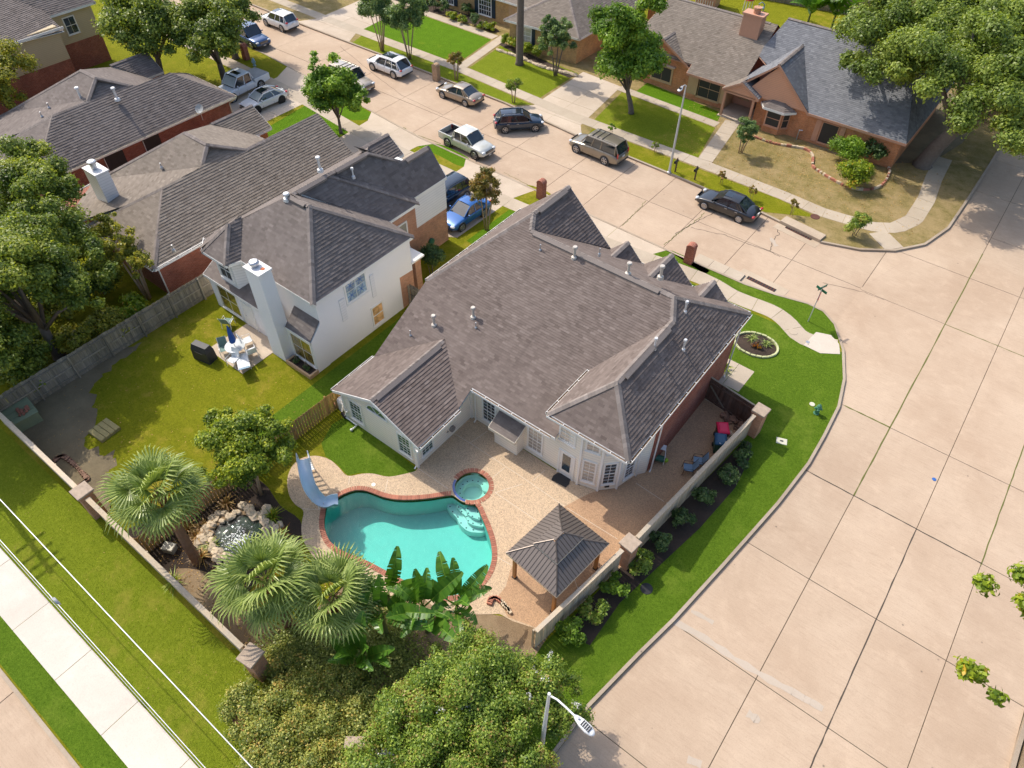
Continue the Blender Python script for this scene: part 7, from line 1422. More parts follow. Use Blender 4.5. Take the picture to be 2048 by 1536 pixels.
# flower bed edge
t = thing('flower_bed_edging', 'oval ring of pale lime stones round the mulch flower bed', 'edging', (-7.24, 35.45, 0))
for k in range(24):
    a = 2*math.pi*k/24; x, y = 1.36*math.cos(a), 1.07*math.sin(a); x, y = x*math.cos(R(15))-y*math.sin(R(15)), x*math.sin(R(15))+y*math.cos(R(15)); mb = MB(); mb.M = Matrix.Translation((x,y,0)) @ Matrix.Rotation(math.atan2(1.07*math.cos(a),-1.36*math.sin(a))+R(15)+random.uniform(-.08,.08), 4, 'Z'); mb.bbox(-.155,.155,-.07,.07,0,.13+random.uniform(-.015,.02),.02); mb.build('stone', simple('lime_tinted_stone', (.50,.52,.28), .85, var=.25, scale=6, rnd=.15), t)
# curved brick borders in the yard of the orange brick house
t = thing('brick_border', 'curving low orange brick border through the dry lawn', 'edging', (0,0,0)); ln = smooth2([(-18.68,59.93),(-17.03,59.91),(-15.61,60.34),(-14.57,60.71),(-13.69,60.49),(-13.13,59.58),(-12.66,58.41),(-11.7,57.89),(-10.62,57.49),(-9.43,57.21),(-8.42,57.4),(-7.59,58.07),(-7.11,59.27),(-7.18,61.09),(-7.57,62.28),(-8.55,63.03),(-9.23,63.39)], 6)
acc = 0; last = None
for p, p2 in zip(ln, ln[1:]):
    p, p2 = Vector(p), Vector(p2); m = max(1, int((p2-p).length / .22))
    for k in range(m):
        if random.random() < .06: continue
        c = p.lerp(p2, (k+.5)/m); mb = MB(); mb.M = Matrix.Translation((c.x,c.y,0)) @ Matrix.Rotation(math.atan2((p2-p).y,(p2-p).x)+random.uniform(-.15,.15), 4, 'Z'); mb.bbox(-.1,.1,-.09,.09,0,.2+random.uniform(-.04,.03),.02); mb.build('brick', M_REDBRICK_PIECE if random.random() < .6 else M_STONE, t)
t = thing('rock_border', 'row of rough tan rocks edging the bed below the tall pine', 'edging', (0,0,0)); ln = smooth2([(-47.74,59.69),(-46.57,59.71),(-45.03,59.74),(-43.37,59.57),(-41.75,59.42),(-40.14,59.57),(-38.67,59.9),(-37.96,59.91)], 8)
for p in ln: mb = MB(); s = random.uniform(.14,.28); mb.blob((*p, s*.35), (s*1.2,s,s*.65), 7, 4, .25); mb.build('rock', M_STONE, t)
# overhead wires and the pole whose shadow lies on the verge
t = thing('utility_pole', 'wooden utility pole with crossarms carrying the wires over the verge', 'utility pole', (-36.0, .15, 0)); mb = MB(); mb.tube([(0,0,0),(0,0,10.0)], [.17,.11], 10); mb.build('pole', M_FENCE_GREY, t)
for z in (7.2, 8.2, 9.0, 9.7): mb = MB(); mb.beam((0,-.75,z),(0,.75,z),.1,.12); mb.build('crossarm', M_FENCE_GREY, t)
M_CABLE = simple('pale_cable', (.62,.63,.66), .5, .2)
def wire(label, a, b, r_, sag=.0):
    mb = MB(); a, b = Vector(a), Vector(b); mb.tube([a.lerp(b, k/16) + Vector((0,0,-sag*math.sin(math.pi*k/16))) for k in range(17)], r_, 6); return tag(mb.build('overhead_wire', M_CABLE), label, 'wire')
wire('thick pale overhead cable above the middle of the verge', (-60, .05, 6.2), (8, -.15, 5.6), .02); o = wire('pair of thin twisted cables above the sidewalk edge', (-60, -.98, 4.6), (8, -1.16, 4.4), .014); 
mb = MB(); mb.tube([(-60,-1.07,4.5),(8,-1.25,4.3)], .008, 5); tag(mb.build('overhead_wire', M_CABLE), 'thinnest cable just outside the twisted pair', 'wire')
t = thing('cable_coil', 'coil of spare cable hung on the twisted pair over the sidewalk', 'cable coil', (-22.35, -1.05, 4.47))
for k in range(4): mb = MB(); mb.tube([(.22*math.cos(a*.3491)+.03*k, .03*k-.05, .14*math.sin(a*.3491)) for a in range(19)], .016, 5); mb.build('loop', M_STEEL, t)
# low wall of the neighbour strip at the bottom edge and the brick border in the verge
t = thing('brick_kerb_wall', 'low pinkish brick wall running along the shrubs at the bottom', 'wall', (0,0,0)); a, b = Vector((-13.9, 1.2, 0)), Vector((-9.0, -1.0, 0))
a = Vector((-15.083,0.682,0)); b = Vector((-12.059,0.639,0)); n = int((b-a).length/.23)
for k in range(n): c = a.lerp(b, (k+.5)/n); mb = MB(); mb.M = Matrix.Translation(c) @ Matrix.Rotation(math.atan2((b-a).y,(b-a).x)+random.uniform(-.05,.05),4,'Z'); mb.bbox(-.108,.108,-.16,.16,0,.35+random.uniform(-.02,.02),.012); mb.build('brick', M_REDBRICK_PIECE, t)
t = thing('brick_sign_wall', 'curved low wall with a pale cap and dark lettering among the bottom bushes', 'sign wall', (-9.297,3.455,0), R(38))
mb = MB(); mb.box(-1.05,1.05,-.14,.14,0,1.2); mb.build('face', M_BR_WHITE, t); mb = MB(); mb.bbox(-1.15,1.15,-.22,.22,1.2,1.3,.02); mb.build('cap', M_CAPSTONE, t); mb = MB()
# playhouse and toys behind the orange house
t = thing('playhouse', 'small salmon playhouse with a red window in the far back garden', 'playhouse', (-36.4, 85.2, 0), R(8)); mb = MB(); mb.box(-1.2,1.2,-1,1,0,2.6); mb.build('wall', M_PINKTRIM, t); mb = MB(); mb.box(-.55,.55,-1.03,-.99,1.2,2.2); mb.build('window', M_SIGNRED, t); mb = MB(); mb.mesh([(-1.4,-1.2,2.6),(1.4,-1.2,2.6),(1.4,1.2,2.6),(-1.4,1.2,2.6),(-1.4,0,3.5),(1.4,0,3.5)], [(0,1,5,4),(3,4,5,2),(0,4,3),(1,2,5)]); mb.build('roof', M_SCREEN, t)
for k in range(8): mb = MB(); mb.box(-1.1+.29*k,-1.04+.29*k,-1.35,-1.3,.2,.95); mb.build('baluster', M_WHITE, t)
t = thing('toy_playset', 'red and white toy play stand in the far back garden', 'toy', (-31.9, 86.4, 0)); mb = MB(); mb.lathe([(.6,1.3),(.4,1.6),(.05,1.7)], (0,0,0), 10); mb.build('canopy', M_SIGNRED, t)
for k in range(4): a = k*math.pi/2; mb = MB(); mb.tube([(.5*math.cos(a),.5*math.sin(a),0),(.45*math.cos(a),.45*math.sin(a),1.3)], .05, 6); mb.build('post', M_WHITE, t)
t = thing('garden_chair', 'grey round backed garden chair in the far back garden', 'chair', (-30.6, 87.4, 0), R(190)); mb = MB(); mb.box(-.3,.3,-.3,.3,.4,.45); mb.build('seat', M_BLUECLOTH, t); mb = MB(); mb.tube([(-.3,.3,.45),(-.32,.36,.9),(0,.4,1.15),(.32,.36,.9),(.3,.3,.45)], .06, 6); mb.build('backrest', M_BLUECLOTH, t)
for x in (-.26,.26):
    for y in (-.26,.26): mb = MB(); mb.tube([(x,y,0),(x,y,.4)], .03, 6); mb.build('leg', M_BLUECLOTH, t)

# ================================================================ vegetation
L_OAK = leafmat('oak_leaves', (0.068,0.110,0.019), (0.184,0.257,0.044), (0.394,0.459,0.091))
L_OAKD = leafmat('dark_oak_leaves', (0.061,0.103,0.021), (0.161,0.225,0.034), (0.409,0.443,0.065))
L_YOAK = leafmat('yellowing_leaves', (0.110,0.134,0.019), (0.268,0.281,0.034), (0.583,0.486,0.062))
L_BRIGHT = leafmat('bright_leaves', (0.069,0.146,0.014), (0.176,0.302,0.030), (0.351,0.488,0.052))
L_POOL = leafmat('yellow_green_leaves', (0.075,0.131,0.014), (0.206,0.281,0.029), (0.450,0.488,0.050), (0.600,0.600,0.043))
L_CREPE = leafmat('crepe_myrtle_leaves', (0.072,0.139,0.022), (0.205,0.301,0.040), (0.408,0.480,0.083), (.36,.26,.08))
L_CREPE2 = leafmat('blue_green_leaves', (0.063,0.126,0.042), (0.157,0.242,0.080), (0.315,0.399,0.137))
L_BROWN = leafmat('browning_leaves', (0.108,0.117,0.023), (0.254,0.205,0.044), (0.429,0.282,0.090), (0.600,0.312,0.090))
L_BRUSH = leafmat('olive_brush_leaves', (0.117,0.166,0.036), (0.316,0.350,0.078), (0.563,0.546,0.146), (0.600,0.432,0.117))
L_VINE = leafmat('ground_vine_leaves', (0.107,0.146,0.033), (0.257,0.304,0.068), (0.445,0.468,0.130), (0.600,0.600,0.227))
L_SHRUB = leafmat('dark_shrub_leaves', (0.027,0.063,0.021), (0.068,0.131,0.038), (0.180,0.247,0.078))
L_LIME = leafmat('lime_shrub_leaves', (0.083,0.141,0.010), (0.215,0.297,0.019), (0.413,0.479,0.037), (0.561,0.363,0.037))
L_PALM = leafmat('palm_fronds', (0.104,0.160,0.040), (0.235,0.309,0.079), (0.469,0.525,0.173), transl=.25, gloss=.35)
L_BANANA = leafmat('banana_leaves', (0.040,0.112,0.013), (0.082,0.190,0.022), (0.172,0.296,0.035), transl=.3, gloss=.3)
L_FLOWER = leafmat('white_blossom', (0.600,0.600,0.600), (0.600,0.600,0.600), (0.600,0.600,0.600), transl=.2)
L_ORANGE = leafmat('orange_flowers', (0.350,0.100,0.010), (0.550,0.220,0.020), (0.600,0.330,0.030), transl=.2)
L_DEAD = leafmat('dry_fronds', (0.240,0.120,0.034), (0.450,0.255,0.069), (0.600,0.390,0.115), transl=.2)

def fast_mesh(name, V_, faces_n, tones, mat, parent=None, kind=None):
    """V_: (n*faces_n,3) vertices, faces in order, faces_n vertices each"""
    me = bpy.data.meshes.new(name); nv = len(V_); nf = nv // faces_n
    me.vertices.add(nv); me.vertices.foreach_set('co', np.ascontiguousarray(V_, dtype=np.float32).ravel())
    me.loops.add(nv); me.loops.foreach_set('vertex_index', np.arange(nv, dtype=np.int32))
    me.polygons.add(nf); me.polygons.foreach_set('loop_start', np.arange(0, nv, faces_n, dtype=np.int32))
    me.update(calc_edges=True); me.materials.append(mat)
    at = me.attributes.new('tone', 'FLOAT', 'FACE'); at.data.foreach_set('value', np.clip(tones, 0, 1).astype(np.float32))
    o = bpy.data.objects.new(name, me); link(o, parent); TF[o.name] = TF[parent.name] if parent else Matrix()
    return tag(o, kind=kind)
def leaves(rg, P, Nn, size, ln=1.7, up=.3):
    """diamond leaves at points P facing roughly along Nn"""
    n = len(P); nn = Nn + rg.normal(0, .55, (n, 3)); nn[:, 2] += up; nn /= np.linalg.norm(nn, axis=1)[:, None] + 1e-9
    r = rg.normal(0, 1, (n, 3)); t = np.cross(nn, r); t /= np.linalg.norm(t, axis=1)[:, None] + 1e-9; b = np.cross(nn, t)
    s = (size * rg.uniform(.65, 1.35, n))[:, None]
    droop = nn * s * .18
    return np.stack([P - t*s*ln*.5 - droop, P + b*s*.5, P + t*s*ln*.5 - droop, P - b*s*.5], 1).reshape(-1, 3)
def crown_points(rg, clumps, n, shell=.55):
    """clumps: array (k,5): x y z r weight-less tone"""
    k = len(clumps); w = clumps[:, 3] ** 2; w = w / w.sum(); idx = rg.choice(k, n, p=w); c = clumps[idx]
    d = rg.normal(0, 1, (n, 3)); d[:, 2] += .25; d /= np.linalg.norm(d, axis=1)[:, None]
    rad = c[:, 3] * (shell + (1 - shell) * rg.random(n)) * rg.uniform(.75, 1.3, n)
    P = c[:, :3] + d * rad[:, None] * np.array([1, 1, .78]); return P, d, c[:, 4], idx
def make_clumps(rg, lobes, k, rc=(.2, .34), surf=.62, low=-.35):
    """lobes: (x,y,z,rx,ry,rz); clump centres spread over the lobes"""
    vol = np.array([l[3]*l[4]*l[5] for l in lobes]) ** .75; pr = vol / vol.sum(); out = []
    while len(out) < k:
        l = lobes[rg.choice(len(lobes), p=pr)]; d = rg.normal(0, 1, 3); d /= np.linalg.norm(d)
        if d[2] < low: continue
        f = surf + (1 - surf) * rg.random() if rg.random() < .8 else rg.random() * surf
        R_ = (l[3] + l[4] + l[5]) / 3
        out.append((l[0] + d[0]*l[3]*f*.85, l[1] + d[1]*l[4]*f*.85, l[2] + d[2]*l[5]*f*.85, R_ * rg.uniform(*rc), np.clip(rg.normal(.5, .16), .1, .9)))
    return np.array(out)
def tree(name, label, base, lobes, mat, n, size, k=40, seed=1, trunk_r=.18, bark=None, stems=None, cat='tree', group=None, rc=(.2,.34), surf=.62, low=-.35, limbs=6, flowers=0, tall=None, tone_j=.22, ln=1.7, up=.45, shell=.25):
    """lobes relative to the base point; crown of many small leaf faces over limbs that reach its clumps"""
    rg = np.random.default_rng(seed); t = thing(name, label, cat, (base[0], base[1], base[2] if len(base) > 2 else 0), 0, group); bark = bark or M_BARK
    cl = make_clumps(rg, lobes, k, rc, surf, low); P, d, tn, idx = crown_points(rg, cl, n, shell)
    top = np.array([sum(l[i] for l in lobes) / len(lobes) for i in range(3)]); zmin = min(l[2] - l[5] for l in lobes)
    fork = Vector((top[0]*.45, top[1]*.45, max(.35, zmin * .8 + .15)))
    if stems is None:
        mb = MB(); mb.tube([(0,0,-.1), (0,0,.25), Vector((fork.x*.4, fork.y*.4, fork.z*.55)), fork, Vector((top[0]*.8, top[1]*.8, top[2]))], [trunk_r*1.5, trunk_r*1.15, trunk_r, trunk_r*.85, trunk_r*.35], 9); mb.build('trunk', bark, t, smooth=True); roots = [fork] * limbs
    else:
        roots = []
        for s in range(stems):
            a = 2*math.pi*s/stems + rg.uniform(-.4,.4); q = Vector((.12*math.cos(a), .12*math.sin(a), 0)); e = Vector((top[0] + lobes[0][3]*.35*math.cos(a), top[1] + lobes[0][4]*.35*math.sin(a), zmin + .6*(top[2]-zmin) + .3))
            mb = MB(); mb.tube([q - Vector((0,0,.05)), q.lerp(e, .35) + Vector((0,0,.15)), e, e.lerp(Vector(top), .6) + Vector((0,0,.4))], [trunk_r, trunk_r*.85, trunk_r*.6, trunk_r*.25], 7); mb.build('trunk', bark, t, smooth=True); roots.append(e)
        roots = (roots * 8)[:limbs]
    far = cl[rg.permutation(len(cl))[:limbs]]
    for r_, c in zip(roots, far):
        e = Vector(c[:3]); m = Vector(r_).lerp(e, .5) + Vector((0, 0, .08 * (e - Vector(r_)).length)); mb = MB(); mb.tube([r_, m, e], [trunk_r*.5, trunk_r*.32, trunk_r*.08], 6); mb.build('branch', bark, t, smooth=True)
    tones = tn + rg.normal(0, tone_j, n)
    fast_mesh('crown', leaves(rg, P, d, size, ln, up), 4, tones, mat, t)
    if flowers:
        fi = rg.choice(np.where(d[:, 2] > -.1)[0], flowers); Q = np.repeat(P[fi] + d[fi]*.1, 26, axis=0) + rg.normal(0, .085, (flowers*26, 3)); fast_mesh('blossom', leaves(rg, Q, rg.normal(0,1,Q.shape), .065, 1.1), 4, rg.random(len(Q)), L_FLOWER, t)
    return t
def shrub(name, label, p, r, h, mat, n, size, seed, group=None, k=14, cat='shrub', bark=None, **kw):
    return tree(name, label, (*p, 0) if len(p) == 2 else p, [(0, 0, h*.52, r, r, h*.5)], mat, n, size, k, seed, trunk_r=.035, stems=3, limbs=3, cat=cat, group=group, rc=(.3,.5), bark=bark, **kw)
# --- oaks on the right
tree('oak_tree', 'spreading live oak with a thick leaning trunk beside the right road', (-5.42,64.6), [(-.6,-1.5,8.5,5.6,5.8,3.9),(3.9,-5.2,7.2,4.2,4.4,3.0),(.6,6,8.5,5.5,5.5,4),(5,1.5,7.5,4.5,5.5,3.4)], L_OAK, 130000, .135, 120, 11, .62, limbs=10, rc=(.16,.30))
tree('oak_tree', 'live oak over the slate roofed end of the orange brick house', (-10.9,66.7), [(-.6,.6,8.0,5.6,5.6,3.8),(-1.2,-3.6,6.6,4.2,3.6,2.7),(-.4,6.5,8.5,5,5,3.8)], L_OAK, 95000, .135, 95, 12, .5, bark=M_BARK_RED, limbs=9, rc=(.16,.30))
tree('oak_tree', 'live oak farthest back in the top right corner', (-6.5,82), [(0,0,8,7,7,4.4),(6,-3,7.5,5.5,5.5,3.8),(-7,2,7,5,5,3.6)], L_OAK, 60000, .2, 80, 13, .5, limbs=8)
# --- trees across the street
tree('sweetgum_tree', 'tall bright green tree at the drive of the orange brick house', (-29.6,56.8), [(-.6,-.2,5.2,3.4,3.2,3.0),(-1.8,-1.2,7.6,2.9,2.7,2.2),(-.4,.6,9.4,2.0,2.0,1.8),(-3.0,-.6,9.8,1.5,1.5,1.5),(1.5,-1.0,5.0,2.3,2.2,1.9),(-3.2,.8,5.8,2.1,1.9,1.5)], L_BRIGHT, 60000, .15, 90, 14, .22, limbs=12, rc=(.2,.36), surf=.5)
pine = tree('pine_tree', 'tall pine whose bare trunk rises out of the photo across the street', (-43.95,58.5), [(0,0,18,3.2,3.2,3.2)], L_OAKD, 9000, .2, 30, 15, .34, limbs=5, bark=M_BARK)
tree('crepe_myrtle', 'dark green fan shaped young tree in the rock bed', (-39.6,58.7), [(0,0,3.2,2.2,2.2,1.8),(0,0,4.6,2.0,2.0,1.3)], L_CREPE2, 13000, .10, 60, 16, .08, limbs=14, rc=(.14,.24), surf=.3, ln=2.6, stems=3)
tree('crepe_myrtle', 'tall vase shaped crepe myrtle left of its pair above the white SUV', (-57.1,51.95), [(0,0,4.2,2.3,2.3,2.2),(0,0,6.0,2.2,2.2,1.3)], L_CREPE2, 18000, .11, 50, 17, .07, M_BARK_TAN, 5, limbs=10, rc=(.18,.30), group='pair of crepe myrtles', surf=.4)
tree('crepe_myrtle', 'tall vase shaped crepe myrtle right of its pair above the white SUV', (-53.5,52.3), [(0,0,4.0,2.5,2.5,2.2),(.2,0,5.8,2.3,2.3,1.3)], L_CREPE2, 21000, .11, 50, 18, .07, M_BARK_TAN, 5, limbs=10, rc=(.18,.30), group='pair of crepe myrtles', surf=.4)
tree('small_tree', 'small reddish green tree beside the stone mailbox pier', (-46.65,51.75), [(0,0,1.9,.95,.95,.8)], L_BROWN, 3000, .085, 20, 19, .05, M_BARK_TAN, 4, limbs=6)
tree('small_tree', 'small sparse tree at the kerb just left of the driveway', (-39.4,51.6), [(0,0,1.6,.85,.85,.8)], L_CREPE, 2200, .085, 20, 20, .045, M_BARK_TAN, 4, limbs=6)
tree('small_tree', 'small tree in the dry lawn of the orange brick house', (-18.5,56.7), [(0,0,2.2,1.15,1.15,1.1),(.2,0,1.5,.9,.9,.7)], L_CREPE2, 5200, .085, 30, 21, .06, M_BARK_TAN, 3, limbs=7)
shrub('small_tree', 'leafy bush sapling near the bend of the far kerb', (-6.5,51.1), .85, 1.9, L_CREPE, 3600, .08, 22, cat='tree')
for lab, p, h, m_, sd in (('bare brown sapling in the strip behind the black sedan', (-14.7,50.6), 1.4, L_BROWN, 23), ('thin brown sapling between the sedan and the sidewalk', (-17.6,51.2), 1.2, L_BROWN, 24), ('brown sapling on the strip above the storm inlet', (-11.3,50.6), 1.5, L_BROWN, 25), ('low green sapling right of the taupe SUV', (-24.3,52.1), .95, L_CREPE, 26), ('low green sapling behind the taupe SUV roof', (-28.9,52.2), 1.1, L_BRIGHT, 27)):
    tree('sapling', lab, p, [(0,0,h*.6,.42,.42,h*.42)], m_, 420, .08, 12, sd, .02, M_BARK_TAN, 3, 'tree', 'saplings along the far kerb', limbs=5)
shrub('shrub', 'rounded yellow-green shrub in front of the oak', (-9.2,57.6), 1.35, 2.3, L_LIME, 9000, .09, 28, k=30); shrub('shrub', 'bright green shrub at the corner of the orange brick house', (-10.9,60.3), 1.6, 2.4, L_BRIGHT, 9000, .10, 29, k=30); shrub('shrub', 'dark green leafy shrub in the shade of the oak', (-9.3,62.6), 1.3, 2.2, L_SHRUB, 5000, .13, 30, k=24)
for k, (x, y) in enumerate([(-47.581,61.236),(-46.349,60.941),(-44.741,60.817),(-43.356,60.694)]):
    shrub('hedge_shrub', ['clipped round bush at the left end of the row under the shuttered window','clipped round bush second from the left under the shuttered window','clipped round bush third from the left under the shuttered window','clipped round bush at the right end of the row by the fan shaped tree'][k], (x, y), .72, 1.25, L_LIME, 3200, .07, 31+k, 'clipped bushes by the yellow brick house', 18)
for k, (a, lab, m_) in enumerate(zip([(-56.878,62.934),(-55.36,62.897),(-53.737,62.966),(-52.354,63.034),(-51.454,63.418),(-58.778,63.81),(-60.16,63.633),(-56.308,64.889)], ('lime ground plant at the left of the front bed','lime ground plant beside the first in the front bed','dark bushy plant in the middle of the front bed','bright lime plant near the walk in the front bed','bright lime plant at the walk corner of the front bed','dark bush against the yellow brick wall','dark bush at the left end of the front bed','dark bush below the shuttered front window'), (L_LIME,L_LIME,L_SHRUB,L_LIME,L_LIME,L_SHRUB,L_SHRUB,L_SHRUB))):
    shrub('bed_plant', lab, a, .75, .8 if m_ is L_LIME else 1.3, m_, 1800, .09, 40+k, 'plants in the front bed across the street', 10, 'plant')
# --- our side of the street
tree('young_tree', 'leafy green tree in the front lawn in front of the pale gold SUV', (-47.8,37.4), [(-.2,.1,3.6,2.6,2.5,2.3),(-.6,.3,5.9,1.6,1.6,1.5),(1.1,.6,3.2,2.0,1.9,1.5),(-1.6,.2,3.2,1.8,1.7,1.5)], L_BRIGHT, 36000, .13, 80, 50, .13, limbs=10, rc=(.2,.34))
tree('crepe_myrtle', 'crepe myrtle with browning seed heads in front of the blue car', (-28.6,34.3), [(0,0,3.1,1.35,1.35,1.6),(.1,0,4.4,1.05,1.05,1.0)], L_BROWN, 9500, .085, 60, 51, .06, M_BARK_TAN, 5, limbs=12, rc=(.16,.28), surf=.45)
shrub('shrub', 'dark upright shrub at the side of the white house', (-28.4,27.9), .85, 2.6, L_SHRUB, 6500, .09, 52, k=22)
tree('oak_tree', 'dark oak at the left of the group in front of the dark roofed house', (-68.6,33.4), [(0,0,5.6,4.6,3.8,3.2),(-2.5,1,5.4,3,3,2.5),(2.6,.8,5.0,3,3,2.4)], L_OAKD, 52000, .15, 70, 53, .3, limbs=7, group='oaks in front of the dark roofed house'); tree('oak_tree', 'dark oak in the middle of the group behind the dark roof ridge', (-63.6,37.0), [(0,0,5.4,4.2,3.8,3.0),(1.8,-1.2,4.6,2.8,2.6,2.2)], L_OAKD, 44000, .15, 70, 54, .3, limbs=7, group='oaks in front of the dark roofed house'); tree('oak_tree', 'dark oak by the kerb over the dark blue pickup', (-67.5,41.2), [(0,0,5.8,4.2,3.6,2.8),(3.6,-1.2,5.2,2.8,2.4,2.0)], L_OAKD, 42000, .15, 66, 55, .3, limbs=7, group='oaks in front of the dark roofed house')
tree('oak_tree', 'shade tree at the top edge over the far sidewalk', (-76,55.8), [(0,0,5.5,3.6,3.6,2.6)], L_OAKD, 9000, .18, 40, 56, .3, limbs=5)
tree('pale_tree', 'pale green feathery tree at the left edge behind the dark roofed house', (-70.3,20.6), [(0,0,4.8,3.0,3.0,2.7),(1.2,-1.4,3.6,2.2,2.2,1.9)], L_YOAK, 24000, .12, 60, 57, .2, limbs=7)
# --- big trees behind the left fence
tree('oak_tree', 'big dark oak behind the left fence, nearest the dark roofed house', (-45.6,11.4), [(0,0,6.4,4.0,3.6,3.0),(-4.2,1.6,6.2,3.6,3.0,2.8),(3.1,-1.2,6.0,3.3,3.0,2.8),(-.5,2.0,6.4,2.6,2.2,2.0)], L_OAKD, 90000, .11, 90, 58, .34, limbs=9, rc=(.16,.28)); tree('oak_tree', 'big oak with yellowing lower leaves behind the left fence', (-41.0,7.4), [(0,0,6.2,3.7,3.6,3.2),(-2.6,-2.0,5,3,3,2.5),(1.4,2.8,4.8,2.7,2.4,2.4)], L_OAKD, 76000, .11, 90, 59, .3, limbs=9, rc=(.16,.28)); tree('oak_tree', 'dark oak behind the left fence at the very left edge', (-40.6,3.0), [(0,0,5.6,3.5,3.4,2.9),(1.4,1.8,3.6,2.5,2.4,1.8)], L_OAKD, 60000, .11, 70, 60, .28, limbs=8)
tree('thin_tree', 'sparse yellowing tree against the roof of the one-storey brick house', (-41.5,14.0), [(0,0,3.9,1.7,1.6,2.0),(-2.4,.3,4.2,1.9,1.7,1.6),(.9,.2,3.2,1.1,1.2,1.4)], L_YOAK, 11000, .10, 80, 61, .09, M_BARK_TAN, 4, limbs=14, rc=(.12,.24), surf=.3)
for k, (x, y) in enumerate(((-40.0,10.6),(-40.1,12.2),(-40.2,8.6))): shrub('shrub', ['golden shrub at the left fence below the dark oak','golden shrub at the left fence nearest the white house','golden shrub at the left fence in deep shade'][k], (x, y), 1.3, 2.0, L_LIME if k == 1 else L_YOAK, 5200, .11, 62+k, 'golden shrubs behind the left fence', 20)
for k, (x, y, h, m_) in enumerate(((-43.6,4.6,2.6,L_OAKD),(-43.2,7.0,3.0,L_OAKD),(-43.8,9.6,2.8,L_YOAK),(-44.4,12.4,2.6,L_OAKD),(-40.4,5.6,2.2,L_OAKD),(-47,8,3.0,L_OAKD),(-47.5,4,3.0,L_OAKD),(-48.5,12.4,2.6,L_OAKD))):
    shrub('shrub', ['dark undergrowth bush below the leftmost oak','dark undergrowth bush in the middle behind the left fence','yellowing undergrowth bush near the thin tree','dark undergrowth bush at the foot of the big oak','dark bush pressed against the left fence near its lower end','deep shade bush behind the oak trunks','deep shade bush at the left edge','dark bush by the brick house corner'][k], (x, y), 1.7, h, m_, 7000, .13, 140+k, 'undergrowth behind the left fence', 26)
# --- pool yard
tree('small_tree', 'yellow-green tree beside the pool slide and the golden fence', (-23.2,8.6), [(-.5,.2,3.4,2.3,2.3,1.5),(-1.9,.5,3.3,1.7,1.7,1.2),(1.1,.8,3.1,1.5,1.5,1.1),(-.4,1.6,3.7,1.6,1.5,1.1),(-.2,-1.2,3.0,1.4,1.3,1.0)], L_POOL, 52000, .085, 90, 65, .10, M_BARK_TAN, 3, limbs=14, rc=(.18,.34))
tree('crepe_myrtle', 'huge round crepe myrtle with white blossoms at the bottom by the street lamp', (-6.6,7.0), [(-.2,-.2,3.0,2.7,2.7,2.2),(-1.9,1.2,2.3,1.5,1.5,1.4),(1.4,1.2,2.7,1.9,1.9,1.7),(2.5,2.0,2.3,1.4,1.4,1.3),(.6,-2.2,2.8,2.2,2.2,1.8),(2.3,-.5,3.0,1.5,1.5,1.5),(-1.6,-2.2,2.4,1.9,1.9,1.6),(-.9,-4.4,2.4,2.2,2.2,1.7)], L_CREPE, 210000, .062, 300, 66, .10, M_BARK_TAN, 6, limbs=20, rc=(.18,.30), flowers=26, tone_j=.26)
br = [((-13.1,2.6),1.5,1.5),((-12.2,3.9),1.35,1.3),((-14.6,1.2),1.3,1.0),((-11.2,2.2),1.6,1.6),((-10.4,3.9),1.3,1.4),((-12.6,.9),1.5,1.4),((-10.2,.9),1.6,1.6),((-15.0,3.4),1.0,.8),((-8.8,1.2),1.6,1.9),((-11.3,-.5),1.3,1.2)]
bl = ('tangled olive shrub in the middle of the bottom brush','olive shrub between the palms and the bottom brush','low reddish shrub at the end of the back fence','dense olive shrub left of the big crepe myrtle','olive shrub below the banana plants','reddish brush on the verge beside the low brick wall','dense brush at the bottom edge left of the sign wall','low pale shrub at the back corner pillar','leafy brush at the bottom edge under the crepe myrtle','brush overhanging the low brick wall at the bottom edge')
for k, ((p, r_, h), lb) in enumerate(zip(br, bl)): shrub('wild_shrub', lb, p, r_, h, L_BRUSH, 12000, .06, 70+k, 'wild brush at the bottom', 30, tone_j=.3)
# ground vines as one mat
rg = np.random.default_rng(5); n = 26000; cx = np.array([(-14.6,4.2),(-13.6,5.2),(-12.4,5.6),(-11.8,6.6),(-15.4,4.0),(-13.2,3.6),(-10.0,6.4),(-12.8,7.0)]); i = rg.integers(0, len(cx), n); Pv = np.concatenate([cx[i] + rg.normal(0, .75, (n, 2)), (rg.random((n, 1)) ** 2) * .55 + .02], 1)
tag(fast_mesh('ground_vine', leaves(rg, Pv, np.tile([0,0,1.], (n,1)), .075, 1.3), 4, rg.normal(.5, .25, n), L_VINE), 'pale green ground vine spreading under the palms', 'ground cover', kind='stuff')
# right fence shrub row
sr = [(-4.073,26.127),(-4.153,24.587),(-4.554,22.775),(-4.764,20.722),(-4.936,18.976),(-5.185,17.313),(-5.465,15.43),(-5.664,13.878),(-5.846,12.46)]
sb = ('dark shrub at the upper end of the row outside the right fence','dark shrub second from the upper end of the fence row','dark shrub opposite the blue sling chairs','dark shrub in the middle of the upper fence run','dark shrub just above the middle brick pillar','lime tipped shrub just below the middle brick pillar','bright lime shrub opposite the gazebo','lime tipped shrub second from the lower end of the row','bright shrub at the lower end of the row by the crepe myrtle')
for k, (p, lb) in enumerate(zip(sr, sb)): shrub('fence_shrub', lb, (p[0]+.1, p[1]), .62 if k < 5 else .7, 1.0, L_SHRUB if k in (0,1,2,3,4) else L_BRIGHT if k in (6,8) else L_CREPE, 3000, .08, 90+k, 'shrubs outside the right fence', 14)
shrub('pot_plant', 'leafy plant in a pot at the upper end of the fence row', (-4.101,27.232), .35, .6, L_SHRUB, 700, .08, 101, cat='plant')
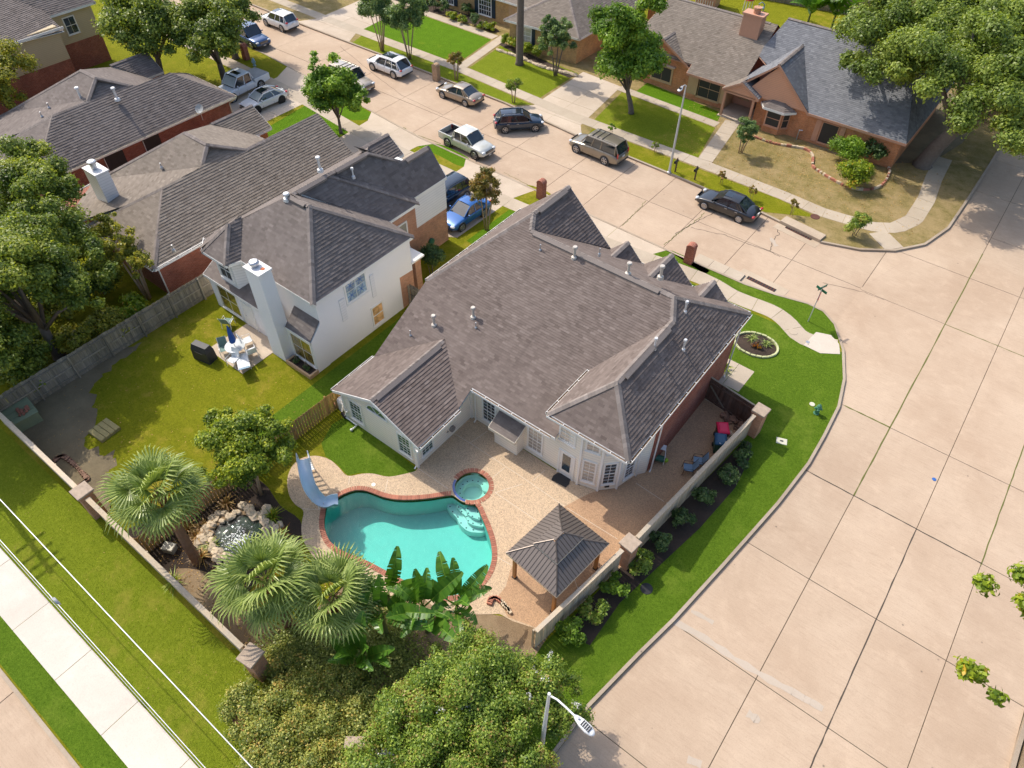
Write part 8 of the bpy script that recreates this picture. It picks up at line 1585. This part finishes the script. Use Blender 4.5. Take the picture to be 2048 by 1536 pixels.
# foreground branch tree at the right edge
tree('street_tree', 'green tree at the right edge reaching over the road near the camera', (12.6,16.5), [(-5.7,3.3,9.6,1.7,1.5,.9),(-5.2,-.7,9.7,1.7,1.4,.8),(-3.4,1.4,10.2,1.6,1.6,1.2),(-.6,0,9.5,2.2,3.4,2.2)], L_LIME, 42000, .12, 60, 102, .2, limbs=10, rc=(.2,.34))

# ---------------------------------------------------------------- palms
def frond_mesh(seed, L_=1.12, n=24, pet=.95):
    """fan leaf: petiole along +x, then a fan of folded drooping segments"""
    rg = np.random.default_rng(seed); V_ = []; T_ = []
    fold = .35
    for k in range(n):
        a = (k / (n - 1) - .5) * math.radians(225); l = L_ * (1 - .16 * abs(a) / 2.2) * rg.uniform(.88, 1.08); w = .043
        d = np.array([math.cos(a), math.sin(a), .12 - .28 * abs(math.sin(a)) * fold]); d /= np.linalg.norm(d); s = np.cross(d, [0, 0, 1.]); s /= np.linalg.norm(s)
        o = np.array([pet, 0, .0]); p = [o, o + d*l*.45 + [0,0,.02], o + d*l*.8 + [0,0,-.05], o + d*l + [0,0,-.16 - .24*rg.random()]]; ws = [.012, w, w*.75, .006]
        for i in range(3):
            for sg in (-1, 1):
                V_ += [p[i], p[i] + s*ws[i]*sg + [0,0,.018], p[i+1] + s*ws[i+1]*sg + [0,0,.018], p[i+1]]; T_.append(np.clip(rg.normal(.5, .18) + (.22 if i == 2 else 0), 0, 1))
    for sg in ((0,.02,0),(0,-.02,0),(0,0,.02)):
        q = np.array(sg); V_ += [np.array([0,0,0.]) + q, np.array([0,0,0.]) - q, np.array([pet,0,0]) - q*.5, np.array([pet,0,0]) + q*.5]; T_.append(.6)
    return np.array(V_), np.array(T_)
FR = []
for sd_i in range(3):
    V_, T_ = frond_mesh(sd_i); o = fast_mesh('frond', V_, 4, T_, L_PALM); me = o.data; bpy.data.objects.remove(o); me.name = 'frond'; FR.append(me)
V_, T_ = frond_mesh(9, .8, 16); o = fast_mesh('frond', V_, 4, T_, L_DEAD); FD = o.data; bpy.data.objects.remove(o)
def palm(label, base, top, n, sc, seed, dead=4):
    t = thing('fan_palm', label, 'palm tree', (base[0], base[1], 0), 0, 'fan palms by the pool'); rd = random.Random(seed); tp = Vector((top[0]-base[0], top[1]-base[1], top[2]))
    mb = MB(); pts = []; rr = []; m = 26
    for i in range(m + 1):
        f = i / m; p = Vector((0,0,-.1)).lerp(tp, f); pts.append(p + Vector((tp.x*.12*math.sin(f*3), 0, 0))); rr.append((.24 - .06 * f) * (1 + (.10 if i % 2 else -.06)))
    mb.tube(pts, rr, 10); mb.build('trunk', M_BARK_RED, t)
    for k in range(9):
        a = k*2.4; mb = MB(); c = tp - Vector((0,0,.25 + .05*(k % 4))); mb.beam(c, c + Vector((.3*math.cos(a), .3*math.sin(a), .16)), .07, .03); mb.build('leaf_base', M_BARK_RED, t)
    for k in range(n + dead):
        de = k >= n; f = (k + .5) / n; az = k * 2.39996 + rd.uniform(-.2, .2); el = R(80) - R(112) * (f ** .8) if not de else R(-55 - rd.random()*20)
        o = bpy.data.objects.new('frond', FD if de else FR[k % 3]); link(o, t); o.location = tp; s = sc * rd.uniform(.85, 1.12) * (.8 if f < .15 else 1)
        o.scale = (s, s, s); q = Matrix.Rotation(az, 3, 'Z') @ Matrix.Rotation(-el, 3, 'Y') @ Matrix.Rotation(rd.uniform(-.5, .5), 3, 'X'); o.rotation_euler = q.to_euler()
    return t
palm('tallest fan palm with its leaning trunk beside the stone rimmed pond', (-22.4,4.1), (-23.1,4.5,5.2), 23, 1.12, 1); palm('left fan palm of the two below the pool', (-16.25,4.75), (-16.6,4.85,4.15), 22, 1.14, 2, 3); palm('right fan palm of the two below the pool', (-14.0,5.8), (-14.1,6.25,3.5), 22, 1.06, 3, 3)
# ---------------------------------------------------------------- bananas
def banana_leaf(seed, L_=1.75, w=.27, arch=.75):
    rg = np.random.default_rng(seed); V_ = []; T_ = []; n = 22
    P_ = []; 
    for i in range(n + 1):
        f = i / n; P_.append(np.array([.25 + L_*f*(1-.12*arch*f), 0, L_*.42*f*(1.25 - arch*1.35*f)]))
    P_[0] = np.array([0,0,0.])
    for i in range(n):
        f0, f1 = i/n, (i+1)/n; W = lambda f: w * (math.sin(math.pi * min(1, (f*.94+.03)) ** .7)) ** .6 if f > .06 else .015
        for sg in (-1, 1):
            tear = rg.random() < .28; g_ = .012 if tear else 0; drop = rg.uniform(.0, .10) if tear else 0
            V_ += [P_[i], P_[i] + [g_, sg*W(f0), .10*W(f0)/w - drop], P_[i+1] + [-g_, sg*W(f1), .10*W(f1)/w - drop], P_[i+1]]; T_.append(np.clip(rg.normal(.45, .16), 0, 1))
        V_ += [P_[i] + [0,-.014,.004], P_[i] + [0,.014,.004], P_[i+1] + [0,.012,.004], P_[i+1] + [0,-.012,.004]]; T_.append(1.0)
    return np.array(V_), np.array(T_)
BL = []
for sd_i, (l_, w_, ar) in enumerate(((1.75,.27,.6),(1.9,.29,.85),(1.45,.24,.35),(1.2,.2,1.1))):
    V_, T_ = banana_leaf(sd_i, l_, w_, ar); o = fast_mesh('leaf', V_, 4, T_, L_BANANA); BL.append(o.data); bpy.data.objects.remove(o)
def banana(label, p, h, n, seed, sc=1.0, group='banana plants by the pool'):
    t = thing('banana_plant', label, 'banana plant', (*p, 0), 0, group); rd = random.Random(seed); mb = MB(); mb.tube([(0,0,-.05),(0,0,h*.6),(.05,.02,h)], [.12,.10,.05], 9); mb.build('stem', simple('banana_stem', (.13,.15,.045), .6, var=.4), t)
    for k in range(n):
        o = bpy.data.objects.new('leaf', BL[rd.randrange(4)]); link(o, t); o.location = (0,0,h*rd.uniform(.75,1.02)); az = k*2.39996 + rd.uniform(-.4,.4); el = R(rd.uniform(8, 62)); s = sc*rd.uniform(.8,1.15); o.scale = (s,s,s)
        o.rotation_euler = (Matrix.Rotation(az, 3, 'Z') @ Matrix.Rotation(-el, 3, 'Y') @ Matrix.Rotation(rd.uniform(-.5,.5), 3, 'X')).to_euler()
    return t
banana('tallest banana plant with torn leaves at the left of the clump', (-12.4,7.2), 2.7, 13, 1, 1.4); banana('banana plant in the middle of the clump below the pool', (-11.1,8.5), 2.6, 13, 2, 1.35); banana('banana plant at the right of the clump near the deck planter', (-10.2,9.6), 2.3, 12, 3, 1.25); banana('low banana plant with a drooping leaf at the bottom of the clump', (-12.0,5.4), 1.7, 9, 4, 1.25); banana('small banana plant behind the others at the pool edge', (-13.1,8.2), 1.9, 9, 6, 1.1)
for k, p in enumerate(((-24.4,85.6),(-22.0,86.6))): banana(['large banana plant behind the orange brick house on the left','large banana plant behind the orange brick house on the right'][k], p, 2.4, 15, 10+k, 2.1, 'banana plants in the far back garden')
# ---------------------------------------------------------------- small plants
def tuft(name, label, p, n, l, mat, seed, w=.02, group=None, arch=.5):
    rg = np.random.default_rng(seed); V_ = []
    for k in range(n):
        a = rg.uniform(0, 2*math.pi); e = rg.uniform(.3, 1.25); L_ = l*rg.uniform(.6,1.1); d = np.array([math.cos(a)*math.cos(e), math.sin(a)*math.cos(e), math.sin(e)]); s = np.array([-math.sin(a), math.cos(a), 0])*w; p0 = np.zeros(3); p1 = d*L_*.55; p2 = d*L_*np.array([1.15,1.15,1-arch])
        V_ += [p0-s, p0+s, p1+s, p1-s, p1-s, p1+s, p2+s*.1, p2-s*.1]
    o = fast_mesh(name, np.array(V_), 4, rg.random(2*n), mat); tag(o, label, 'plant', group); o.location = (*p, 0); return o
tuft('spiky_plant', 'spiky green plant at the left of the oval flower bed', (-7.65,35.75), 46, .6, L_PALM, 1, .022); tuft('spiky_plant', 'spiky green plant at the right of the oval flower bed', (-6.75,35.85), 46, .55, L_PALM, 2, .022)
for k, p in enumerate(((-7.2,35.45),(-6.95,35.3),(-7.35,35.2))): shrub('flowering_plant', ['orange flowering plant in the middle of the oval bed','small orange flowering plant at the near side of the oval bed','yellowish flowering plant beside the orange one in the oval bed'][k], p, .2, .28, L_ORANGE, 260, .05, 120+k, 'flowers in the oval bed', 6, 'plant')
tuft('cycad', 'small cycad at the house wall beside the stepping pad', (-7.906,32.209), 40, .75, L_LIME, 3, .035)
gp = [(-23.536,4.936),(-23.561,5.464),(-22.471,5.054),(-24.24,4.932),(-22.399,4.409),(-20.265,7.501),(-21.484,8.027),(-22.317,2.78),(-23.928,7.069)]
gl = ('orange-brown grass tuft left of the pond','tall golden grass tuft above the pond','golden grass tuft at the near rim of the pond','rusty grass tuft at the palm trunk','dry grass tuft below the pond','reddish grass tuft right of the pond','green grass tuft in the mulch near the slide','small green weed on the bare soil','tan plume grass under the yellow-green tree')
for k, (p, lb) in enumerate(zip(gp, gl)): tuft('grass_tuft', lb, p, 60, .8, L_DEAD if k in (0,1,3,4,8) else L_LIME if k in (2,6,7) else L_ORANGE, 20+k, .02, 'grass tufts around the pond')
shrub('planter_greens', 'dark leafy plants filling the tan planter box', (-28.9,16.15,.2), .3, .35, L_SHRUB, 700, .06, 130, 'plants in the tan planter box', cat='plant'); shrub('planter_greens', 'small plants at the right end of the tan planter box', (-28.0,16.15,.2), .25, .3, L_SHRUB, 500, .06, 131, 'plants in the tan planter box', cat='plant')
# fallen leaves and grit drifting on lawns, beds and kerb lines
rg = np.random.default_rng(8)
def litter(label, n, x0, x1, y0, y1, size, mat, z=.02):
    P_ = np.stack([rg.uniform(x0, x1, n), rg.uniform(y0, y1, n), np.full(n, z)], 1); tag(fast_mesh('fallen_leaves', leaves(rg, P_, np.tile([0,0,1.], (n,1)), size, 1.3), 4, rg.random(n), mat), label, 'fallen leaves', kind='stuff')
litter('dry leaves scattered over the dry corner lawn', 2500, -26, -3, 52, 64, .09, L_DEAD, .015); litter('dry leaves scattered over the white house yard', 500, -38, -26, 3, 16, .06, L_DEAD, .015); litter('small debris in the mulch around the pond', 1500, -25, -16, 3, 8, .06, L_DEAD, .02); litter('dry leaves on the verge grass', 350, -40, -8, -1, 2.2, .035, L_DEAD, .012)
